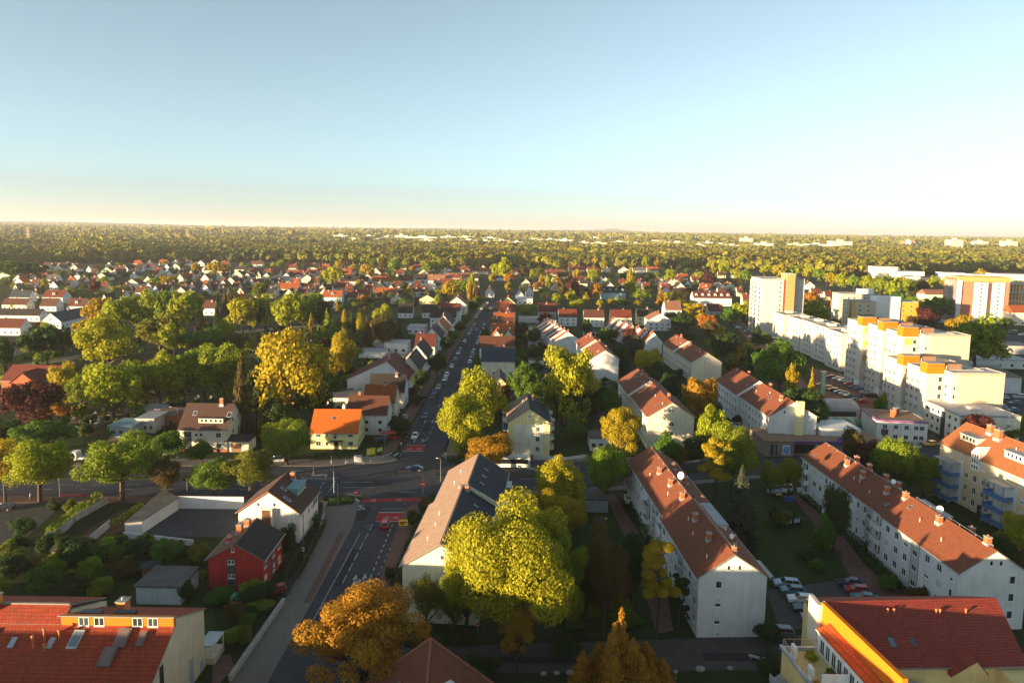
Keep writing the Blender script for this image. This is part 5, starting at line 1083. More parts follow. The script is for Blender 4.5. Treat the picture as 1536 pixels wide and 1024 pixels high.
# right side of the main street
SR = [(722, 772, 566, 'E', 'u', 'c', dict(eave=7.0, rise=5.0, depth=12, detail=1), 'wide house with a dark blue roof at the near end of the right street row'),
 (719, 771, 546, 'E', 'b', 'w', dict(eave=7.5, rise=4.8, depth=12, detail=1), 'wide house with a rusty brown roof behind the dark blue roof'),
 (733, 756, 531, 'N', 'o', 'c', dict(eave=7.0, rise=4.8, depth=11, detail=1), 'cream lit gable with orange roof in the right street row'),
 (752, 772, 529, 'N', 'd', 'c', dict(eave=7.0, rise=4.5, depth=11, detail=0), 'dark roofed house with pale verge behind the cream gable, right street row'),
 (738, 771, 517, 'E', 'o', 'c', dict(eave=6.5, rise=4.6, depth=11, detail=1), 'mottled orange roof just beyond the cream lit gable of the right street row'),
 (737, 770, 506, 'E', 'b', 'w', dict(eave=6.5, rise=4.6, depth=11, detail=1), 'house with a brown roof halfway along the right street row'),
 (740, 771, 497, 'E', 'o', 'c', dict(eave=6.5, rise=4.6, depth=11, detail=1), 'house with a clean orange roof halfway along the right street row'),
 (741, 771, 489, 'E', 'r', 'w', dict(eave=6.5, rise=4.6, depth=11, dorm=2), 'house with a red roof and dormers in the far half of the right street row'),
 (750, 773, 481, 'E', 'm', 'w', dict(eave=6.5, rise=4.6, depth=11), 'house with a maroon roof in the far half of the right street row'),
 (745, 765, 475, 'E', 'o', 'c', dict(eave=6.0, rise=4.6, depth=10), 'lit orange roof in front of the yellow gable, right street row'),
 (750, 773, 468, 'N', 'm', 'y', dict(eave=6.5, rise=5.0, depth=14), 'yellow gable at the far end of the right street row')]
for (x0, x1, by, o, rf, wl, kw, lab) in SR: house(lab, x0, x1, by, o, rf, wl, group='houses along the right side of the main street', **kw)
# sheds, garages and flat roofs
for (x0, x1, by, H, dep, wl, rf, lab) in ((538, 577, 537, 3.2, 9, WHITE, TIN, 'long white garage with a grey blue roof in the yards left of the main street'), (577, 611, 530, 5.0, 12, WHITE, PALER, 'pale flat roofed workshop behind the white garages'), (549, 577, 527, 4, 9, WHITE, PALER, 'low white workshop behind the long white garage'),
 (575, 605, 545, 3, 8, WHITE, BITU, 'low shed with a dark roof beside the pale workshop'), (611, 637, 501, 4, 14, plaster('lilac_plaster', (.62, .62, .70)), TIN, 'pale grey flat building behind the dark roofed street house'), (487, 541, 612, 3.6, 12, WHITE, BITU, 'flat dark roofed outbuilding with white arched windows behind the street houses'), (545, 605, 578, 3.0, 9, GREYW, TIN, 'grey flat roof behind the broad maroon roofed house'),
 (776, 799, 457, 5, 20, WHITE, PALER, 'white flat roofed building at the bend of the main street'), (778, 808, 484, 3, 12, WHITE, PALER, 'long white yard wall building behind the right street row'), (793, 822, 497, 3, 8, WHITE, BITU, 'low white garages in the yard of the saw tooth terrace'), (793, 816, 549, 2.8, 7, WHITE, BITU, 'low white garage beside the round yellow tree'), (792, 813, 521, 2.6, 6, GREYW, TIN, 'grey shed roof in the back gardens of the right street row'),
 (816, 834, 493, 5, 9, WHITE, TIN, 'white gabled annex at the far end of the left saw tooth terrace'), (885, 918, 676, 3.6, 7, WHITE, BITU, 'small white garage with a dark roof by the yellow tree on the cross street'), (872, 912, 768, 2.8, 6, METAL, BITU, 'grey garage behind the birch on the cross street'), (629, 652, 435, 6, 12, CREAM, PALER, 'cream flat roofed block among the suburb houses'), (205, 232, 649, 4.2, 8, GREYW, TIN, 'grey stonemason workshop beside the cemetery'),
 (164, 200, 656, 3.4, 8, plaster('blue_grey_wall', (.20, .30, .34)), plain('blue_sheet', (.20, .32, .38), .5), 'blue glazed greenhouse shed beside the cemetery'), (228, 262, 640, 3.6, 9, BRICKW, plain('brown_sheet', (.18, .12, .10), .8), 'brown roofed workshop left of the cream house'), (215, 240, 628, 3, 6, WHITE, TIN, 'small white roofed store in the stonemason yard'), (205, 272, 906, 3.0, 6.5, plaster('pale_blue_wall', (.50, .55, .60)), BITU, 'low garage with a pale blue wall behind the lower left house'), (195, 330, 455, 0, 0, None, None, '')):
 if wl is None: continue
 low_hall(lab, x0, x1, by, H, dep, wl, rf, 'shed', name='outbuilding', win=0 if H < 3.3 else 3)
# chapel of the cemetery
B = house('red brick chapel with an orange lit cross gable beside the cemetery', 3, 84, 592, 'E', 'r', 'w', 5.2, 4.4, 13, 0, name='chapel', chim=False)
for ch in B.root.children:
 if ch.name.startswith('wall'): ch.data.materials[0] = BRICKW
b = MB(); b.prism([(-4.6, 0), (4.6, 0), (4.6, 5), (0, 8.6), (-4.6, 5)], -9.4, -2, axis='X'); 
for k in range(3): b.box(-9.46, -9.39, -2.6 + k * 2.1, -1.6 + k * 2.1, 1.2, 4.0, 1)
B.part('porch', b, [BRICKW, GLASS])
b = MB(); b.prism([(-5.0, 4.7), (0, 8.65), (5.0, 4.7), (5.0, 4.95), (0, 8.95), (-5.0, 4.95)], -9.7, -1.2, axis='X'); B.part('porch_roof', b, [ROOF['r']], B.roof)
# ------------------------------------------------------------------ ground, roads and paving
b = MB(); N = 48
ring = [(45000 * math.cos(2 * math.pi * k / N), 45000 * math.sin(2 * math.pi * k / N), 0) for k in range(N)]
b.poly(ring)
GROUND = groundmat('town_ground', ((.024, .042, .010), (.036, .046, .014), (.016, .030, .007)), .02, .25)
struct(b.obj('ground', GROUND))
# wood floor beyond the town
sheet('forest_floor', [(-2500, 372), (-2500, 396), (0, 398), (300, 394), (500, 401), (700, 401), (900, 404), (1100, 410), (1250, 428), (1350, 440), (1450, 425), (4200, 432), (4200, 405), (768, 349.5)], .01, groundmat('wood_floor', ((.02, .022, .008), (.03, .025, .01), (.015, .018, .006)), .02, .1))
sheet('sports_field', [(1205, 428), (1236, 430), (1250, 443), (1203, 443)], .03, MEADOW)
# cross street
Lf = lambda x, y0, y1: y0 + (y1 - y0) * x / 1150
sheet('cross_street', [(-900, 712), (-900, 766), (0, 746), (480, 744), (760, 738), (1000, 722), (1180, 707), (1420, 690), (1700, 668), (1700, 648), (1420, 668), (1180, 686), (1000, 692), (760, 688), (590, 690), (480, 696), (0, 695)], .02, ASPH)
sheet('main_street', [(300, 1150), (395, 1035), (471, 898), (528, 791), (545, 745), (596, 700), (603, 676), (640, 598), (672, 545), (700, 500), (722, 470), (737, 454), (752, 447), (775, 443), (800, 441), (800, 446), (768, 449), (752, 458), (740, 471), (728, 495), (712, 545), (690, 603), (666, 676), (662, 696), (640, 745), (608, 764), (599, 781), (565, 885), (500, 1150)], .03, ASPH)
raised('pavement', [(330, 1060), (395, 1035), (471, 898), (528, 791), (540, 752), (485, 752), (478, 790), (426, 902), (345, 1022)], PAVE)
sheet('cycle_path', [(455, 905), (508, 800), (517, 800), (466, 905)], .126, PAVER); raised('pavement', [(565, 885), (599, 781), (608, 764), (628, 752), (655, 752), (606, 868), (600, 900), (560, 1010), (520, 1100), (500, 1150)], PAVER)
raised('pavement', [(594, 676), (600, 663), (640, 594), (671, 543), (699, 499), (721, 469), (735, 454), (728, 454), (712, 469), (684, 505), (651, 552), (617, 604), (588, 655), (570, 686)], PAVER)
raised('pavement', [(670, 676), (694, 603), (716, 545), (731, 495), (743, 471), (754, 459), (765, 454), (756, 474), (741, 497), (726, 548), (706, 603), (684, 690), (668, 688)], PAVE)
raised('pavement', [(-600, 699), (0, 688), (300, 688), (470, 689), (585, 683), (597, 690), (590, 693), (480, 699), (0, 698), (-600, 710)], PAVE)
raised('pavement', [(-600, 756), (0, 744), (300, 745), (485, 744), (485, 752), (300, 753), (0, 754), (-600, 768)], PAVER)
raised('pavement', [(690, 690), (760, 691), (1000, 693.5), (1128, 688), (1128, 682), (1000, 686), (760, 685), (688, 684)], PAVE)
raised('pavement', [(655, 745), (760, 739), (1000, 724), (1190, 708), (1190, 713), (1000, 730), (760, 746), (655, 752)], PAVE)
struct_grass = [((-600, 722), (0, 714), (320, 715.5), (440, 716), (440, 719), (320, 719.5), (0, 718.5), (-600, 727)), ((780, 712), (1000, 708), (1120, 702), (1120, 704), (1000, 711), (780, 715))]
for p in struct_grass: raised('median_strip', list(p), LAWN, .14)
raised('traffic_island', [(440, 716), (500, 716), (508, 718), (500, 720), (440, 719)], PAVE, .14)
raised('traffic_island', [(492, 752), (526, 748), (534, 751), (528, 757), (490, 760)], LAWN, .16)
# red lanes
sheet('red_bike_box', [(568, 769), (607.5, 769), (603.5, 781), (563, 781)], .045, REDLANE)
sheet('red_bike_box', [(609.5, 668), (638.5, 668), (634.5, 676), (604.5, 676)], .045, REDLANE)
sheet('red_bike_crossing', [(544, 748), (632, 746), (630, 751.5), (541, 753.5)], .045, REDLANE)
sheet('red_bike_crossing', [(90, 741), (150, 741), (148, 745), (88, 745)], .045, REDLANE)
def line(p0, p1, wd=.14, z=.06, name='road_marking'):
 a, c = P(*p0), P(*p1); d = (c - a).normalized(); n = Vector((-d.y, d.x, 0)) * wd / 2
 b = MB(); b.poly([((a - n).x, (a - n).y, z), ((c - n).x, (c - n).y, z), ((c + n).x, (c + n).y, z), ((a + n).x, (a + n).y, z)]); return struct(b.obj(name, MARK))
def dashes(p0, p1, on=2.0, off=2.0, wd=.14):
 a, c = P(*p0), P(*p1); L = (c - a).length; d = (c - a) / L; n = Vector((-d.y, d.x, 0)) * wd / 2; t = 0; b = MB(); z = .06
 while t < L:
  q0 = a + d * t; q1 = a + d * min(L, t + on); b.poly([((q0 - n).x, (q0 - n).y, z), ((q1 - n).x, (q1 - n).y, z), ((q1 + n).x, (q1 + n).y, z), ((q0 + n).x, (q0 + n).y, z)]); t += on + off
 struct(b.obj('road_marking', MARK))
line((568.5, 768.3), (607.5, 768.3), .45); line((563, 781.8), (603, 781.8), .3); line((572, 763.5), (609, 762.5), .12)
line((609.5, 667.3), (638.5, 667.3), .3); line((604.5, 676.6), (634.5, 676.6), .35)
dashes((559, 786), (511, 880), 3, 1.4, .16); dashes((589, 786), (548, 884), 1.2, 1.2, .2); dashes((596, 797), (560, 880), .9, 1.6, .14); dashes((540, 800), (470, 930), 6, .2, .13)
dashes((606, 662), (628, 625), 2, 1.5, .16); dashes((640, 660), (660, 622), 3, 3, .14); dashes((662, 620), (715, 520), 3, 5, .14); dashes((600, 684), (604, 676), 1, 1, .2)
line((492, 712.5), (492.5, 712.4), .2); line((467, 713), (491, 712), .7); line((464, 717.3), (490, 716.3), .7); line((490, 712), (487, 717), .5)
dashes((489, 718), (478, 736), 1.5, 1.0, .2); dashes((503, 721), (494, 737), .9, .8, .4); line((510, 723.5), (560, 723.2), .15); line((515, 731), (560, 731), .15); line((600, 738.6), (622, 738.4), .2); line((520, 740), (542, 744), .15)
for y, xs in ((706, range(-60, 440, 55)), (727, range(-60, 470, 50)), (733.5, range(0, 470, 60)), (702, range(790, 1120, 60)), (719, range(780, 1000, 55))):
 for x in xs: line((x, y - (0 if x < 760 else (x - 760) * .03)), (x + 20, y - (0 if x < 760 else (x - 740) * .03)), .14)
for k in range(6): line((779 + k * 4, 700 + k * .4), (800 + k * 3, 704.5), .25)
for k in range(5): line((497 + k * 9, 748.8 - k * .3), (503 + k * 9, 754 - k * .4), .7)
line((520, 757), (541, 765), .5); line((533, 755.5), (547, 764), .5); line((525, 760), (545, 757), .3)
line((487, 696), (500, 689), .4); line((480, 692), (508, 690.5), .35); line((577, 684), (588, 679), .6); line((590, 684), (598, 679), .6); line((662, 682), (668, 686), .4)
def arrow(px, py, ln, turn=0, ang=.06):
 g = P(px, py); b = MB(); z = .06
 ca, sa = math.cos(ang), math.sin(ang); T = lambda x, y: (g.x + x * ca - y * sa, g.y + x * sa + y * ca, z)
 b.poly([T(-.1, 0), T(.1, 0), T(.1, ln * .6), T(-.1, ln * .6)]); b.poly([T(-.42, ln * .55), T(.42, ln * .55), T(0, ln)])
 if turn: b.poly([T(.1 * turn, ln * .2), T(.1 * turn, ln * .35), T(.8 * turn, ln * .5), T(.8 * turn, ln * .35)]); b.poly([T(.7 * turn, ln * .62), T(.7 * turn, ln * .25), T(1.3 * turn, ln * .5)])
 struct(b.obj('road_arrow', MARK))
arrow(529, 879, 4.2, 1); arrow(543, 878, 4.6, 0); arrow(498, 986, 4.5, 0, -.1); arrow(505, 960, 4.0, 0, -.1)
arrow(621, 664, 3.5, 0); arrow(633, 663, 3.5, 1); arrow(637, 635, 3.5, 0); arrow(648, 634, 3.5, 1); arrow(659, 610, 3, 0)
def bike(px, py, s=1.0):
 g = P(px, py); b = MB(); z = .06
 for cx in (-.5, .5):
  for k in range(10):
   a0, a1 = 2 * math.pi * k / 10, 2 * math.pi * (k + 1) / 10
   b.poly([(g.x + (cx + r * math.cos(a)) * s, g.y + r * math.sin(a) * s * 2.2, z) for a, r in ((a0, .28), (a1, .28), (a1, .38), (a0, .38))])
 for (x0, y0, x1, y1) in ((-.5, 0, -.1, .9), (-.1, .9, .4, .8), (-.1, .9, 0, 0), (0, 0, .4, .8), (.5, 0, .35, 1.2), (.2, 1.2, .45, 1.2)):
  d = Vector((x1 - x0, y1 - y0, 0)).normalized(); n = Vector((-d.y, d.x, 0)) * .05
  b.poly([(g.x + (x + sx * n.x) * s, g.y + (y + sx * n.y) * s, z) for x, y, sx in ((x0, y0, 1), (x1, y1, 1), (x1, y1, -1), (x0, y0, -1))])
 struct(b.obj('bicycle_symbol', MARK))
bike(579, 777, .75); bike(594, 777, .75); bike(615, 673.5, .8); bike(628, 673.5, .8); bike(598, 750, .7); bike(560, 750.8, .7)
# lower lane, paths, lawns, car parks
sheet('lower_lane', [(560, 972), (700, 968), (1000, 958), (1150, 953), (1260, 950), (1330, 985), (1200, 1003), (1000, 1006), (700, 1010), (540, 1020)], .015, ASPH2)
sheet('lawn', [(1118, 745), (1195, 735), (1300, 865), (1280, 878), (1160, 874), (1128, 810)], .015, LAWN)
sheet('lawn', [(870, 790), (930, 770), (985, 900), (1000, 950), (880, 955), (860, 880)], .015, LAWN)
sheet('lawn', [(830, 640), (880, 640), (890, 682), (835, 682)], .015, LAWN); sheet('lawn', [(755, 757), (800, 752), (800, 770), (752, 775)], .015, LAWN)
sheet('garden_path', [(908, 742), (921, 741), (960, 800), (1000, 890), (1010, 945), (985, 950), (965, 880), (935, 800)], .02, PAVER)
sheet('garden_path', [(1187, 742), (1199, 741), (1262, 800), (1300, 850), (1365, 895), (1340, 905), (1278, 866), (1243, 815)], .02, PAVER)
sheet('car_park', [(1148, 885), (1228, 874), (1300, 862), (1330, 880), (1290, 935), (1170, 945)], .018, ASPH2)
sheet('car_park', [(1215, 552), (1262, 560), (1330, 606), (1340, 640), (1300, 640), (1225, 597)], .018, PAVER)
sheet('yard', [(1440, 500), (1480, 492), (1600, 510), (1600, 545), (1500, 530), (1450, 520)], .018, ASPH2); sheet('yard', [(1480, 590), (1600, 580), (1600, 690), (1500, 660)], .018, ASPH)
sheet('forecourt', [(1030, 655), (1128, 648), (1146, 684), (1146, 691), (1040, 694)], .018, ASPH2); sheet('forecourt', [(1180, 683), (1290, 676), (1400, 650), (1420, 670), (1190, 690)], .016, ASPH2)
sheet('side_street', [(1085, 470), (1100, 470), (1180, 540), (1230, 600), (1215, 600), (1150, 540)], .018, PAVER)
sheet('side_street', [(806, 500), (822, 500), (828, 545), (820, 560), (808, 560)], .018, ASPH); sheet('side_street', [(870, 600), (935, 594), (940, 640), (900, 650)], .016, ASPH2); sheet('yard', [(520, 600), (600, 560), (640, 520), (655, 525), (600, 600), (560, 655)], .014, ASPH2)
sheet('car_park', [(-60, 748), (75, 752), (80, 770), (35, 810), (-60, 830)], .018, ASPH2)
sheet('garden_path', [(120, 690), (190, 640), (200, 643), (140, 692)], .018, plain('sand_path', (.20, .15, .09), .95))
for p in (((90, 630), (250, 600), (255, 606), (95, 640)), ((250, 560), (420, 520), (424, 524), (252, 567)), ((330, 498), (480, 486), (482, 489), (332, 503)), ((20, 548), (130, 530), (132, 535), (22, 555)), ((400, 516), (480, 500), (484, 503), (402, 522)), ((60, 660), (170, 625), (172, 630), (64, 668)), ((200, 590), (340, 560), (342, 565), (202, 597))): sheet('cemetery_path', list(p), .018, plain('sand_path', (.20, .15, .09), .95))
sheet('side_street', [(10, 527), (60, 513), (100, 512), (62, 524), (12, 538)], .02, ASPH2)
sheet('garden_bed', [(480, 780), (488, 768), (495, 775), (440, 870), (425, 880), (428, 850)], .02, DIRT)
sheet('vegetable_garden', [(120, 800), (185, 762), (230, 762), (150, 815)], .016, groundmat('turned_soil', ((.10, .05, .03), (.14, .07, .045), (.06, .045, .025)), .2, .8))
sheet('lawn', [(0, 880), (60, 850), (330, 850), (320, 905), (330, 1000), (300, 930), (0, 890)], .012, LAWN)
sheet('garden_path', [(320, 985), (345, 980), (352, 1000), (330, 1024), (318, 1024)], .02, PAVER)
sheet('lawn', [(700, 600), (770, 600), (765, 680), (690, 680)], .013, LAWN); sheet('lawn', [(-100, 640), (130, 640), (120, 690), (-100, 690)], .012, LAWN)
sheet('cemetery_ground', [(0, 545), (130, 520), (480, 480), (520, 500), (500, 560), (360, 640), (200, 650), (0, 660)], .011, groundmat('cemetery_soil', ((.03, .035, .014), (.05, .04, .022), (.02, .028, .01)), .06, .5))
# sunken flat roofed garage court behind the white house
def wall_thing(name, label, pts, h, mat, wd=.25, cat='wall', z=0.0, cap=None):
 b = MB()
 q = [P(*p) for p in pts]
 for a, c in zip(q[:-1], q[1:]):
  d = (c - a).normalized(); n = Vector((-d.y, d.x, 0)) * wd / 2
  b.slab([a - n, c - n, c + n, a + n], z - .05, z + h); 
  if cap: b.slab([a - n * 1.3, c - n * 1.3, c + n * 1.3, a + n * 1.3], z + h, z + h + .06, 1)
 return tag(b.obj(name, [mat, cap or mat]), label, cat)
sheet('garage_court', [(200, 803), (268, 762), (372, 762), (360, 806)], .02, ASPH)
g = [P(*p) for p in ((188, 803), (214, 800), (268, 764), (246, 751))]
B = Bld('garage_row', 'long flat roofed garage with a white wall along the sunken court', 'garages', (0, 0, 0), 0)
b = MB(); b.slab(g, -.1, 2.6); B.part('wall', b, [WHITE]); b = MB(); c = (g[0] + g[1] + g[2] + g[3]) / 4; b.slab([c + (p - c) * 1.02 for p in g], 2.604, 2.8); B.part('roof', b, [BITU])
wall_thing('garden_wall', 'white rendered wall along the cross street side of the garage court', [(268, 762), (366, 763)], 2.8, WHITE)
wall_thing('garden_wall', 'low white wall on the near side of the garage court', [(186, 806), (290, 818)], 1.2, WHITE)
wall_thing('garden_wall', 'grey stepped concrete wall beside the vegetable garden', [(68, 812), (100, 795), (112, 782), (160, 755)], 1.5, CONC)
wall_thing('garden_wall', 'pale grey wall beside the garage in the gardens', [(135, 815), (165, 790)], 1.6, TIN)
wall_thing('garden_wall', 'long pale wall along the pavement at the bottom left of the main street', [(345, 1022), (426, 904)], .9, plain('pale_wall', (.42, .38, .34), .9), .4, cap=CONC)
wall_thing('garden_wall', 'dark slatted fence along the pavement beside the red house', [(427, 900), (462, 838), (478, 800)], 1.3, DARKM, .1, 'fence')
wall_thing('garden_wall', 'pale panel fence along the pavement beside the white gabled house', [(479, 798), (487, 772), (487, 760)], 1.2, TIN, .1, 'fence')
wall_thing('garden_wall', 'white wall between bus stop and small garage on the cross street', [(800, 689), (850, 690), (880, 686)], .9, WHITE)
wall_thing('garden_wall', 'white yard wall running up to the long row house in the suburb', [(32, 512), (62, 503), (80, 505), (128, 495)], 2.2, WHITE)
wall_thing('garden_wall', 'red brick wall beside the stonemason yard', [(88, 686), (115, 684)], 1.6, BRICKW)
# white railing at the crossing corner
def railing(label, pts, h=1.0, mat=TRIM, step=1.6):
 b = MB()
 for a, c in zip(pts[:-1], pts[1:]):
  p, q = P(*a), P(*c); L = (q - p).length; n = max(1, int(L / step))
  for k in range(n + 1): r = p + (q - p) * k / n; b.tube(r, r + Vector((0, 0, h)), .04, .04, 5)
  for z in (h, h * .5): b.tube(p + Vector((0, 0, z)), q + Vector((0, 0, z)), .045, .045, 5)
 return tag(b.obj('guard_rail', [mat]), label, 'railing')
railing('white guard rail curving round the corner in front of the yellow house', [(518, 696), (545, 696), (566, 692), (576, 689)])
railing('white railing along the far pavement of the cross street beside the bus', [(806, 690), (842, 689)])
# worn patches, manholes and repairs on the streets
PATCH = groundmat('asphalt_repair', ((.034, .035, .042), (.045, .046, .054), (.03, .03, .034)), .3, 1.5)
rp = random.Random(6)
for (x, y, a, c) in ((545, 770, 2.2, 7), (520, 850, 1.2, 14), (560, 725, 9, 2.0), (690, 712, 12, 1.4), (640, 640, 1.6, 9), (655, 600, 1.1, 16), (690, 545, 1.3, 14), (700, 520, 1, 20), (420, 722, 14, 1.2), (250, 730, 18, 1.0), (120, 705, 10, 1.6), (480, 930, 1.4, 8), (900, 705, 14, 1.3), (1100, 985, 9, 2), (820, 990, 14, 1.5), (600, 742, 6, 2.5)):
 g = P(x, y); b = MB(); b.poly([(g.x - a / 2, g.y - c / 2, .035), (g.x + a / 2, g.y - c / 2 + rp.uniform(-.3, .3), .035), (g.x + a / 2 + rp.uniform(-.3, .3), g.y + c / 2, .035), (g.x - a / 2, g.y + c / 2, .035)]); struct(b.obj('asphalt_patch', PATCH))
for (x, y) in ((536, 815), (505, 880), (575, 735), (640, 720), (622, 690), (648, 620), (668, 585), (470, 728), (330, 732), (700, 700), (860, 703), (950, 985), (492, 772), (300, 705)):
 g = P(x, y); b = MB(); b.tube((g.x, g.y, .02), (g.x, g.y, .05), .38, .38, 10); struct(b.obj('manhole_cover', plain('cast_iron', (.025, .025, .028), .6)))
# ------------------------------------------------------------------ vehicles
TYRE = BLACK; RIM = plain('alloy_rim', (.45, .46, .48), .35, .7); CARGL = plain('car_glass', (.015, .02, .025), .06, 0, 0, spec=.7); HEADL = plain('headlight_glass', (.6, .6, .6), .1, 0, 0); TAILL = plain('tail_light', (.35, .01, .01), .2, 0, 0)
CARC = dict(white=(.74, .74, .73), silver=(.42, .44, .46), grey=(.14, .15, .16), black=(.016, .016, .018), blue=(.03, .09, .24), red=(.36, .02, .02), green=(.05, .15, .15), teal=(.06, .17, .22), orange=(.5, .13, .02), yellow=(.62, .36, .03), beige=(.42, .36, .26), dark_blue=(.02, .035, .08), light_blue=(.28, .38, .48))
SHAPE = dict(  # length, width, height, hood x, windscreen foot, roof start, roof end, rear foot
 hatchback=(4.1, 1.76, 1.48, .98, -1.0, -.35, 1.45, 1.95), estate=(4.6, 1.82, 1.48, .95, -1.05, -.35, 1.75, 2.2), saloon=(4.6, 1.80, 1.44, .93, -1.0, -.3, 1.0, 1.6), suv=(4.5, 1.88, 1.68, 1.08, -1.05, -.4, 1.75, 2.15), van=(5.2, 2.0, 2.2, 1.25, -1.9, -1.4, 2.5, 2.6))
_CC = {}
def car_parts(shape, color, near):
 k = (shape, color, near)
 if k in _CC: return _CC[k]
 L, W, H, hood, ws, r0, r1, rf = SHAPE[shape]; h = L / 2; bt = hood; body = paint('paint_' + color, CARC[color])
 b = MB(); lo = .24
 prof = [(-h + .06, lo), (-h, .5), (-h + .08, bt - .22), (-h + .5, bt - .1), (ws, bt), (rf, bt + .02), (h - .04, bt - .08), (h, .55), (h - .1, lo)]
 n = len(prof); stations = ((-W / 2, .93), (-W / 2 + .05, 1.0), (W / 2 - .05, 1.0), (W / 2, .93))
 i0 = len(b.v)
 for y, s in stations:
  for x, z in prof: b.v.append((x * (1 if s == 1 else .985), y, lo + .02 + (z - lo) * s if z > lo + .1 else z + (.03 if s < 1 else 0)))
 for q in range(3):
  for j in range(n):
   a = i0 + q * n + j; c = i0 + q * n + (j + 1) % n; b.f.append((a, c, c + n, a + n)); b.m.append(0)
 b.f.append(tuple(i0 + j for j in reversed(range(n)))); b.m.append(0); b.f.append(tuple(i0 + 3 * n + j for j in range(n))); b.m.append(0)
 y0, y1 = W / 2 - .06, W / 2 - .26     # roof
 for sx in (0,): 
  rz_ = H - .03
  top = [(r0, -y1, rz_), (r1, -y1, rz_), (r1, y1, rz_), (r0, y1, rz_)]
  b.poly([(r0 - .05, -y1, rz_ - .02), (r1 + .05, -y1, rz_ - .02), (r1 + .05, y1, rz_ - .02), (r0 - .05, y1, rz_ - .02)], 0)
  b.poly([(r0, -y1 + .1, H), (r1, -y1 + .1, H), (r1, y1 - .1, H), (r0, y1 - .1, H)], 0)
  for p, q in (((r0 - .05, -y1, rz_ - .02), (r1 + .05, -y1, rz_ - .02)), ((r1 + .05, y1, rz_ - .02), (r0 - .05, y1, rz_ - .02))):
   s = 1 if p[1] > 0 else -1; b.poly([p, q, (q[0] - .05 * (1 if q[0] > 0 else -1), s * (y1 - .1), H), (p[0] + .05 * (1 if p[0] < 0 else -1), s * (y1 - .1), H)], 0)
  b.poly([(r0 - .05, -y1, rz_ - .02), (r0, -y1 + .1, H), (r0, y1 - .1, H), (r0 - .05, y1, rz_ - .02)], 0)
 pil = [(ws, r0), ((r0 + r1) / 2 + .05, (r0 + r1) / 2 + .05), (rf, r1)]
 for xb, xt in pil:
  for s in (-1, 1): b.tube((xb, s * (y0 - .0), bt - .01), (xt, s * y1, H - .05), .05, .045, 5, 0)
 if shape == 'van':
  for s in (-1, 1): b.poly([(.0, s * (W / 2 - .1), bt), (rf, s * (W / 2 - .1), bt), (r1, s * (y1 + .02), H - .05), (.0, s * (y1 + .02), H - .05)], 0)
 g = MB(); zt = H - .07
 q = [(ws + .03, -y0, bt), (rf - .03, -y0, bt), (rf - .03, y0, bt), (ws + .03, y0, bt)]; t = [(r0, -y1, zt), (r1, -y1, zt), (r1, y1, zt), (r0, y1, zt)]
 for k_ in range(4): g.poly([q[k_], q[(k_ + 1) % 4], t[(k_ + 1) % 4], t[k_]], 0)
 wb = L * .29
 def wheel(m, x, y, mt, mr):
  s = 1 if y > 0 else -1; m.tube((x, y - s * .2, .31), (x, y, .31), .31, .31, 12, mt); m.tube((x, y, .31), (x, y + s * .015, .31), .19, .17, 8, mr)
 if near:
  res = [('body', b.mesh('car_body', [body]))]
  res.append(('windows', g.mesh('car_windows', [CARGL])))
  for x in (-wb, wb):
   for y in (-W / 2 + .0, W / 2): 
    m = MB(); wheel(m, x, y, 0, 1); res.append(('wheel', m.mesh('car_wheel', [TYRE, RIM])))
  for y in (-W / 2 + .3, W / 2 - .3):
   m = MB(); m.ball((-h + .08, y, bt - .3), .12, 8, 5, 0, (.7, 1.5, .8)); res.append(('headlight', m.mesh('headlight', [HEADL])))
   m = MB(); m.box(h - .05, h + .012, y - .13, y + .13, bt - .38, bt - .12); res.append(('tail_light', m.mesh('tail_light', [TAILL])))
  for s in (-1, 1):
   m = MB(); m.ball((ws + .45, s * (W / 2 + .07), bt + .08), .1, 7, 4, 0, (.7, 1, .8)); res.append(('mirror', m.mesh('mirror', [body])))
 else:
  m = MB()
  for x in (-wb, wb):
   for y in (-W / 2, W / 2): wheel(m, x, y, 2, 3)
  nv = len(b.v); b.v += g.v; b.f += [tuple(i + nv for i in f) for f in g.f]; b.m += [1] * len(g.f)
  nv = len(b.v); b.v += m.v; b.f += [tuple(i + nv for i in f) for f in m.f]; b.m += m.m
  for y in (-W / 2 + .3, W / 2 - .3): b.box(h - .05, h + .012, y - .13, y + .13, bt - .38, bt - .12, 5); b.box(-h - .01, -h + .1, y - .18, y + .18, bt - .4, bt - .2, 4)
  res = [(None, b.mesh('car', [body, CARGL, TYRE, RIM, HEADL, TAILL]))]
 for nme, me in res: me.polygons.foreach_set('use_smooth', [False] * len(me.polygons))
 _CC[k] = res; return res
def car(px, py, color, ang, label, shape='hatchback', group=None, near=None, z=.03):
 g = P(px, py); d = g.length; near = d < 215 if near is None else near
 parts = car_parts(shape, color, near)
 if near:
  root = thing('parked_car', label, 'car', (g.x, g.y, z), ang, group)
  for nme, me in parts: link(nme, me, root)
  return root
 o = link('parked_car', parts[0][1], None, (g.x, g.y, z), ang); return tag(o, label, 'van' if shape == 'van' else 'car', group)
CNAME = lambda c: c.replace('_', ' ')
UP = -math.pi / 2 - .02; DOWN = math.pi / 2 - .02     # UP: nose away from the camera, DOWN: nose towards it
def street_cars(spec, side, face, group):
 for i, (x, y, c, s) in enumerate(spec):
  car(x, y, c, face + rnd.uniform(-.03, .03), '%s %s parked on the %s side of the main street, %s from the crossing' % (CNAME(c), s, side, nth(i)), s, group)
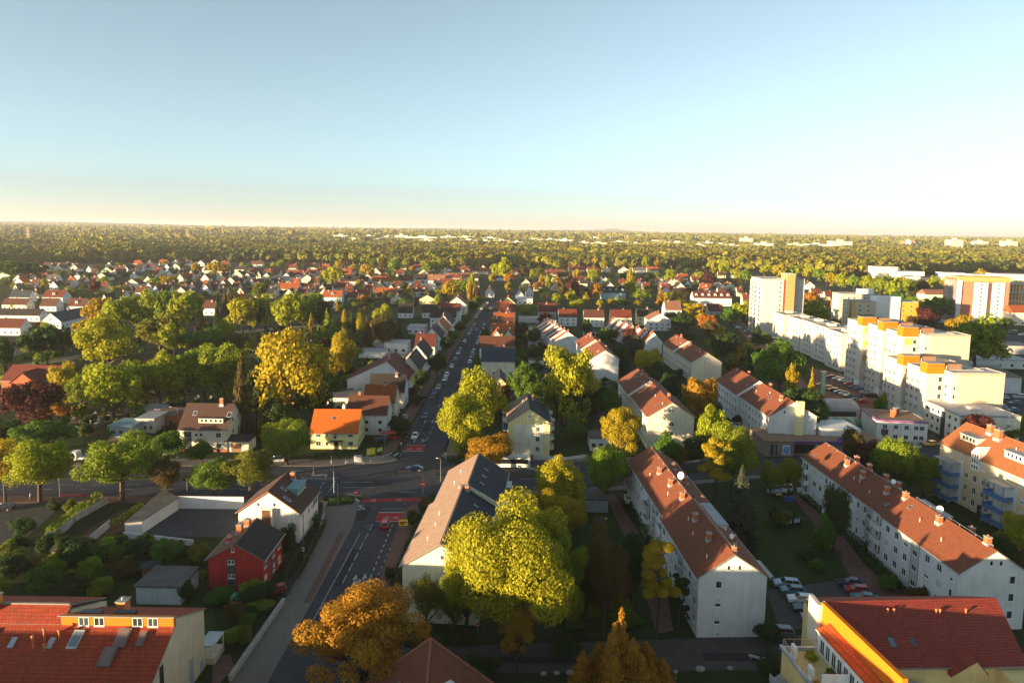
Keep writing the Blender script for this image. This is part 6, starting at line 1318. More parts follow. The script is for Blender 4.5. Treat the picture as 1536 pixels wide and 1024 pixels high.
street_cars([(648.5, 597, 'dark_blue', 'estate'), (651.5, 590.5, 'blue', 'hatchback'), (657.5, 583, 'silver', 'hatchback'), (665, 576.5, 'dark_blue', 'suv'), (667.5, 570.5, 'white', 'saloon'), (670, 564, 'white', 'estate'), (677.5, 551, 'white', 'hatchback'), (683, 541, 'green', 'hatchback'), (687, 531, 'white', 'saloon'), (690.5, 526, 'blue', 'estate'), (694.5, 517.5, 'dark_blue', 'suv'), (697, 513, 'white', 'hatchback'), (700.5, 505, 'dark_blue', 'estate'), (703.5, 501, 'silver', 'saloon'), (706.5, 496, 'light_blue', 'hatchback'), (709, 492, 'teal', 'estate'), (711.5, 487.5, 'silver', 'hatchback'), (714.5, 476, 'white', 'estate'), (717, 472, 'silver', 'hatchback'), (719, 468.5, 'light_blue', 'saloon'), (722, 464, 'silver', 'suv'), (726, 459, 'yellow', 'hatchback'), (731, 455, 'silver', 'hatchback'), (738, 450.5, 'grey', 'saloon')], 'left', DOWN, 'cars parked along the left side of the main street')
street_cars([(689, 580, 'black', 'saloon'), (693, 572, 'dark_blue', 'estate'), (696.5, 566, 'blue', 'hatchback'), (700.5, 557.5, 'grey', 'hatchback'), (705, 544, 'white', 'estate'), (707, 539, 'dark_blue', 'hatchback'), (709, 532, 'beige', 'saloon'), (710.5, 527, 'light_blue', 'hatchback'), (715, 518.5, 'red', 'hatchback'), (717, 514, 'silver', 'estate'), (719.5, 507, 'white', 'saloon'), (722, 500.5, 'white', 'hatchback'), (724.5, 494.5, 'red', 'hatchback'), (726, 489, 'silver', 'saloon'), (736, 466, 'white', 'hatchback'), (738.5, 463, 'dark_blue', 'saloon')], 'right', UP, 'cars parked along the right side of the main street')
car(622.5, 656, 'white', DOWN, 'white car waiting at the red stop box above the crossing', 'saloon'); car(637.5, 626, 'dark_blue', DOWN, 'dark car behind the white waiting car on the main street', 'saloon'); car(714.5, 496, 'grey', DOWN, 'grey car driving in the middle of the main street', 'hatchback'); car(735.5, 464, 'silver', UP + .3, 'silver car driving near the bend of the main street', 'hatchback', near=False)
car(622, 705.5, 'dark_blue', .05, 'dark saloon turning across the middle of the crossing', 'saloon'); car(577.5, 790, 'red', UP + .1, 'dark red car waiting in the street below the lower red box', 'hatchback')
car(411, 890, 'red', .5, 'red car with a large windscreen parked beside the red house', 'hatchback'); car(414, 692, 'silver', .1, 'silver car parked on the far kerb left of the yellow house', 'estate'); car(244, 683, 'white', .25, 'white car parked in front of the cream house with the dormer', 'hatchback'); car(572, 662, 'dark_blue', .1, 'dark car under the red awning beside the yellow house', 'hatchback'); car(588, 658, 'red', .1, 'red car beside the yellow house at the kerb', 'hatchback'); car(607, 628, 'silver', UP, 'silver car at the garden edge behind the yellow house', 'hatchback')
car(1180, 879, 'light_blue', -.15, 'pale blue estate, rearmost of the left row in the lawn car park', 'estate'); car(1189, 890, 'teal', -.15, 'teal hatchback, second of the left row in the lawn car park', 'hatchback'); car(1202, 903, 'white', -.15, 'white estate with dark glass in the lawn car park', 'estate'); car(1211, 917, 'dark_blue', -.15, 'dark blue car beside the white estate in the lawn car park', 'saloon'); car(1222, 931, 'silver', -.15, 'silver car partly hidden by the roof terrace', 'hatchback')
car(1277, 878, 'dark_blue', -.2, 'dark blue car, rearmost of the right row in the lawn car park', 'saloon'); car(1286, 889, 'red', -.2, 'bright red car in the right row of the lawn car park', 'hatchback'); car(1298, 901, 'teal', -.2, 'dark teal car touching the big red roof in the lawn car park', 'saloon')
for i, (x, y, c, s) in enumerate(((1246, 567, 'dark_blue', 'hatchback'), (1256, 569.5, 'white', 'estate'), (1265, 572.5, 'white', 'suv'), (1274, 578, 'red', 'hatchback'), (1281, 582, 'grey', 'estate'), (1288, 586, 'blue', 'hatchback'), (1298, 590, 'silver', 'saloon'), (1306, 594.5, 'black', 'estate'))): car(x, y, c, -.35, '%s %s in the far row of the tower car park, %s from the left' % (CNAME(c), s, nth(i)), s, 'cars in the far row of the tower car park')
for i, (x, y, c, s) in enumerate(((1232, 579, 'grey', 'hatchback'), (1241, 583, 'orange', 'hatchback'), (1249, 586.5, 'dark_blue', 'estate'), (1258, 590, 'teal', 'hatchback'), (1266, 592, 'white', 'hatchback'), (1275, 596, 'green', 'estate'), (1282, 602, 'teal', 'saloon'), (1293, 604, 'red', 'hatchback'))): car(x, y, c, -.35, '%s %s in the near row of the tower car park, %s from the left' % (CNAME(c), s, nth(i)), s, 'cars in the near row of the tower car park')
for i, (x, y, c, s) in enumerate(((1096, 641, 'silver', 'hatchback'), (1107, 641, 'white', 'estate'), (1130, 666, 'grey', 'saloon'))): car(x, y, c, .9, ('silver hatchback', 'white estate', 'grey saloon')[i] + ' parked beside the long white house with the yellow chimney strip', s)
for i, (x, y, c, s) in enumerate(((1156, 738, 'dark_blue', 'hatchback'), (1166, 737, 'grey', 'estate'), (1175, 736, 'silver', 'hatchback'), (1183, 735, 'dark_blue', 'saloon'))): car(x, y, c, 1.2, ('dark blue hatchback', 'grey estate', 'silver hatchback', 'dark saloon')[i] + ' in the shade behind the blue spruce', s)
for i, (x, y, c, s) in enumerate(((1505, 598, 'silver', 'hatchback'), (1528, 597, 'silver', 'suv'), (1522, 606, 'grey', 'estate'), (1500, 612, 'silver', 'estate'), (1519, 617, 'teal', 'saloon'), (1515, 641, 'light_blue', 'hatchback'), (1410, 484, 'light_blue', 'van'), (1422, 484, 'white', 'van'), (1519, 500, 'green', 'van'), (1533, 503, 'white', 'estate'), (1460, 489, 'black', 'saloon'), (1475, 489, 'dark_blue', 'saloon'))):
 car(x, y, c, .1, ('silver hatchback beside the white workshop', 'silver tall car beside the white workshop', 'grey estate below the white workshop', 'silver estate by the corner of the cream end wall', 'teal saloon in the right hand car park', 'pale blue car below the white flat roofed block', 'pale blue van left of the salmon tower', 'white van left of the salmon tower', 'green van in the yard at the right edge', 'white estate in the yard at the right edge', 'black saloon at the foot of the salmon tower', 'dark blue saloon at the foot of the salmon tower')[i], s)
for i, (x, y, c, s) in enumerate(((4, 765, 'black', 'estate'), (50, 518, 'red', 'hatchback'), (812, 510, 'grey', 'hatchback'), (818, 530, 'silver', 'hatchback'), (1120, 498, 'light_blue', 'hatchback'), (1128, 506, 'silver', 'estate'), (1108, 492, 'white', 'hatchback'), (1345, 676, 'black', 'saloon'), (1395, 668, 'yellow', 'hatchback'), (1370, 672, 'silver', 'hatchback'), (890, 612, 'grey', 'estate'))):
 car(x, y, c, .2, ('black estate at the left edge car park', 'red car by the yard wall in the suburb', 'grey car in the lane behind the right street row', 'silver car in the lane beside the saw tooth terrace', 'pale blue car on the side street left of the tower', 'silver estate on the side street left of the tower', 'white car on the side street left of the tower', 'black saloon behind the green trees of the cross street', 'yellow car near the small white purple edged house', 'silver car near the small white purple edged house', 'grey estate in front of the low garages')[i], s)
# bus
g = P(761, 700); R = thing('city_bus', 'white city bus half hidden behind the orange tree on the cross street', 'bus', (g.x, g.y, 0), .02)
b = MB(); b.box(-6, 6, -1.25, 1.25, .35, 3.05); b.box(-5.8, 5.8, -1.1, 1.1, 3.05, 3.2); b.obj('body', [plain('bus_white', (.72, .72, .72), .4, var=.05)], R)
b = MB(); b.box(-5.6, 5.4, -1.28, -1.25, 1.3, 2.55); b.box(6.0, 6.03, -1.1, 1.1, 1.2, 2.7); b.box(-5.6, 5.4, 1.25, 1.28, 1.3, 2.55); b.obj('windows', [CARGL], R)
for x in (-3.6, 3.2):
 for y in (-1.27, 1.27): b = MB(); s = 1 if y > 0 else -1; b.tube((x, y - s * .3, .48), (x, y, .48), .48, .48, 12); b.tube((x, y, .48), (x, y + .02 * s, .48), .25, .25, 8, 1); b.obj('wheel', [TYRE, RIM], R)
# flat bed lorry
g = P(132, 692); R = thing('flatbed_lorry', 'white flatbed lorry parked on the far side of the cross street', 'lorry', (g.x, g.y, 0), 0)
b = MB(); b.prism([(-4.4, .6), (-4.4, 1.7), (-4.1, 2.75), (-2.4, 2.85), (-2.4, .6)], -1.15, 1.15); b.obj('cab', [plain('lorry_white', (.66, .66, .66), .5)], R)
b = MB(); b.box(-4.42, -4.3, -.95, .95, 1.65, 2.5); b.box(-3.9, -2.9, -1.17, -1.15, 1.65, 2.45); b.obj('windows', [CARGL], R)
b = MB(); b.box(-2.2, 4.6, -1.2, 1.2, .95, 1.15); b.box(-2.2, 4.6, -1.22, -1.16, 1.15, 1.5); b.box(-2.2, 4.6, 1.16, 1.22, 1.15, 1.5); b.box(-2.3, -2.2, -1.2, 1.2, .95, 2.0); b.obj('bed', [plain('lorry_bed', (.45, .47, .46), .7)], R)
for x in (-3.5, 2.6, 3.6):
 for y in (-1.15, 1.15): b = MB(); s = 1 if y > 0 else -1; b.tube((x, y - s * .3, .46), (x, y, .46), .46, .46, 10); b.tube((x, y, .46), (x, y + .02 * s, .46), .24, .24, 8, 1); b.obj('wheel', [TYRE, RIM], R)
# ------------------------------------------------------------------ street furniture
def lamp(px, py, h, label, arm=1.8, ang=0.0, mat=STEEL):
 g = P(px, py); R = thing('street_lamp', label, 'street lamp', (g.x, g.y, 0), ang)
 b = MB(); b.tube((0, 0, 0), (0, 0, h * .93), .08, .05, 8); b.path([(0, 0, h * .93), (-arm * .3, 0, h * .985), (-arm, 0, h)], [.045, .04, .035], 6); b.obj('pole', [plain('lamp_pole', (.16, .165, .17), .6)], R)
 b = MB(); b.ball((-arm - .25, 0, h), .24, 8, 5, 0, (1.3, .5, .35)); b.obj('lamp_head', [TRIM], R)
lamp(268, 655, 9, 'tall street lamp with a curved arm left of the cream house'); lamp(90, 745, 9, 'street lamp behind the leftmost kerb trees'); lamp(281, 742, 9, 'street lamp between the kerb trees of the cross street'); lamp(577, 690, 9, 'street lamp on the corner by the yellow banner', .8, .3); lamp(456, 838, 9, 'street lamp on the pavement beside the red house', .6, .5); lamp(661, 722, 6, 'short street lamp at the right side of the crossing', .6)
lamp(606, 630, 7, 'street lamp by the hedge behind the yellow house', .6); lamp(957, 613, 8, 'street lamp with a curved arm between the estate houses', 1.6); lamp(1046, 700, 7, 'street lamp at the forecourt beside the supermarket', 1.0)
lamp(1146, 470, 14, 'floodlight mast at the near side of the sports field', .6); lamp(1239, 436, 16, 'floodlight mast at the far side of the sports field', .6)
lamp(634, 566, 7, 'street lamp on the left pavement of the main street between the young trees', .8, 0)
def signal(px, py, h, label, arm=0.0, ang=0.0):
 g = P(px, py); R = thing('traffic_signal', label, 'traffic signal', (g.x, g.y, 0), ang)
 b = MB(); b.tube((0, 0, 0), (0, 0, h), .08, .06, 8)
 if arm: b.path([(0, 0, h), (-arm * .4, 0, h + .6), (-arm, 0, h + .7)], [.07, .06, .05], 6)
 b.obj('pole', [plain('signal_pole', (.33, .22, .14), .6) if arm else STEEL], R)
 for x, z in ((-arm, h + .2), (0, 2.4)) if arm else ((0, h - .9),):
  b = MB(); b.box(x - .16, x + .16, -.16, .14, z - .5, z + .5); 
  for q, m in enumerate((1, 2, 3)): b.tube((x, -.16, z + .32 - q * .32), (x, -.22, z + .32 - q * .32), .1, .1, 8, m)
  b.obj('signal_head', [DARKM, plain('lens_red', (.4, .02, .02), .3), plain('lens_amber', (.35, .2, .02), .3), plain('lens_green', (.02, .2, .08), .3)], R)
signal(501, 740, 7.0, 'tall white traffic signal mast on the left of the crossing'); signal(507, 757, 6.5, 'traffic signal mast on the green island at the lower left of the crossing'); signal(470, 712, 5.5, 'slanting signal mast beside the zebra markings', 0, .2); signal(497, 696, 4.0, 'traffic signal on the far kerb of the crossing'); signal(634, 742, 5.0, 'traffic signal with a long brown arm over the crossing', 6.0); signal(607, 776, 3.4, 'low traffic signal beside the lower red box')
def sign(px, py, h, label, shape, mats, w=.8, hh=.8, ang=0.0, name='road_sign'):
 g = P(px, py); R = thing(name, label, 'sign', (g.x, g.y, 0), ang)
 b = MB(); b.tube((0, 0, 0), (0, 0, h + hh * .4), .04, .04, 6); b.obj('pole', [STEEL], R)
 b = MB()
 if shape == 'round': b.tube((0, -.05, h), (0, -.09, h), w / 2, w / 2, 14, 0); b.box(-w * .34, w * .34, -.115, -.09, h - w * .08, h + w * .08, 1)
 else: b.box(-w / 2, w / 2, -.1, -.05, h - hh / 2, h + hh / 2, 0); b.box(-w * .4, w * .4, -.115, -.1, h - hh * .1, h + hh * .14, 1); b.box(-w * .3, w * .1, -.115, -.1, h - hh * .35, h - hh * .2, 1)
 b.obj('panel', mats, R)
sign(534, 752, 2.2, 'round red no entry sign on the green island of the crossing', 'round', [REDP, TRIM], 1.2); sign(634.5, 744, 3.0, 'round red no entry sign on the brown signal mast side of the crossing', 'round', [REDP, TRIM], 1.2); sign(605, 797, 2.0, 'yellow direction sign at the right kerb below the crossing', 'box', [YELP, BLACK], 1.8, 1.3, .15); sign(668, 690, 1.8, 'small pale sign on the right pavement above the crossing', 'box', [TRIM, REDP], .7, .7); sign(602, 673, 1.6, 'small sign at the corner pavement', 'box', [TRIM, BLACK], .5, .6)
sign(716, 963, 2.8, 'tall post with a small red sign at the lower lane', 'round', [REDP, TRIM], .6)
sign(455, 838, 2.0, 'post with a small sign beside the fence of the red house', 'box', [TRIM, BLACK], .5, .7)
def banner(px0, px1, py, h, z, mat, label):
 a, c = P(*px0), P(*px1); d = (c - a); n = Vector((-d.y, d.x, 0)).normalized() * .03
 b = MB(); b.slab([a - n, c - n, c + n, a + n], z, z + h); 
 for q in (a, c): b.tube((q.x, q.y, 0), (q.x, q.y, z + h), .04, .04, 5, 1)
 e = n.normalized() * -.04 if n.y > 0 else n.normalized() * .04
 for t0, t1, zz in ((.15, .7, .62), (.15, .5, .35)): 
  p, q = a + d * t0, a + d * t1; b.slab([p + e, q + e, q + e * 1.3, p + e * 1.3], z + h * zz - .12, z + h * zz + .1, 2)
 tag(b.obj('banner', [mat, STEEL, TRIM]), label, 'banner')
banner((550, 685), (563, 683), 0, 1.9, .4, plain('banner_yellow', (.80, .66, .03), .5, var=.05), 'large yellow banner on the fence beside the yellow house'); banner((565, 681), (574, 679), 0, 1.2, .5, plain('banner_green', (.40, .60, .10), .5, var=.05), 'smaller lime green banner on the fence beside the yellow house')
g = P(537, 692); tag(MB().box(-1, 1, -.4, .4, 0, 1.5).box(-1.1, 1.1, -.5, .5, 1.5, 1.6, 1).box(-.02, .02, -.42, -.4, .1, 1.4, 1).obj('utility_cabinet', [TRIM, CONC], None, (g.x, g.y, .12)), 'pale grey utility cabinet behind the white guard rail', 'cabinet')
b = MB(); g = P(583, 660); b.box(-2.2, 2.2, -1.5, 1.5, 2.3, 2.4); [b.tube((x, y, 0), (x, y, 2.3), .04, .04, 5, 1) for x in (-2, 2) for y in (-1.3, 1.3)]; tag(b.obj('awning', [plain('red_awning', (.55, .04, .04), .7), STEEL], None, (g.x, g.y, 0)), 'red awning over the small yard beside the yellow house', 'awning')
for i, (x, y, c, lab) in enumerate(((901, 785, 'blue_bin', 'blue wheelie bin beside the path of the middle long house'), (906, 785, 'yellow_bin', 'dark bin with yellow lid beside the path of the middle long house'), (1168, 748, 'yellow_bin', 'dark bin with yellow lid behind the blue spruce'), (1181, 752, 'blue_bin', 'blue paper bin left of the right long house'), (1186, 752, 'blue_bin', 'second blue paper bin left of the right long house'), (1291, 596, 'blue_bin', 'blue bin at the foot of the orange headed block'))):
 g = P(x, y); b = MB(); b.prism([(-.5, .1), (.5, .1), (.6, 1.1), (-.6, 1.1)], -.4, .4); b.box(-.64, .64, -.44, .44, 1.1, 1.2, 1)
 for q in (-.45, .45): b.tube((q, -.42, .12), (q, -.36, .12), .12, .12, 8, 2)
 m = plain('bin_blue', (.02, .10, .35), .5, var=0); tag(b.obj('wheelie_bin', [m if c == 'blue_bin' else plain('bin_dark', (.03, .03, .03), .5, var=0), m if c == 'blue_bin' else plain('bin_yellow', (.6, .42, .02), .5, var=0), BLACK], None, (g.x, g.y, 0)), lab, 'bin')
for i, (x, y, s) in enumerate(((1000, 1008, .5), (1013, 1008, .35), (1050, 1005, .6), (1095, 1003, .4), (855, 1010, .5), (835, 1010, .4), (815, 1011, .4))):
 g = P(x, y); b = MB(); b.ball((0, 0, s * .4), s, 8, 6, 0, (1.2, .9, .7)); o = b.obj('boulder', [STONE], None, (g.x, g.y, 0)); tag(o, 'grey boulder on the verge of the lower lane, %s from the left' % nth([4, 5, 6, 7, 2, 1, 0][i] - (1 if i < 4 else 0)), 'boulder', 'boulders on the lower lane verge')
g = P(1140, 990); tag(MB().box(-1.6, 1.6, -.3, .3, .38, .46).box(-1.4, -1.1, -.25, .25, 0, .38).box(1.1, 1.4, -.25, .25, 0, .38).obj('stone_bench', [CONC], None, (g.x, g.y, 0), -.4), 'long concrete bench on the verge of the lower lane', 'bench')
# playhouse, pergola and pool in the gardens
g = P(354, 912); R = thing('play_tower', 'small play tower with a green roof in the garden below the red house', 'play tower', (g.x, g.y, 0), .3)
b = MB(); b.prism([(-.8, 1.9), (.8, 1.9), (0, 2.6)], -.7, .7); b.obj('roof', [plain('green_play_roof', (.03, .25, .12), .5)], R); b = MB(); [b.box(x - .06, x + .06, y - .06, y + .06, 0, 1.9) for x in (-.6, .6) for y in (-.6, .6)]; b.box(-.66, .66, -.66, .66, .8, .95); b.obj('frame', [plain('orange_wood', (.5, .2, .05), .7)], R); b = MB(); b.box(-1.8, -.6, -.3, .3, .5, .6); b.obj('slide', [REDP], R)
tag(MB().box(-.9, .9, -.5, .5, .0, .9).box(-.95, .95, -.55, .55, .9, 1.0, 1).obj('garden_bin', [plain('bin_blue', (.02, .10, .35), .5, var=0), DARKM], None, tuple(P(373, 884))), 'small blue bin against the foot of the red house', 'bin')
for i, (px, py) in enumerate(((43, 362), (281, 366))):
 g = P(px, 366.5 if i else 370); b = MB(); H = 52
 for s in (-1, 1):
  for t in (-1, 1): b.tube((s * 4, t * 4, 0), (s * .6, t * .6, H), .35, .2, 4)
 for k in range(9):
  z0, z1 = H * k / 9, H * (k + 1) / 9; w0 = 4 - 3.4 * k / 9; w1 = 4 - 3.4 * (k + 1) / 9
  for t in (-1, 1): b.tube((-w0, t * w0, z0), (w1, t * w1, z1), .16, .16, 4); b.tube((w0, t * w0, z0), (-w1, t * w1, z1), .16, .16, 4)
 for z, wd in ((H * .66, 11), (H * .8, 8), (H * .93, 6)): b.tube((-wd, 0, z), (wd, 0, z), .4, .4, 4)
 tag(b.obj('electricity_pylon', [plain('pylon_steel', (.50, .40, .30), .7)], None, tuple(g)), ('lattice electricity pylon above the wood at the far left', 'lattice electricity pylon above the wood left of the middle')[i], 'pylon')
# gravestones of the cemetery
r = random.Random(3); gm = MB(); gm.box(-.35, .35, -.1, .1, 0, .9); gm.prism([(-.35, .9), (.35, .9), (.2, 1.08), (-.2, 1.08)], -.1, .1); gm.box(-.5, .5, -1.8, .1, 0, .12)
gmesh = [gm.mesh('gravestone', [m]) for m in (STONE, plain('dark_granite', (.09, .09, .09), .4), plain('pale_stone', (.5, .48, .44), .8))]
for poly, n in ((((425, 505), (480, 492), (500, 520), (440, 530)), 46), (((180, 640), (260, 600), (330, 590), (250, 640)), 22), (((60, 640), (170, 600), (180, 620), (80, 665)), 22), (((270, 500), (340, 494), (345, 515), (280, 520)), 14)):
 for k in range(n):
  u, v = r.random(), r.random(); a = [poly[0][i] + (poly[1][i] - poly[0][i]) * u for i in (0, 1)]; c = [poly[3][i] + (poly[2][i] - poly[3][i]) * u for i in (0, 1)]
  g = P(a[0] + (c[0] - a[0]) * v, a[1] + (c[1] - a[1]) * v); o = link('gravestone', r.choice(gmesh), None, (g.x, g.y, 0), r.uniform(-.1, .1)); tag(o, 'small upright gravestone among the cemetery trees', 'gravestone', 'gravestones of the cemetery')
# ------------------------------------------------------------------ two people on the pavements and plants on the roof terrace
def person(px, py, label, top, legs, ang):
 g = P(px, py)
 V = [(0, 0, .95), (0, .01, 1.2), (0, 0, 1.42), (0, 0, 1.52), (0, -.03, 1.66), (.1, 0, .9), (.12, -.14, .5), (.11, -.1, .06), (.11, -.24, .03), (-.1, 0, .9), (-.1, .1, .5), (-.1, .26, .08), (-.1, .14, .03), (.2, 0, 1.4), (.25, .1, 1.12), (.24, .0, .86), (-.2, 0, 1.4), (-.25, -.1, 1.12), (-.24, -.24, .9)]
 E = [(0, 1), (1, 2), (2, 3), (3, 4), (0, 5), (5, 6), (6, 7), (7, 8), (0, 9), (9, 10), (10, 11), (11, 12), (2, 13), (13, 14), (14, 15), (2, 16), (16, 17), (17, 18)]
 rad = [.15, .15, .16, .06, .11, .1, .075, .05, .04, .1, .075, .05, .04, .07, .05, .04, .07, .05, .04]
 me = bpy.data.meshes.new('person'); me.from_pydata(V, E, []); o = link('person', me, None, (g.x, g.y, .12), ang)
 o.modifiers.new('skin', 'SKIN'); me.skin_vertices.new() if not me.skin_vertices else None
 for i, q in enumerate(rad): me.skin_vertices[0].data[i].radius = (q, q); 
 me.skin_vertices[0].data[0].use_root = True
 s = o.modifiers.new('sub', 'SUBSURF'); s.levels = 1; s.render_levels = 2
 m = bpy.data.materials.new('clothes'); m.use_nodes = True; n = m.node_tree.nodes; l = m.node_tree.links; b = n['Principled BSDF']; tc = n.new('ShaderNodeTexCoord'); sp = n.new('ShaderNodeSeparateXYZ'); l.new(tc.outputs['Object'], sp.inputs[0])
 r = n.new('ShaderNodeValToRGB'); r.color_ramp.interpolation = 'CONSTANT'; mr = _ramp(n, l, sp.outputs['Z'], 0, 1.8); l.new(mr, r.inputs[0]); c = r.color_ramp.elements; c[0].color = (*legs, 1); c[1].position = .52; c[1].color = (*top, 1)
 for z, k in ((.845, (.45, .26, .18)), (.945, (.05, .03, .02))): e = c.new(z); e.color = (*k, 1)
 l.new(r.outputs[0], b.inputs['Base Color']); me.materials.append(m); return tag(o, label, 'person')
person(610.5, 651, 'person in a rust coloured jacket walking on the left pavement beside the garden hedge', (.35, .09, .05), (.05, .05, .07), 2.8)
person(46, 750, 'person in a pale blue top walking under the left kerb trees', (.35, .5, .62), (.12, .13, .18), 1.6)
for i, (x, y, c, s) in enumerate(((1168, 952, 'grey', 'estate'),)): car(x, y, c, -.1, 'grey estate parked on the lower lane beside the roof terrace house', s)
for i, (x, y, lab) in enumerate(((95, 838, 'small brown garden shed among the lower left shrubs'), (228, 862, 'small brown garden shed beside the reddish shrubs'), (140, 600, 'small brown hut at the cemetery path'), (565, 640, 'brown garden hut behind the yellow house'))):
 g = P(x, y); R = thing('garden_shed', lab, 'shed', (g.x, g.y, 0), .3 * i); b = MB(); b.box(-1.4, 1.4, -1.1, 1.1, 0, 2.0); b.obj('wall', WOOD, R); b = MB(); b.prism([(-1.3, 1.95), (1.3, 1.95), (0, 2.7)], -1.7, 1.7, axis='X'); b.obj('roof', DARKM, R); b = MB(); b.box(-.4, .4, -1.16, -1.1, .05, 1.8); b.obj('door', plain('shed_door', (.12, .06, .03), .8), R)
for i, (x, y, lab) in enumerate(((162, 838, 'white garden table on the small lawn of the shaded garden'), (1230, 815, 'pale garden table on the car park lawn'))):
 g = P(x, y); b = MB(); b.tube((0, 0, .7), (0, 0, .76), .7, .7, 14); [b.tube((q * .4, w__ * .4, 0), (q * .35, w__ * .35, .7), .04, .03, 5) for q in (-1, 1) for w__ in (-1, 1)]; tag(b.obj('garden_table', TRIM, None, (g.x, g.y, 0)), lab, 'table')
g = P(188, 850); R = thing('trampoline', 'round dark trampoline on the lawn of the shaded garden', 'trampoline', (g.x, g.y, 0)); b = MB(); b.tube((0, 0, .75), (0, 0, .8), 1.5, 1.5, 18); b.obj('mat', DARKM, R); b = MB(); [b.tube((1.5 * math.cos(q), 1.5 * math.sin(q), 0), (1.5 * math.cos(q), 1.5 * math.sin(q), 2.2), .04, .04, 5) for q in np.arange(0, 6.2, 1.05)]; b.obj('frame', STEEL, R)
g = P(1190, 790); R = thing('washing_line', 'washing line frame on the lawn between the long houses', 'washing line', (g.x, g.y, 0), .3); b = MB(); [b.tube((q, 0, 0), (q, 0, 1.8), .05, .05, 6) for q in (-2.5, 2.5)]; [b.tube((-2.5, q, 1.8), (2.5, q, 1.8), .015, .015, 4) for q in (-.5, 0, .5)]; [b.tube((q, -.6, 1.8), (q, .6, 1.8), .04, .04, 5) for q in (-2.5, 2.5)]; b.obj('frame', STEEL, R); b = MB(); [b.box(q, q + .6, -.02, .02, .9, 1.79) for q in (-1.9, -1.1, .2, 1.0)]; b.obj('laundry', TRIM, R)
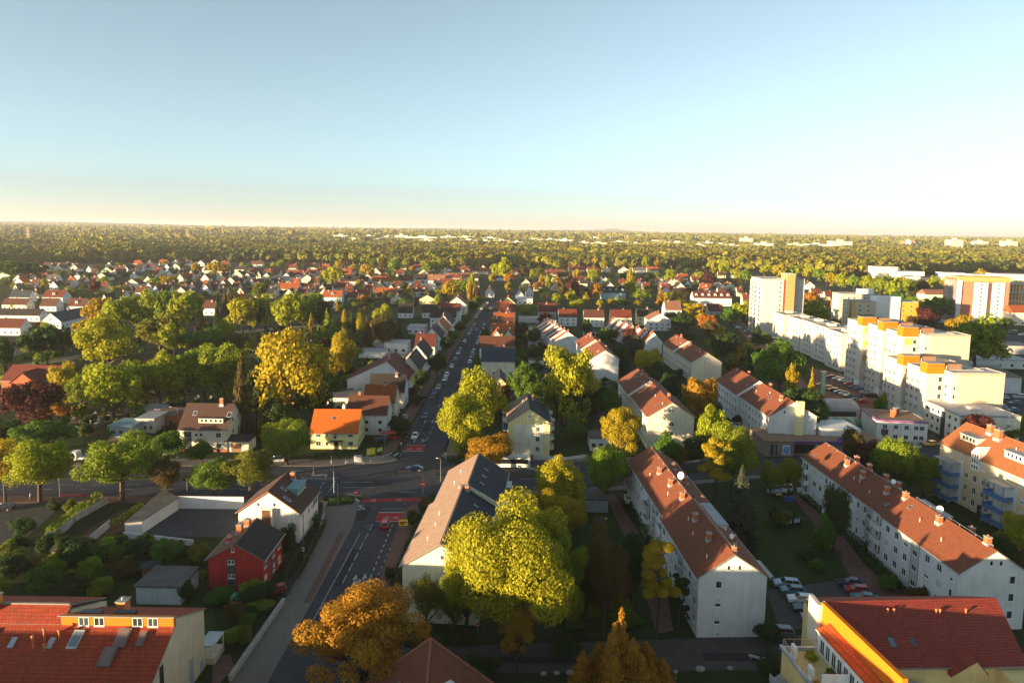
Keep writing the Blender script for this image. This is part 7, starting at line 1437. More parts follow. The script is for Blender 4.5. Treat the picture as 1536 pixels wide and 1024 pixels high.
# ------------------------------------------------------------------ trees
def crown_points(kind, rg, n):
 """leaf centres and outward directions in a unit tree (radius .5, height 1)"""
 if kind in ('round', 'tall', 'flat', 'sparse', 'bush', 'poplar', 'birch', 'airy'):
  zc, hz, lumps, lr = dict(round=(.55, .46, 44, .16), tall=(.52, .49, 30, .185), flat=(.64, .37, 46, .16), sparse=(.60, .40, 56, .10), bush=(.47, .50, 26, .2), poplar=(.53, .48, 44, .16), birch=(.56, .44, 54, .12), airy=(.58, .42, 64, .115))[kind]
  d = rg.normal(size=(lumps, 3)); d /= np.linalg.norm(d, axis=1)[:, None]
  d[:, 2] = np.where(d[:, 2] < -.35, -d[:, 2] * .8, d[:, 2])
  rad = rg.uniform(.42, 1.1, lumps) if kind != 'sparse' else rg.uniform(.3, .95, lumps)
  cen = d * rad[:, None] * np.array([.5 - lr * .55, .5 - lr * .55, hz - lr * .45]); cen[:, 2] += zc
  if kind == 'round': 
   t = rg.uniform(.8, 1.12, 3); cen[:, 0] *= t[0]; cen[:, 1] *= t[1]
  if kind in ('bush',): cen = np.vstack([cen, [[0, 0, .4]]])
  core = rg.normal(size=(8, 3)) * np.array([.13, .13, hz * .35]) + np.array([0, 0, zc]); lumps2 = rg.normal(size=(lumps, 3)); lumps2 /= np.linalg.norm(lumps2, axis=1)[:, None]; cen = np.vstack([cen, core, cen[rg.integers(0, lumps, lumps)] + lumps2 * lr * .75])
  szs = rg.uniform(.65, 1.25, len(cen)) * lr; szs[lumps + 8:] *= .55
  w_ = szs ** 2; idx = rg.choice(len(cen), n, p=w_ / w_.sum())
  v = rg.normal(size=(n, 3)); v /= np.linalg.norm(v, axis=1)[:, None]
  rr_ = szs[idx] * (rg.uniform(.25, 1, n) ** .4)
  p = cen[idx] + v * rr_[:, None] * np.array([1, 1, .82])
  if kind == 'birch': p[:, 2] -= rg.uniform(0, .16, n) * (rg.random(n) < .6)
  out = v + .6 * (p - np.array([0, 0, zc]))
  return p, out
 if kind in ('spruce', 'fir', 'column'):
  z0 = .06
  if kind == 'column':
   z = rg.uniform(.04, 1, n); r = .5 * np.sin(np.pi * np.clip(z * .93 + .05, 0, 1)) ** .45 * rg.uniform(.6, 1.0, n); a = rg.uniform(0, 6.283, n)
   p = np.stack([r * np.cos(a), r * np.sin(a), z], 1); return p, np.stack([np.cos(a), np.sin(a), np.full(n, .4)], 1)
  if kind == 'fir':
   m = 15; a = rg.uniform(0, 6.283, m); r = np.sqrt(rg.uniform(.02, 1, m)) * .43; r[0] = 0; top = 1 - r * 1.25 - rg.uniform(0, .12, m); top[0] = .97; R_0 = 0; z0 = top * rg.uniform(.05, .3, m); R = rg.uniform(.13, .22, m); i = rg.choice(m, n); t = rg.uniform(0, 1, n) ** 1.2; z = z0[i] + (top[i] - z0[i]) * t; q = R[i] * (1.02 - t) ** .75 * rg.uniform(.45, 1.05, n) * (1 + .25 * np.sin(z * 70 + i)); b = rg.uniform(0, 6.283, n)
   p = np.stack([r[i] * np.cos(a[i]) + q * np.cos(b), r[i] * np.sin(a[i]) + q * np.sin(b), z], 1); return p, np.stack([np.cos(b), np.sin(b), np.full(n, .5)], 1)
  nb = 150 if kind == 'spruce' else 90
  bz = z0 + (1 - z0) * (rg.uniform(0, 1, nb) ** 1.25); ba = rg.uniform(0, 6.283, nb); bl = .5 * (1 - bz) ** (.85 if kind == 'spruce' else .6) * rg.uniform(.72, 1.1, nb) + .015
  i = rg.choice(nb, n, p=bl / bl.sum()); t = rg.uniform(.15, 1, n)
  sp = .05 if kind == 'spruce' else .075
  r = bl[i] * t; a = ba[i] + rg.normal(size=n) * sp / np.maximum(r, .04) * .55
  z = bz[i] - (.10 if kind == 'spruce' else -.10) * t * bl[i] * 2 * (1 if kind == 'spruce' else 1) + rg.normal(size=n) * .012 - rg.uniform(0, .03, n)
  if kind == 'fir': z += .05 * t
  p = np.stack([r * np.cos(a), r * np.sin(a), np.clip(z, .02, 1.02)], 1)
  return p, np.stack([np.cos(a), np.sin(a), np.full(n, .6)], 1)
 if kind == 'pine':
  nc = 26; zc = rg.uniform(.42, .97, nc); a = rg.uniform(0, 6.283, nc); r = rg.uniform(.1, .40, nc) * np.sqrt(np.clip(1.25 - zc, .1, 1)) * 1.15
  cen = np.stack([r * np.cos(a), r * np.sin(a), zc], 1); i = rg.integers(0, nc, n); v = rg.normal(size=(n, 3)); v /= np.linalg.norm(v, axis=1)[:, None]
  p = cen[i] + v * np.array([.13, .13, .045]) * (rg.uniform(.2, 1, n) ** .5)[:, None]; return p, v + np.array([0, 0, .5])
def leaf_mesh(name, pts, out, size, rg):
 n = len(pts); out = out / np.maximum(np.linalg.norm(out, axis=1), 1e-6)[:, None]
 nr = out * 1.1 + rg.normal(size=(n, 3)) * .5; nr /= np.linalg.norm(nr, axis=1)[:, None]
 a = np.cross(nr, rg.normal(size=(n, 3))); a /= np.maximum(np.linalg.norm(a, axis=1), 1e-6)[:, None]; c = np.cross(nr, a)
 s = (size * rg.uniform(.6, 1.35, n))[:, None]
 q = np.stack([pts - a * s * .62, pts - c * s * .42 + a * s * .1, pts + a * s * .62, pts + c * s * .42 + a * s * .1], 1).reshape(-1, 3)
 return quads(name, q, n)
def quads(name, q, n):
 me = bpy.data.meshes.new(name); me.vertices.add(4 * n); me.vertices.foreach_set('co', q.astype(np.float32).ravel())
 me.loops.add(4 * n); me.loops.foreach_set('vertex_index', np.arange(4 * n, dtype=np.int32))
 me.polygons.add(n); me.polygons.foreach_set('loop_start', np.arange(0, 4 * n, 4, dtype=np.int32)); me.polygons.foreach_set('loop_total', np.full(n, 4, dtype=np.int32))
 me.update(calc_edges=True); return me
LOD = dict(hero=(90000, .0145), near=(30000, .024), mid=(14000, .035), far=(5000, .056), tiny=(1800, .088))
_CR = {}
def crown(kind, lod, var):
 k = (kind, lod, var)
 if k not in _CR:
  rg = np.random.default_rng(sum(ord(c) for c in kind + lod) * 7 + 131 * var)
  n, s = LOD[lod]
  if kind == 'airy': n = int(n * .62)
  if kind in ('sparse',): n = int(n * .34); s *= .85
  if kind in ('column', 'spruce'): s *= .85
  if kind == 'bush': n = int(n * .4); s *= 1.7
  p, o = crown_points(kind, rg, n); _CR[k] = leaf_mesh('crown', p, o, s, rg); _CR[k].materials.append(LEAF['green'])
 return _CR[k]
def dress(o, col): o.material_slots[0].link = 'OBJECT'; o.material_slots[0].material = LEAF[col]; return o
_TR = {}
def trunk(kind, lod):
 k = (kind, lod not in ('hero', 'near', 'mid'))
 if k in _TR: return _TR[k]
 r = random.Random(len(kind)); b = MB(); nn = 7 if not k[1] else 4
 if kind in ('spruce', 'fir', 'column'): b.path([(0, 0, -.02), (0, 0, .5), (0, 0, .96)], [.03, .018, .004], nn)
 elif kind == 'pine':
  b.path([(0, 0, -.02), (.02, 0, .3), (-.01, .01, .6), (.02, 0, .92)], [.032, .026, .02, .006], nn)
  for i in range(9): a = r.uniform(0, 6.28); z = r.uniform(.42, .85); b.path([(0, 0, z), (.28 * math.cos(a), .28 * math.sin(a), z + .07)], [.012, .004], 4)
 else:
  zb = dict(round=.18, tall=.12, flat=.30, sparse=.14, bush=.02, poplar=.1, birch=.2, airy=.14)[kind]
  b.path([(0, 0, -.02), (.006, .004, zb), (-.008, .01, zb + .2), (.01, 0, .8)], [.036, .028, .019, .005], nn)
  m = 16 if kind in ('sparse', 'airy') else 9
  for i in range(m):
   a = 6.283 * i / m + r.uniform(-.3, .3); z = zb + r.uniform(0, .25); e = r.uniform(.22, .42); zz = z + r.uniform(.12, .4)
   p1 = (e * .45 * math.cos(a), e * .45 * math.sin(a), z + (zz - z) * .5); p2 = (e * math.cos(a + .2), e * math.sin(a + .2), min(.95, zz))
   b.path([(0, 0, z), p1, p2], [.016, .011, .003], 5 if not k[1] else 3)
   if kind == 'sparse':
    for q in range(3): b.tube(p1, (p1[0] + r.uniform(-.15, .15), p1[1] + r.uniform(-.15, .15), min(.98, p1[2] + r.uniform(.1, .3))), .007, .002, 3)
 me = b.mesh('trunk', [BARK]); _TR[k] = me; return me
_tc = [0]
KN = dict(airy='airy', round='round', tall='tall dense', flat='flat crowned', sparse='thin half bare', bush='bushy', poplar='poplar shaped', birch='drooping birch', spruce='conical spruce', fir='shaggy conifer', column='columnar cypress', pine='open crowned pine')
def tree(cx, by, ty, w_px, kind, col, label, lod=None, group=None, hscale=1.0, name=None):
 g = P(cx, by); h = hgt(cx, by, ty) * hscale; wd = w_px / pxm(cx, by); d = g.length
 lod = lod or ('hero' if d < 135 and kind != 'bush' else 'near' if d < 190 else 'mid' if d < 330 else 'far' if d < 560 else 'tiny'); _tc[0] += 1
 me = crown(kind, lod, _tc[0] % (2 if lod == 'hero' else 4 if lod in ('near', 'mid') else 5))
 nm = name or ('conifer' if kind in ('spruce', 'fir', 'pine', 'column') else 'bush' if kind == 'bush' else 'tree')
 rz = rnd.uniform(0, 6.28)
 if kind == 'bush':
  o = dress(link(nm, me, None, (g.x, g.y, 0), rz), col); o.scale = (wd, wd, h); return tag(o, label, 'bush', group)
 R = thing(nm, label, 'tree', (g.x, g.y, 0), rz, group)
 R.scale = (wd, wd, h)
 link('trunk', trunk(kind, lod), R); dress(link('crown', me, R), col); return R
T = tree
# foreground
T(545, 1052, 886, 186, 'airy', 'orange', 'big orange leaved tree over the street at the bottom of the picture'); T(772, 985, 752, 190, 'tall', 'ygreen', 'huge bright yellow green lime tree in front of the slate roof'); T(700, 955, 830, 105, 'round', 'ygreen', 'left shoulder tree of the huge yellow green lime'); T(832, 960, 800, 90, 'tall', 'fgreen', 'darker green tree at the right flank of the huge yellow green lime')
T(640, 952, 862, 74, 'sparse', 'olive', 'thin olive tree in front of the pale yellow end wall'); T(680, 956, 872, 66, 'sparse', 'olive', 'second thin olive tree at the foot of the pale yellow end wall'); T(775, 1005, 900, 86, 'sparse', 'orange', 'half bare brownish tree below the huge yellow green lime'); T(927, 1085, 905, 172, 'fir', 'orange', 'shaggy orange brown conifer at the bottom edge')
T(985, 955, 810, 76, 'pine', 'gold', 'pine with a golden top left of the bare white gable'); T(1018, 945, 862, 40, 'pine', 'dgreen', 'small dark pine leaning on the white long house'); T(905, 950, 805, 84, 'round', 'bronze', 'dark bronze tree in the shade between lime and pine'); T(868, 945, 850, 60, 'round', 'dgreen', 'dark green tree under the bronze tree'); T(945, 900, 800, 50, 'round', 'dgreen', 'dark tree by the path of the middle long house')
T(838, 792, 684, 78, 'birch', 'gold', 'golden drooping birch beside the cross street'); T(846, 825, 742, 74, 'round', 'gold', 'golden round tree below the birch'); T(910, 760, 668, 64, 'round', 'fgreen', 'tall tree with yellow top and dark base left of the long red roof'); T(907, 733, 668, 50, 'round', 'ygreen', 'yellow topped tree right on the cross street kerb'); T(930, 695, 612, 60, 'round', 'gold', 'bright yellow tree beside the small white garage'); T(852, 645, 518, 88, 'round', 'ygreen', 'big round yellow green tree in the middle of the estate'); T(842, 640, 560, 70, 'round', 'dgreen', 'dark tree under the big round yellow green tree'); T(888, 632, 570, 44, 'round', 'dgreen', 'dark tree right under the big round yellow green tree'); T(912, 640, 582, 38, 'round', 'green', 'green tree in front of the low dark door garages')
T(697, 695, 588, 72, 'tall', 'ygreen', 'dense yellow green lime nearest the crossing on the right of the main street'); T(722, 665, 555, 76, 'tall', 'ygreen', 'second dense yellow green lime on the right of the main street'); T(750, 640, 572, 36, 'round', 'bronze', 'brownish tree between lime trees and the small slate roof'); T(790, 618, 549, 58, 'round', 'green', 'green round tree with a lit top behind the yellow gable house'); T(735, 709, 655, 76, 'round', 'orange', 'orange tree beside the white bus at the crossing'); T(860, 664, 627, 32, 'bush', 'green', 'round green bush in the lawn beside the yellow gable house')
T(1108, 815, 698, 72, 'spruce', 'blue', 'grey green spruce with a sunlit top right of the long red roof'); T(1072, 765, 658, 62, 'pine', 'gold', 'golden pine beside the cross street'); T(1096, 742, 640, 70, 'round', 'fgreen', 'broad green tree behind the golden pine'); T(1066, 695, 610, 50, 'round', 'ygreen', 'yellow tree right of the cream gable'); T(1047, 645, 564, 52, 'round', 'orange', 'orange red tree behind the cream gabled house'); T(1062, 640, 585, 34, 'round', 'dgreen', 'dark green tree beside the orange red tree'); T(1040, 698, 655, 40, 'bush', 'dgreen', 'dark shrub below the cream gable'); T(1000, 700, 650, 40, 'bush', 'green', 'green shrub in front of the cream gable'); T(1018, 700, 664, 34, 'bush', 'olive', 'olive shrub in front of the cream gable')
T(1168, 596, 516, 76, 'round', 'green', 'big bright green tree behind the white long house with the yellow strip'); T(1185, 628, 540, 26, 'sparse', 'gold', 'slender golden half bare tree in front of the big green tree'); T(1213, 650, 552, 30, 'spruce', 'gold', 'golden conifer right of the slender half bare tree'); T(1200, 660, 580, 62, 'round', 'dgreen', 'dark tree mass under the golden conifer'); T(1222, 655, 595, 36, 'round', 'green', 'small dark tree beside the grey barrel hall')
T(1250, 825, 733, 44, 'round', 'dgreen', 'dark tree against the front of the right long house'); T(1236, 835, 770, 36, 'bush', 'green', 'low green tree on the lawn beside the right long house'); T(1155, 748, 692, 38, 'round', 'fgreen', 'young green tree right of the blue spruce'); T(1182, 745, 688, 34, 'round', 'fgreen', 'young green tree at the kerb left of the right long house'); T(1278, 712, 642, 42, 'round', 'bronze', 'bronze tree behind the far end of the right long house'); T(1305, 722, 662, 44, 'round', 'copper', 'dark red tree behind the ridge of the right long house'); T(1338, 745, 654, 66, 'round', 'fgreen', 'large green tree behind the ridge of the right long house'); T(1322, 735, 672, 40, 'round', 'green', 'green tree left of the large green tree behind the ridge'); T(1385, 742, 680, 40, 'round', 'fgreen', 'green tree left of the blue balcony house'); T(1362, 742, 690, 40, 'round', 'green', 'green tree between the large green tree and the blue balcony house')
T(1464, 672, 620, 42, 'round', 'copper', 'copper tree behind the orange roof of the blue balcony house'); T(1500, 660, 628, 60, 'bush', 'olive', 'olive hedge behind the orange roof of the blue balcony house')
for x_, y_, z_, s_, c_, t_ in ((37.6, 81.5, 9.3, 1.7, 'ygreen', 'big green potted plant at the back corner of the roof terrace'), (38.6, 78.2, 9.3, 1.5, 'green', 'round potted shrub beside the penthouse windows of the roof terrace'), (36.2, 76.5, 9.3, 1.1, 'gold', 'small yellow potted plant by the terrace railing')):
 o = dress(link('potted_plant', crown('bush', 'far', 1), None, (x_, y_, z_)), c_); o.scale = (s_, s_, s_); tag(o, t_, 'plant')
T(1522, 845, 772, 50, 'round', 'ygreen', 'yellow green tree at the right edge below the blue balconies'); T(1500, 870, 800, 40, 'round', 'dgreen', 'dark tree behind the near end of the right long house'); T(1525, 660, 622, 40, 'round', 'ygreen', 'yellow tree at the right edge behind the orange roof'); T(1460, 560, 478, 78, 'round', 'fgreen', 'broad dark tree with a yellow top right of the orange headed blocks'); T(1440, 520, 474, 46, 'round', 'gold', 'golden tree between the big cream block and the salmon tower'); T(1387, 500, 462, 32, 'round', 'copper', 'purple tree behind the big cream block'); T(1402, 482, 446, 44, 'round', 'green', 'green trees clump left of the salmon tower'); T(1478, 484, 466, 14, 'spruce', 'green', 'small conical tree in front of the salmon tower'); T(1508, 496, 476, 18, 'round', 'dgreen', 'dark tree at the foot of the grid fronted office')
T(1218, 492, 452, 48, 'round', 'ygreen', 'yellow green tree behind the long white block'); T(1218, 456, 437, 24, 'round', 'orange', 'orange tree below the sports field'); T(1252, 465, 444, 14, 'column', 'orange', 'narrow orange tree left of the grey white block'); T(1135, 514, 484, 24, 'spruce', 'dgreen', 'dark conifer at the foot of the white tower'); T(1148, 515, 498, 18, 'bush', 'green', 'bush at the foot of the white tower'); T(1250, 505, 480, 30, 'round', 'green', 'green tree behind the middle of the long white block'); T(1275, 512, 490, 30, 'round', 'dgreen', 'dark tree between the long white block and the big cream block'); T(1300, 500, 470, 30, 'round', 'green', 'green tree behind the orange heads'); T(1320, 622, 596, 20, 'bush', 'green', 'shrub at the edge of the tower car park'); T(1326, 610, 589, 12, 'column', 'ygreen', 'small yellow tree at the edge of the tower car park'); T(1375, 612, 600, 16, 'bush', 'dgreen', 'dark shrub at the foot of the orange headed block'); T(1345, 640, 615, 16, 'spruce', 'dgreen', 'small dark conifer beside the purple edged house')
# kerb trees on the near side of the cross street
for i, (x, by, ty, w_, k, c, lab) in enumerate(((8, 752, 664, 66, 'flat', 'gold', 'golden kerb tree at the left edge of the cross street'), (60, 752, 664, 100, 'flat', 'ygreen', 'broad kerb tree with sunlit yellow top, second from the left on the cross street'), (183, 750, 664, 118, 'flat', 'fgreen', 'broad green kerb tree with a yellow crest in the middle of the cross street row'), (250, 748, 688, 50, 'flat', 'bronze', 'brownish kerb tree beside the broad green one'), (322, 750, 686, 70, 'round', 'green', 'bright green kerb tree near the crossing'), (376, 748, 676, 74, 'flat', 'olive', 'olive kerb tree with an orange top nearest the white gabled house'))): T(x, by, ty, w_, k, c, lab, 'near')
for x, by, ty, w_, k, c, lab in ((205, 694, 648, 52, 'flat', 'fgreen', 'flat green tree beside the stonemason yard'), (253, 696, 650, 54, 'flat', 'green', 'flat green tree in front of the cream dormer house'), (303, 704, 662, 38, 'flat', 'green', 'small flat green tree in front of the cream dormer house'), (430, 697, 632, 90, 'round', 'fgreen', 'round green tree with a yellow crest left of the yellow house'), (68, 690, 632, 80, 'flat', 'green', 'broad green tree behind the left kerb trees'), (5, 685, 628, 60, 'round', 'dgreen', 'dark green tree at the left edge behind the kerb trees'), (30, 672, 640, 40, 'round', 'fgreen', 'green tree between chapel and kerb trees')): T(x, by, ty, w_, k, c, lab)
# cemetery and churchyard trees
CEM = [(445, 640, 500, 96, 'tall', 'gold', 'tallest golden green tree left of the street houses'), (410, 655, 566, 52, 'spruce', 'gold', 'golden brown conifer in front of the tallest golden tree'), (420, 660, 600, 50, 'round', 'dgreen', 'dark tree under the golden brown conifer'), (470, 640, 560, 50, 'round', 'dgreen', 'dark tree at the right foot of the tallest golden tree'), (365, 660, 528, 44, 'spruce', 'bronze', 'dark bronze conifer above the cream dormer house'), (385, 640, 560, 44, 'round', 'dgreen', 'dark tree between the two tall conifers'), (172, 632, 540, 72, 'tall', 'ygreen', 'tall bright yellow green tree right of the dark copper beech'), (155, 600, 552, 48, 'round', 'ygreen', 'yellow green tree behind the tall bright one'), (205, 618, 542, 62, 'round', 'fgreen', 'green tree, first of the long hedge like row from the left'), (240, 612, 534, 62, 'round', 'ygreen', 'yellow green tree, second of the long hedge like row from the left'), (275, 606, 528, 64, 'round', 'fgreen', 'green tree, third of the long hedge like row from the left'), (308, 602, 520, 64, 'round', 'ygreen', 'yellow crested tree, fourth of the long hedge like row from the left'), (338, 605, 516, 60, 'round', 'fgreen', 'green tree at the right end of the long hedge like row'), (165, 565, 478, 74, 'round', 'ygreen', 'large yellow green round tree behind the long hedge like row'), (240, 530, 474, 66, 'round', 'olive', 'olive brown tree beside the large yellow green round tree'), (262, 534, 488, 40, 'round', 'ygreen', 'yellow tree leaning on the olive brown tree'),
 (150, 500, 448, 36, 'round', 'gold', 'yellow tree, first of the far churchyard row from the left'), (180, 502, 446, 40, 'round', 'ygreen', 'yellow tree, second of the far churchyard row from the left'), (206, 500, 441, 38, 'round', 'fgreen', 'yellow green tree, third of the far churchyard row from the left'), (230, 500, 440, 38, 'round', 'ygreen', 'yellow tree, fourth of the far churchyard row from the left'), (254, 500, 440, 38, 'round', 'fgreen', 'yellow green tree, fifth of the far churchyard row from the left'), (276, 500, 438, 38, 'round', 'ygreen', 'yellow tree, sixth of the far churchyard row from the left'), (292, 500, 440, 26, 'round', 'fgreen', 'yellow green tree at the right end of the far churchyard row'), (135, 512, 478, 34, 'round', 'gold', 'golden tree below the left end of the far churchyard row'),
 (310, 535, 496, 62, 'round', 'green', 'dark green dome shaped tree beside the cemetery path'), (341, 522, 482, 30, 'round', 'ygreen', 'small yellow tree behind the dome shaped tree'), (352, 535, 502, 26, 'round', 'bronze', 'small bronze tree right of the dome shaped tree'), (364, 502, 445, 44, 'round', 'ygreen', 'dense yellow green tree at the cemetery gate'), (382, 500, 452, 24, 'round', 'dgreen', 'dark tree behind the dense yellow green tree at the gate'), (397, 498, 444, 30, 'tall', 'ygreen', 'slender yellow tree with a visible trunk in the cemetery'), (434, 504, 443, 46, 'round', 'ygreen', 'yellow tree with a long bare trunk in the cemetery'), (464, 500, 441, 40, 'round', 'fgreen', 'yellow green tree right of the long trunked one'), (484, 500, 450, 28, 'round', 'dgreen', 'dark tree behind the gold conifers'),
 (72, 555, 487, 54, 'round', 'dgreen', 'dark green tree with a lit yellow tip beside the yard wall'), (70, 530, 486, 26, 'round', 'ygreen', 'lit yellow tip tree beside the yard wall'), (107, 528, 497, 28, 'round', 'dgreen', 'round dark tree in the cemetery lawn'), (52, 642, 572, 76, 'round', 'copper', 'big dark copper beech beside the chapel'), (89, 632, 604, 24, 'round', 'orange', 'small orange tree at the foot of the copper beech'), (100, 608, 546, 42, 'round', 'gold', 'yellow tree right of the chapel'), (11, 586, 561, 16, 'round', 'ygreen', 'small yellow tree in front of the chapel'), (6, 565, 510, 30, 'round', 'dgreen', 'dark green tree at the left edge above the chapel'), (124, 618, 566, 36, 'round', 'fgreen', 'green tree behind the copper beech'),
 (517, 507, 466, 8, 'column', 'gold', 'golden columnar cypress in the cemetery'), (529, 507, 472, 8, 'column', 'dgreen', 'dark columnar cypress in the cemetery'), (540, 500, 463, 10, 'column', 'gold', 'golden brown cypress right of the dark one'), (491, 522, 462, 38, 'fir', 'fgreen', 'green conifer with a golden top in the cemetery'), (467, 506, 470, 16, 'spruce', 'gold', 'leaning golden conifer in the cemetery'), (551, 530, 472, 28, 'spruce', 'bronze', 'bronze conifer behind the white garages'), (515, 572, 501, 36, 'tall', 'gold', 'rounded golden brown tree at the end of the white garages'), (572, 500, 460, 26, 'round', 'ygreen', 'yellow tree above the bronze beeches'), (575, 525, 475, 44, 'round', 'bronze', 'bronze beech behind the white garages'), (598, 515, 478, 20, 'spruce', 'dgreen', 'dark conifer beside the bronze beech'), (561, 520, 478, 24, 'round', 'bronze', 'brown tree left of the bronze beech'), (489, 532, 508, 18, 'round', 'copper', 'purple tree at the end of the cemetery'), (505, 505, 480, 24, 'round', 'dgreen', 'dark tree between the cypresses and conifers'), (500, 600, 575, 30, 'round', 'dgreen', 'dark tree behind the arched outbuilding'), (300, 470, 445, 16, 'round', 'orange', 'orange tree beside the olive roofed house'), (304, 494, 466, 14, 'spruce', 'orange', 'orange conifer in front of the olive roofed house'), (327, 488, 440, 12, 'spruce', 'dgreen', 'tall dark conifer right of the olive roofed house'), (338, 470, 430, 14, 'spruce', 'bronze', 'bronze conifer, left of the three brown ones above the gate'), (350, 465, 438, 22, 'round', 'bronze', 'bronze tree above the cemetery gate'), (362, 462, 436, 16, 'spruce', 'orange', 'rusty conifer above the cemetery gate'), (388, 455, 426, 22, 'round', 'olive', 'olive tree among the suburb roofs above the gate')]
for c in CEM: T(c[0], c[1], c[2] - 1, c[3] * 1.18, *c[4:])
# street trees and garden trees along the main street
STT = [(632, 592, 556, 28, 'flat', 'dgreen', 'young street tree nearest the crossing on the left pavement'), (655, 572, 532, 32, 'flat', 'dgreen', 'second young street tree on the left pavement'), (670, 535, 505, 24, 'flat', 'dgreen', 'dark street tree in the middle of the left pavement'), (680, 520, 496, 20, 'flat', 'green', 'green street tree in the middle of the left pavement'), (690, 505, 484, 18, 'flat', 'dgreen', 'dark street tree in the upper half of the left pavement'), (699, 492, 472, 16, 'flat', 'green', 'green street tree in the upper half of the left pavement'), (709, 475, 452, 16, 'flat', 'dgreen', 'dark street tree at the far end of the left pavement'), (716, 462, 444, 14, 'flat', 'green', 'green street tree at the far end of the left pavement'), (645, 520, 500, 14, 'bush', 'dgreen', 'dark front garden bush in the left street row'), (612, 600, 580, 20, 'round', 'copper', 'purple tree in a front garden of the left street row'), (600, 655, 625, 40, 'bush', 'dgreen', 'dark hedge tree behind the yellow house'), (626, 607, 590, 22, 'bush', 'dgreen', 'dark garden shrub beside the left pavement'),
 (715, 558, 532, 14, 'bush', 'green', 'green hedge beside the dark blue roofed house'), (727, 518, 494, 16, 'round', 'dgreen', 'dark garden tree in front of the right street row'), (731, 472, 462, 12, 'flat', 'green', 'small street tree on the right kerb near the bend'), (790, 480, 454, 32, 'round', 'fgreen', 'broad green tree with a yellow top behind the right street row'), (818, 487, 468, 22, 'round', 'copper', 'dark copper tree in front of the maroon roof'), (800, 520, 492, 28, 'round', 'dgreen', 'dark tree in the back gardens of the right street row'), (783, 545, 520, 18, 'round', 'green', 'green tree in the back gardens of the right street row'), (804, 545, 520, 26, 'round', 'dgreen', 'dark tree near the low white garage'), (775, 500, 480, 12, 'spruce', 'dgreen', 'dark conifer behind the right street row'), (775, 560, 545, 14, 'bush', 'green', 'garden bush at the near end of the right street row'), (806, 502, 488, 16, 'bush', 'green', 'green bush in the yard behind the right street row')]
for c in STT: T(*c)
# trees between the estate rows
EST = [(880, 510, 478, 16, 'round', 'dgreen', 'dark tree below the large windowed terrace'), (905, 520, 490, 22, 'round', 'green', 'green tree in front of the long white garage row'), (918, 520, 492, 20, 'round', 'dgreen', 'dark tree in front of the long white garage row'), (944, 528, 490, 26, 'round', 'copper', 'dark red tree left of the right saw tooth row'), (950, 545, 505, 40, 'round', 'blue', 'grey green cedar left of the right saw tooth row'), (947, 505, 480, 14, 'spruce', 'gold', 'golden tree in the right saw tooth row'), (972, 572, 522, 42, 'round', 'gold', 'yellow tree between the two middle long houses'), (985, 580, 545, 30, 'round', 'dgreen', 'dark tree between the two middle long houses'), (1002, 600, 560, 34, 'round', 'dgreen', 'dark tree behind the cream gabled house'), (930, 560, 520, 30, 'round', 'dgreen', 'dark tree beside the pale windowless gable'), (1040, 498, 455, 44, 'pine', 'gold', 'tall golden tree beyond the white red windowed house'), (1058, 505, 470, 34, 'round', 'orange', 'orange brown tree beyond the farthest long house'), (1063, 512, 480, 22, 'round', 'bronze', 'bronze tree beyond the farthest long house'), (1077, 508, 487, 20, 'round', 'gold', 'golden tree at the side street left of the tower'), (1022, 500, 470, 36, 'round', 'dgreen', 'dark tree below the tall golden tree'), (1085, 545, 500, 40, 'round', 'dgreen', 'dark tree right of the farthest long house'), (1105, 545, 508, 20, 'spruce', 'gold', 'golden conifer right of the farthest long house'), (1122, 535, 512, 20, 'round', 'ygreen', 'yellow tree by the side street'), (1098, 560, 535, 14, 'round', 'olive', 'olive tree left of the lit red roof'), (1115, 482, 452, 46, 'round', 'ygreen', 'golden yellow tree left of the white tower'), (1095, 490, 462, 28, 'round', 'green', 'green tree left of the white tower'), (1104, 484, 466, 16, 'round', 'ygreen', 'small yellow tree below the golden yellow tree'), (1130, 560, 520, 24, 'round', 'dgreen', 'dark tree between the long house and the big green tree')]
for c in EST: T(*c)
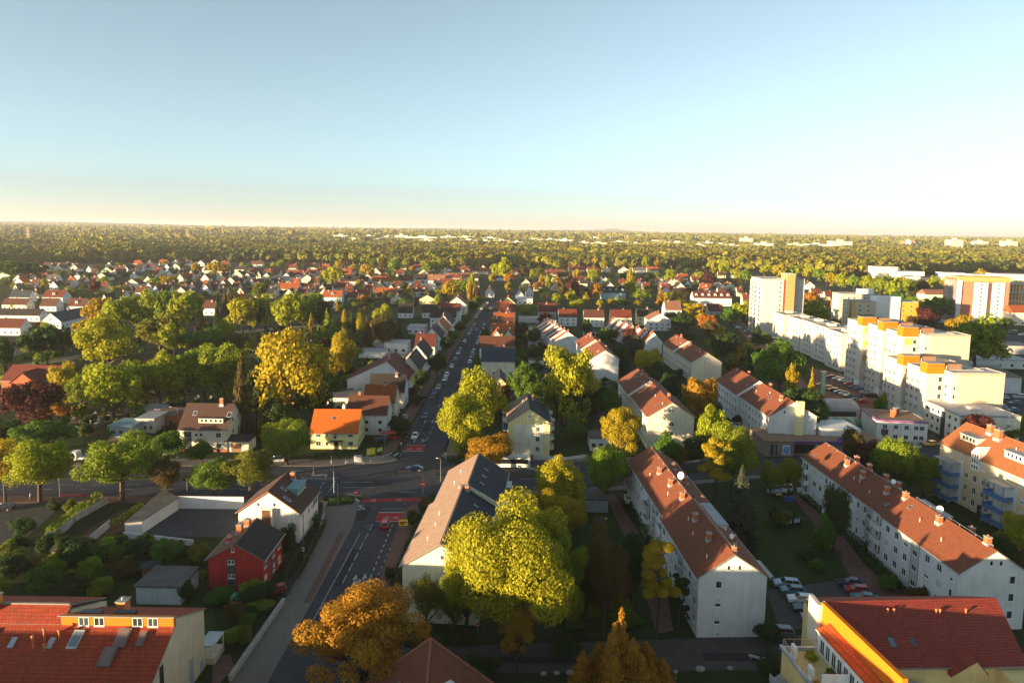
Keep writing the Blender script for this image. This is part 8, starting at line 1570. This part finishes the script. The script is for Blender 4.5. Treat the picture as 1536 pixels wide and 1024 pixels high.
# suburb trees: single crowns that stand out
SBT = [(17, 420, 390, 60, 'green', 'round'), (48, 420, 392, 40, 'dgreen', 'round'), (22, 435, 424, 13, 'fgreen', 'round'), (40, 438, 425, 13, 'gold', 'round'), (60, 441, 420, 8, 'bronze', 'spruce'), (66, 435, 418, 10, 'gold', 'round'), (18, 470, 449, 7, 'gold', 'spruce'), (143, 445, 420, 16, 'copper', 'round'), (110, 415, 400, 10, 'bronze', 'spruce'), (133, 420, 408, 16, 'dgreen', 'round'), (155, 432, 418, 22, 'ygreen', 'round'), (180, 440, 428, 30, 'gold', 'round'), (185, 418, 406, 20, 'green', 'round'), (235, 434, 415, 22, 'fgreen', 'round'), (253, 434, 412, 26, 'gold', 'round'), (248, 401, 391, 10, 'gold', 'round'), (272, 405, 393, 10, 'bronze', 'round'), (295, 413, 394, 15, 'gold', 'round'), (323, 416, 391, 20, 'gold', 'round'), (336, 414, 394, 18, 'orange', 'round'), (364, 405, 393, 9, 'ygreen', 'round'), (374, 408, 395, 14, 'green', 'round'), (410, 403, 393, 9, 'ygreen', 'round'), (422, 405, 389, 16, 'fgreen', 'round'), (405, 418, 406, 12, 'gold', 'round'), (437, 403, 390, 12, 'copper', 'round'), (446, 404, 393, 8, 'orange', 'round'), (457, 402, 383, 8, 'bronze', 'spruce'), (484, 402, 383, 8, 'bronze', 'spruce'), (500, 432, 399, 29, 'ygreen', 'round'), (495, 430, 412, 14, 'fgreen', 'round'), (508, 406, 391, 14, 'gold', 'round'), (530, 410, 395, 14, 'gold', 'round'), (549, 418, 396, 22, 'gold', 'round'), (480, 424, 413, 10, 'ygreen', 'round'), (517, 428, 420, 8, 'ygreen', 'round'), (538, 436, 419, 8, 'gold', 'round'), (459, 442, 430, 7, 'gold', 'round'), (545, 458, 442, 20, 'orange', 'round'), (557, 458, 432, 14, 'bronze', 'spruce'), (506, 466, 445, 8, 'gold', 'spruce'), (575, 452, 430, 12, 'orange', 'spruce'), (606, 436, 423, 16, 'dgreen', 'round'), (613, 445, 430, 12, 'gold', 'round'), (606, 462, 448, 16, 'green', 'round'), (622, 458, 436, 12, 'bronze', 'spruce'), (590, 430, 412, 8, 'gold', 'round'), (640, 448, 436, 8, 'olive', 'round'), (657, 466, 440, 12, 'ygreen', 'round'), (638, 474, 458, 10, 'olive', 'round'), (675, 452, 420, 26, 'gold', 'round'), (690, 448, 418, 30, 'fgreen', 'round'), (707, 458, 412, 14, 'ygreen', 'poplar'), (705, 460, 424, 10, 'orange', 'poplar'), (715, 460, 430, 10, 'copper', 'column'), (598, 408, 394, 14, 'ygreen', 'round'), (590, 412, 390, 22, 'fgreen', 'round'), (618, 410, 398, 10, 'gold', 'round'), (640, 414, 392, 24, 'fgreen', 'round'), (655, 412, 388, 24, 'ygreen', 'round'), (680, 412, 388, 22, 'gold', 'round'), (575, 414, 388, 20, 'bronze', 'round'), (560, 408, 388, 18, 'olive', 'round'),
 (745, 420, 395, 24, 'ygreen', 'round'), (756, 425, 388, 24, 'ygreen', 'round'), (765, 428, 408, 18, 'orange', 'round'), (738, 428, 410, 14, 'gold', 'round'), (762, 440, 423, 14, 'gold', 'round'), (785, 420, 400, 20, 'bronze', 'round'), (798, 422, 403, 8, 'ygreen', 'poplar'), (808, 420, 400, 14, 'olive', 'round'), (804, 436, 424, 10, 'orange', 'round'), (812, 434, 412, 9, 'gold', 'poplar'), (821, 436, 412, 9, 'ygreen', 'poplar'), (834, 430, 414, 12, 'gold', 'round'), (835, 406, 391, 12, 'ygreen', 'round'), (845, 448, 418, 26, 'bronze', 'round'), (860, 450, 418, 20, 'copper', 'round'), (855, 425, 402, 10, 'bronze', 'spruce'), (866, 424, 403, 14, 'gold', 'round'), (891, 426, 403, 26, 'ygreen', 'round'), (870, 440, 426, 16, 'bronze', 'round'), (835, 458, 440, 14, 'ygreen', 'round'), (856, 456, 435, 18, 'ygreen', 'round'), (866, 466, 449, 26, 'ygreen', 'round'), (879, 460, 440, 12, 'gold', 'round'), (893, 450, 426, 18, 'orange', 'round'), (918, 448, 436, 11, 'green', 'round'), (936, 424, 408, 18, 'dgreen', 'round'), (941, 446, 420, 14, 'ygreen', 'round'), (945, 444, 402, 11, 'gold', 'poplar'), (950, 444, 406, 9, 'ygreen', 'poplar'), (930, 446, 434, 14, 'dgreen', 'round'), (963, 455, 431, 21, 'fgreen', 'round'), (955, 462, 450, 14, 'gold', 'round'), (915, 460, 448, 12, 'gold', 'round'), (926, 460, 447, 12, 'ygreen', 'round'), (900, 462, 449, 12, 'gold', 'round'), (938, 462, 448, 18, 'dgreen', 'round'), (990, 458, 430, 18, 'orange', 'spruce'), (998, 456, 438, 14, 'gold', 'round'), (1005, 430, 402, 16, 'ygreen', 'round'), (970, 424, 408, 18, 'dgreen', 'round'), (985, 424, 408, 14, 'fgreen', 'round'), (1012, 452, 436, 8, 'gold', 'poplar'), (1025, 456, 440, 12, 'orange', 'spruce'), (1049, 424, 407, 18, 'ygreen', 'round'), (1063, 430, 406, 20, 'copper', 'tall'), (1086, 418, 390, 22, 'ygreen', 'round'), (1105, 420, 402, 18, 'ygreen', 'round'), (1118, 424, 404, 18, 'fgreen', 'round'), (1070, 412, 390, 12, 'gold', 'round'), (1054, 470, 455, 8, 'orange', 'spruce'), (1036, 470, 454, 14, 'ygreen', 'round'), (1035, 442, 432, 10, 'dgreen', 'round'), (1112, 442, 424, 10, 'dgreen', 'round'), (905, 408, 391, 12, 'ygreen', 'round'), (968, 406, 384, 11, 'ygreen', 'poplar'), (985, 406, 386, 11, 'gold', 'poplar'), (1150, 418, 395, 18, 'ygreen', 'round'), (1170, 420, 396, 20, 'gold', 'round'), (1190, 420, 397, 20, 'ygreen', 'round'), (1212, 422, 400, 18, 'ygreen', 'round'), (1228, 424, 402, 20, 'fgreen', 'round'), (1245, 430, 408, 20, 'gold', 'round'), (1262, 435, 410, 24, 'ygreen', 'round'), (1280, 436, 412, 22, 'fgreen', 'round'), (1300, 438, 414, 24, 'ygreen', 'round'), (1320, 444, 416, 26, 'fgreen', 'round'), (1340, 450, 420, 26, 'ygreen', 'round'), (1362, 446, 418, 22, 'fgreen', 'round'), (1380, 444, 418, 20, 'bronze', 'round'), (1400, 438, 414, 20, 'ygreen', 'round'), (1420, 440, 416, 24, 'gold', 'round'), (1300, 455, 432, 24, 'fgreen', 'round'), (1345, 462, 438, 24, 'green', 'round'), (1368, 466, 444, 24, 'fgreen', 'round'), (1470, 422, 404, 20, 'gold', 'round'), (1330, 432, 412, 22, 'fgreen', 'round'), (1352, 436, 414, 24, 'ygreen', 'round'), (1440, 432, 414, 24, 'ygreen', 'round'), (1462, 436, 416, 24, 'fgreen', 'round'), (1485, 436, 418, 24, 'gold', 'round'), (1505, 438, 420, 22, 'ygreen', 'round'), (1528, 440, 421, 24, 'fgreen', 'round'), (1205, 470, 452, 16, 'olive', 'round')]
sb = sorted(range(len(SBT)), key=lambda i: SBT[i][0]); cnt = {}
for i in sb:
 x, by, ty, w_, c, k = SBT[i]
 zone = 'left of main street' if x < 730 else 'right of main street' if x < 1130 else 'behind the tower blocks'
 row = 'wood edge' if by < 415 else 'middle roofs' if by < 440 else 'nearer roofs'
 if x >= 1130: row = 'wood edge'
 key = (KN[k], c, row, zone); cnt.setdefault(key, []).append(i)
for key, ids in cnt.items():
 for j, i in enumerate(ids):
  x, by, ty, w_, c, k = SBT[i]
  lab = '%s %s tree, %s %s' % (key[1] if c not in LNAME else LNAME[c], key[0], key[2], key[3])
  if len(ids) > 1: lab += ', %s such from left' % nth(j)
  T(x, by, ty, w_, k, c, lab)
# small filler trees in the suburb gardens: one leafy mass nobody could count
rf = random.Random(9); fq = []; fr = np.random.default_rng(8)
for lo, hi, x0, x1, n, h0, h1 in ((399, 420, 0, 720, 230, 4, 9), (420, 450, 0, 700, 300, 3.5, 8.5), (400, 425, 780, 1115, 130, 5, 11), (425, 452, 780, 1115, 150, 4, 10), (450, 478, 340, 680, 90, 3.5, 9), (452, 486, 1000, 1120, 50, 3, 8), (490, 560, 0, 520, 150, 1.2, 5), (560, 650, 60, 480, 150, 1, 4), (485, 600, 480, 620, 90, 1.5, 6), (490, 560, 772, 820, 60, 1.5, 5), (495, 640, 900, 1160, 110, 1.5, 6), (449, 470, 1205, 1250, 14, 3, 6), (440, 480, 1370, 1430, 26, 4, 9)):
 for k in range(n):
  by = rf.uniform(lo, hi); g = P(rf.uniform(x0, x1), by); h = rf.uniform(h0, h1); wd = h * rf.uniform(.8, 1.3)
  if 590 < proj(g)[0] < 770 and 452 < by < 660 and not 480 < proj(g)[0] < 612: continue
  nl = 420 if by < 480 else 700
  p_, o_ = crown_points('round', fr, nl); p_ = p_ * np.array([wd, wd, h]) + np.array([g.x, g.y, -h * .08]); fq.append((p_, o_, np.full(nl, rf.randrange(5))))
me = leaf_mesh('garden_greenery', np.vstack([a[0] for a in fq]), np.vstack([a[1] for a in fq]), .55, fr)
for c in ('fgreen', 'green', 'dgreen', 'bronze', 'dgreen'): me.materials.append(LEAF[c])
me.polygons.foreach_set('material_index', np.concatenate([a[2] for a in fq]).astype(np.int32)); o = link('garden_greenery', me); o['kind'] = 'stuff'; o['label'] = 'mixed small garden greenery between the suburb houses'
# hedges and shrubs in the shaded gardens
def hedge(label, pts, h, wd, col, name='hedge', dens=26):
 q = [P(*p) for p in pts]; rg = np.random.default_rng(int(abs(pts[0][0] * 7 + pts[0][1])))
 allp = []; allo = []
 for a, c in zip(q[:-1], q[1:]):
  L = (c - a).length; n = int(L * (h + wd) * dens); t = rg.uniform(0, 1, n); d = (c - a) / L; nn = np.array([-d.y, d.x, 0])
  s = rg.uniform(-1, 1, n); z = rg.uniform(.05, 1, n) * h * (1 + .18 * np.sin(t * L * 1.3 + s)); top = rg.random(n) < .45
  s = np.where(top, s, np.sign(s) * rg.uniform(.8, 1.05, n)); z = np.where(top, h * rg.uniform(.9, 1.1, n), z)
  p = np.array(a)[None] + np.array(d)[None] * (t * L)[:, None] + nn[None] * (s * wd / 2)[:, None]; p[:, 2] = z
  allp.append(p); allo.append(nn[None] * s[:, None] + np.array([0, 0, .8]))
 me = leaf_mesh(name, np.vstack(allp), np.vstack(allo), .30, rg); me.materials.append(LEAF[col]); o = link(name, me); return tag(o, label, 'hedge')
hedge('long clipped hedge beside the lower left car park', [(75, 810), (110, 780), (150, 752)], 2.2, 1.6, 'fgreen'); hedge('hedge strip between the vegetable garden and the white garage', [(165, 792), (212, 762)], 1.2, .9, 'fgreen'); hedge('dark hedge in front of the yellow house', [(470, 690), (500, 688), (545, 688)], 1.8, 1.2, 'dgreen'); hedge('clipped hedge on the green island of the crossing', [(494, 755), (528, 752)], .9, 1.6, 'green'); hedge('low yellow flowering hedge behind the red house', [(250, 866), (310, 868)], 1.3, 1.4, 'ygreen'); hedge('dark hedge along the slate roofed house on the street side', [(592, 885), (606, 850), (630, 790), (642, 760)], 1.5, 1.8, 'dgreen'); hedge('dark hedge at the foot of the pale yellow end wall', [(605, 965), (720, 962)], 1.6, 2.2, 'dgreen'); hedge('clipped hedge in front of the yellow gable house', [(766, 690), (800, 688)], 1.0, 1.4, 'green')
hedge('hedge along the front of the right long house', [(1205, 745), (1262, 790), (1310, 850), (1350, 890)], 1.3, 2.2, 'dgreen'); hedge('hedge along the front of the middle long house', [(942, 745), (985, 830), (1035, 940)], 1.3, 1.8, 'dgreen'); hedge('hedge on the lawn edge behind the car park', [(1215, 832), (1262, 838)], 1.2, 2.0, 'dgreen'); hedge('dark hedge below the blue balcony towers', [(1385, 762), (1440, 810), (1510, 872)], 1.6, 3.5, 'dgreen'); hedge('hedge with yellow flowers beside the fence of the red house', [(440, 868), (466, 818), (482, 786)], 1.1, 2.2, 'dgreen'); hedge('dark hedge below the yard wall of the suburb', [(10, 545), (70, 528), (130, 516)], 2.0, 3.0, 'dgreen'); hedge('hedge by the corner of the right pavement', [(672, 694), (720, 688)], 1.2, 3.0, 'dgreen'); hedge('dark hedge between cemetery and white garages', [(480, 585), (540, 560), (555, 545)], 2.0, 4.0, 'dgreen')
BUSH = [(67, 892, 846, 46, 'green', 'big round green shrub behind the lower left roof'), (250, 852, 806, 44, 'green', 'clipped round green shrub in the shaded garden'), (300, 850, 815, 40, 'olive', 'olive shrub in front of the red house'), (330, 905, 882, 44, 'green', 'low green shrub below the red house'), (268, 870, 845, 40, 'bronze', 'bronze shrub in the middle of the shaded garden'), (190, 868, 838, 40, 'bronze', 'reddish shrub behind the blue garage'), (110, 850, 812, 50, 'dgreen', 'dark broad shrub in the shaded garden'), (20, 868, 830, 50, 'dgreen', 'dark shrub at the left edge of the shaded garden'), (6, 895, 865, 20, 'ygreen', 'yellow shrub at the left edge above the red roof'), (160, 840, 805, 44, 'green', 'green shrub beside the grey wall'), (210, 842, 806, 40, 'dgreen', 'dark shrub at the near wall of the garage court'), (150, 895, 868, 40, 'fgreen', 'shrub right behind the dormer strip'), (120, 900, 872, 40, 'dgreen', 'dark shrub behind the chimney of the lower left roof'), (282, 905, 870, 24, 'dgreen', 'small dark conifer like shrub behind the beige end wall'), (372, 945, 918, 26, 'green', 'shrub at the pale pavement wall'), (368, 968, 940, 24, 'olive', 'olive shrub at the pale pavement wall'), (80, 770, 748, 18, 'dgreen', 'dark shrub at the left car park'), (105, 768, 748, 22, 'olive', 'olive shrub at the left car park'), (35, 805, 775, 34, 'dgreen', 'dark shrub below the left car park'), (585, 872, 850, 18, 'dgreen', 'round shrub on the pavement beside the street'), (638, 770, 748, 26, 'bronze', 'reddish shrub at the corner of the slate roofed house'), (620, 790, 765, 22, 'dgreen', 'dark shrub on the street side of the slate roofed house'), (420, 790, 768, 14, 'dgreen', 'conifer shrub between the red and the white house'), (430, 835, 790, 34, 'dgreen', 'dark tall shrub between the red and the white house'), (475, 790, 770, 12, 'green', 'young conifer in the bed of the white gabled house'), (1225, 858, 838, 24, 'green', 'white flowering shrub on the lawn'), (1205, 838, 825, 24, 'dgreen', 'dark clipped shrub on the lawn'), (1330, 885, 862, 30, 'green', 'shrub at the entrance of the right long house'), (1375, 905, 880, 34, 'bronze', 'reddish shrub by the near part of the right long house'), (1130, 700, 680, 20, 'green', 'shrub beside the supermarket forecourt'), (800, 770, 742, 34, 'dgreen', 'dark shrub under the birch'), (770, 965, 935, 40, 'dgreen', 'dark shrub under the huge lime'), (720, 1020, 985, 60, 'dgreen', 'dark shrub right of the pyramid roof'), (850, 985, 955, 44, 'dgreen', 'dark shrub by the lower lane'), (1150, 965, 935, 40, 'dgreen', 'dark shrub left of the roof terrace house'), (1160, 1030, 985, 50, 'dgreen', 'dark shrub below the balconies of the roof terrace house'), (1090, 650, 632, 18, 'green', 'shrub beside the cars of the white long house'), (350, 880, 862, 16, 'dgreen', 'dark shrub at the foot of the red house'), (590, 640, 622, 16, 'copper', 'purple shrub behind the yellow house')]
for x, by, ty, w_, c, lab in BUSH: T(x, by, ty, w_, 'bush', c, lab)
rf = random.Random(21)
for poly, n in ((((0, 830), (140, 812), (310, 850), (60, 893)), 34), (((330, 900), (420, 895), (360, 985), (325, 960)), 8), (((0, 548), (120, 530), (140, 600), (0, 600)), 16), (((480, 590), (530, 560), (520, 640), (480, 640)), 12), (((420, 520), (500, 500), (510, 560), (440, 580)), 16), (((855, 880), (940, 860), (960, 940), (860, 950)), 14), (((775, 530), (818, 500), (815, 560), (780, 560)), 14), (((690, 620), (760, 600), (765, 690), (690, 690)), 10), (((60, 650), (180, 610), (330, 610), (150, 660)), 18), (((1130, 760), (1190, 745), (1220, 800), (1150, 800)), 5), (((1080, 560), (1130, 530), (1145, 560), (1090, 580)), 6), (((860, 590), (930, 610), (920, 660), (870, 660)), 7)):
 for k in range(n):
  u, v = rf.random(), rf.random(); x = (poly[0][0] * (1 - u) + poly[1][0] * u) * (1 - v) + (poly[3][0] * (1 - u) + poly[2][0] * u) * v; y = (poly[0][1] * (1 - u) + poly[1][1] * u) * (1 - v) + (poly[3][1] * (1 - u) + poly[2][1] * u) * v
  s = pxm(x, y); h = rf.uniform(1.5, 4.2); c = rf.choice(['dgreen', 'dgreen', 'green', 'olive', 'bronze', 'fgreen'])
  o = T(x, y, y - h * s, rf.uniform(2.2, 5) * s, 'bush', c, '%s shrub in the shaded gardens' % LNAME[c], None, '%s shrubs of the shaded gardens' % LNAME[c])
# ------------------------------------------------------------------ the wood beyond the town: one mass of crowns
def wood():
 rg = np.random.default_rng(4); P3 = []; SZ = []; HT = []
 def put(y0, y1, step, wmul=1.0, szm=1.0):
  y = y0
  while y < y1:
   st = step * (1 + (y - y0) / y0 * .5); half = y * .80 + 60; xs = np.arange(-half, half, st) + rg.uniform(-st * .45, st * .45, len(np.arange(-half, half, st)))
   ys = y + rg.uniform(-st * .45, st * .45, len(xs)); P3.append(np.stack([xs, ys], 1)); SZ.append(np.full(len(xs), st * szm) * rg.uniform(.75, 1.3, len(xs))); y += st * .92
 put(640, 1500, 8.4, szm=1.2); put(1500, 3200, 15, szm=1.15); put(3200, 9000, 34, szm=1.2)
 xy = np.vstack(P3); sz = np.concatenate(SZ)
 v = np.stack([xy[:, 0], xy[:, 1], np.full(len(xy), -CH)], 1); k = v @ _F
 px = 768 + CF * (v @ _R) / k; py = CY0 - CF * (v @ _U) / k
 edge = np.interp(px, [-500, 0, 60, 150, 300, 420, 500, 560, 620, 700, 760, 850, 950, 1050, 1120, 1200, 1260, 1330, 1400, 1470, 1540, 2100], [398, 397, 395, 394, 393, 394, 396, 399, 402, 403, 400, 402, 404, 402, 406, 410, 413, 414, 412, 408, 408, 412])
 keep = py < edge
 for (x0, x1, by, H) in FAR:                       # clearings in front of the pale buildings
  g = P((x0 + x1) / 2, by, 17); wdt = (x1 - x0) / pxm2(g)
  keep &= ~((np.abs(xy[:, 0] - g.x) < wdt * .55) & (xy[:, 1] < g.y + 40) & (xy[:, 1] > g.y - 60))
 xy, sz = xy[keep], sz[keep]; n = len(xy); d = np.linalg.norm(xy, axis=1)
 ht = rg.uniform(11, 22, n) * (1 + .10 * np.sin(xy[:, 0] * .021 + xy[:, 1] * .013)) * (1 + .12 * np.sin(xy[:, 0] * .01) * np.sin(xy[:, 1] * .008)); ht = np.where(d < 1100, ht * .9, ht)
 out = []; cid = []
 for lod, (a, c, m) in enumerate(((0, 1150, 150), (1150, 2000, 60), (2000, 3300, 28), (3300, 99999, 20))):
  i = np.where((d >= a) & (d < c))[0]
  if not len(i): continue
  N = len(i) * m; t = np.repeat(i, m); w_ = rg.normal(size=(N, 3)); w_ /= np.linalg.norm(w_, axis=1)[:, None]; w_[:, 2] = np.abs(w_[:, 2]) * np.where(rg.random(N) < .25, -.5, 1)
  rr_ = sz[t] * .56; lump = 1 + .22 * np.sin(w_[:, 0] * 5 + t) * np.cos(w_[:, 1] * 6 + t * 1.7)
  p = np.stack([xy[t, 0] + w_[:, 0] * rr_ * lump, xy[t, 1] + w_[:, 1] * rr_ * lump, ht[t] * .62 + w_[:, 2] * ht[t] * .40 * lump], 1)
  nr = w_ * 1.2 + rg.normal(size=(N, 3)) * .4; nr /= np.linalg.norm(nr, axis=1)[:, None]; A = np.cross(nr, rg.normal(size=(N, 3))); A /= np.linalg.norm(A, axis=1)[:, None]; C_ = np.cross(nr, A)
  s = (rr_ * (2.0, 2.9, 4.2, 4.8)[lod] / math.sqrt(m) * rg.uniform(.7, 1.3, N))[:, None]
  out.append(np.stack([p - A * s, p - C_ * s * .7, p + A * s, p + C_ * s * .7], 1)); cid.append(t)
 q = np.concatenate(out).reshape(-1, 3); t = np.concatenate(cid); N = len(t); print('wood quads', N, 'crowns', n)
 me = quads('wood', q, N)
 lf = np.sin(xy[:, 0] * .006 + 2 * np.sin(xy[:, 1] * .004)) * np.sin(xy[:, 1] * .0045 + 1.3 * np.sin(xy[:, 0] * .0031)) + .6 * np.sin(xy[:, 0] * .017 + xy[:, 1] * .011)
 tint = np.clip(.5 + .26 * lf + rg.normal(size=n) * .13, 0, .999); at = me.attributes.new('tree_tint', 'FLOAT', 'FACE'); at.data.foreach_set('value', tint[t].astype(np.float32))
 m = bpy.data.materials.new('wood_leaves'); m.use_nodes = True; nn = m.node_tree.nodes; l = m.node_tree.links; b = nn['Principled BSDF']
 a = nn.new('ShaderNodeAttribute'); a.attribute_name = 'tree_tint'; r = nn.new('ShaderNodeValToRGB'); r.color_ramp.interpolation = 'CONSTANT'
 cols = [(.058, .078, .018), (.085, .105, .015), (.115, .10, .017), (.11, .125, .014), (.14, .14, .013), (.15, .115, .015), (.17, .165, .012), (.22, .20, .012)]
 cr = r.color_ramp.elements; cr[0].color = (*cols[0], 1); cr[1].position = .125; cr[1].color = (*cols[1], 1)
 for k in range(2, 8): e = cr.new(k / 8); e.color = (*cols[k], 1)
 l.new(a.outputs['Fac'], r.inputs[0]); b.inputs['Roughness'].default_value = .8; b.inputs['Specular IOR Level'].default_value = .15; l.new(r.outputs[0], b.inputs['Base Color'])
 me.materials.append(m); o = link('wood', me); o['kind'] = 'stuff'; o['label'] = 'far mixed wood reaching from the town to the skyline'
wood()
# ------------------------------------------------------------------ hills on the skyline
def hill(name, dist, prof, mat, depth=1500):
 """prof: (photo x, rise in px above the level skyline) -> a long rounded ridge at that distance"""
 b = MB(); rows = []
 for (x, r) in prof:
  X = (x - 768) / CF * dist; zt = CH + dist * r / CF
  rows.append([(X, dist, -20), (X, dist + depth * .3, zt * .75), (X, dist + depth * .6, zt), (X, dist + depth, zt * .6), (X, dist + depth * 1.5, -20)])
 for a, c in zip(rows[:-1], rows[1:]):
  for k in range(4): b.poly([a[k], c[k], c[k + 1], a[k + 1]])
 o = b.obj(name, mat, smooth=True); return struct(o)
HM = groundmat('hill_wood', ((.045, .05, .02), (.07, .065, .025), (.035, .04, .018)), .004, .03)
hill('hills', 9500, [(-800, 2), (-300, 3.5), (0, 4.0), (40, 4.2), (120, 3.4), (200, 2.2), (280, 1.0), (360, .3), (480, .4), (620, 1.4), (700, 1.2), (760, .6), (860, 1.8), (920, .8), (1000, -.5), (1080, -1.5), (1200, -2), (2300, -2)], HM)
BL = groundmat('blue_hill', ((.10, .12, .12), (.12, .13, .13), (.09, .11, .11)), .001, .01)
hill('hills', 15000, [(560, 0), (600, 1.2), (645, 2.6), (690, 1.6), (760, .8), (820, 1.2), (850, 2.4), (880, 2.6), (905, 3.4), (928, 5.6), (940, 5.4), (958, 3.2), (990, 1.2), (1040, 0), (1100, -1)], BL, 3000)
# ------------------------------------------------------------------ unseen blocks added outside the picture to shade the foreground
for (x0, x1, y0, y1, H, lab) in ((-125, -72, 41, 60, 13.7, 'long unseen cream block added below the bottom left edge for its shadow'), (-60, -22, 42, 60, 16.6, 'unseen cream block added below the orange leaved tree for its shadow'), (-8, 14, 40, 56, 16.0, 'short unseen cream block added below the bottom edge for its shadow')):
 B = Bld('apartment_block', lab, 'apartment block', (0, 0, 0), 0); B.face(x0, x1, y0, y1); flat_block(B, x0, x1, y0, y1, H, CREAM, BITU, par=.1)  # out of frame, added only to cast shade
 for z in np.arange(1.5, H - 2, 2.8):
  for u in np.arange(x0 + 3, x1 - 2, 6): B.win('F', u, z, 1.4, 1.3, 'far')
# ------------------------------------------------------------------ air
HAZE = True
if HAZE:
 b = MB(); b.box(-26000, 26000, -3000, 21000, -25, 152)
 o = b.obj('haze', []); o['kind'] = 'stuff'; o['label'] = 'thin haze in the evening air'
 m = bpy.data.materials.new('haze_air'); m.use_nodes = True; n = m.node_tree.nodes; l = m.node_tree.links; n.remove(n['Principled BSDF'])
 v = n.new('ShaderNodeVolumePrincipled'); v.inputs['Color'].default_value = (.90, .93, .97, 1); v.inputs['Density'].default_value = 0.00006; v.inputs['Anisotropy'].default_value = 0.2
 l.new(v.outputs[0], n['Material Output'].inputs['Volume']); o.data.materials.append(m)
for o in bpy.data.objects:
 if o.type == 'MESH' and o.parent is None and not o.get('category') and not o.get('kind'): print('untagged', o.name)
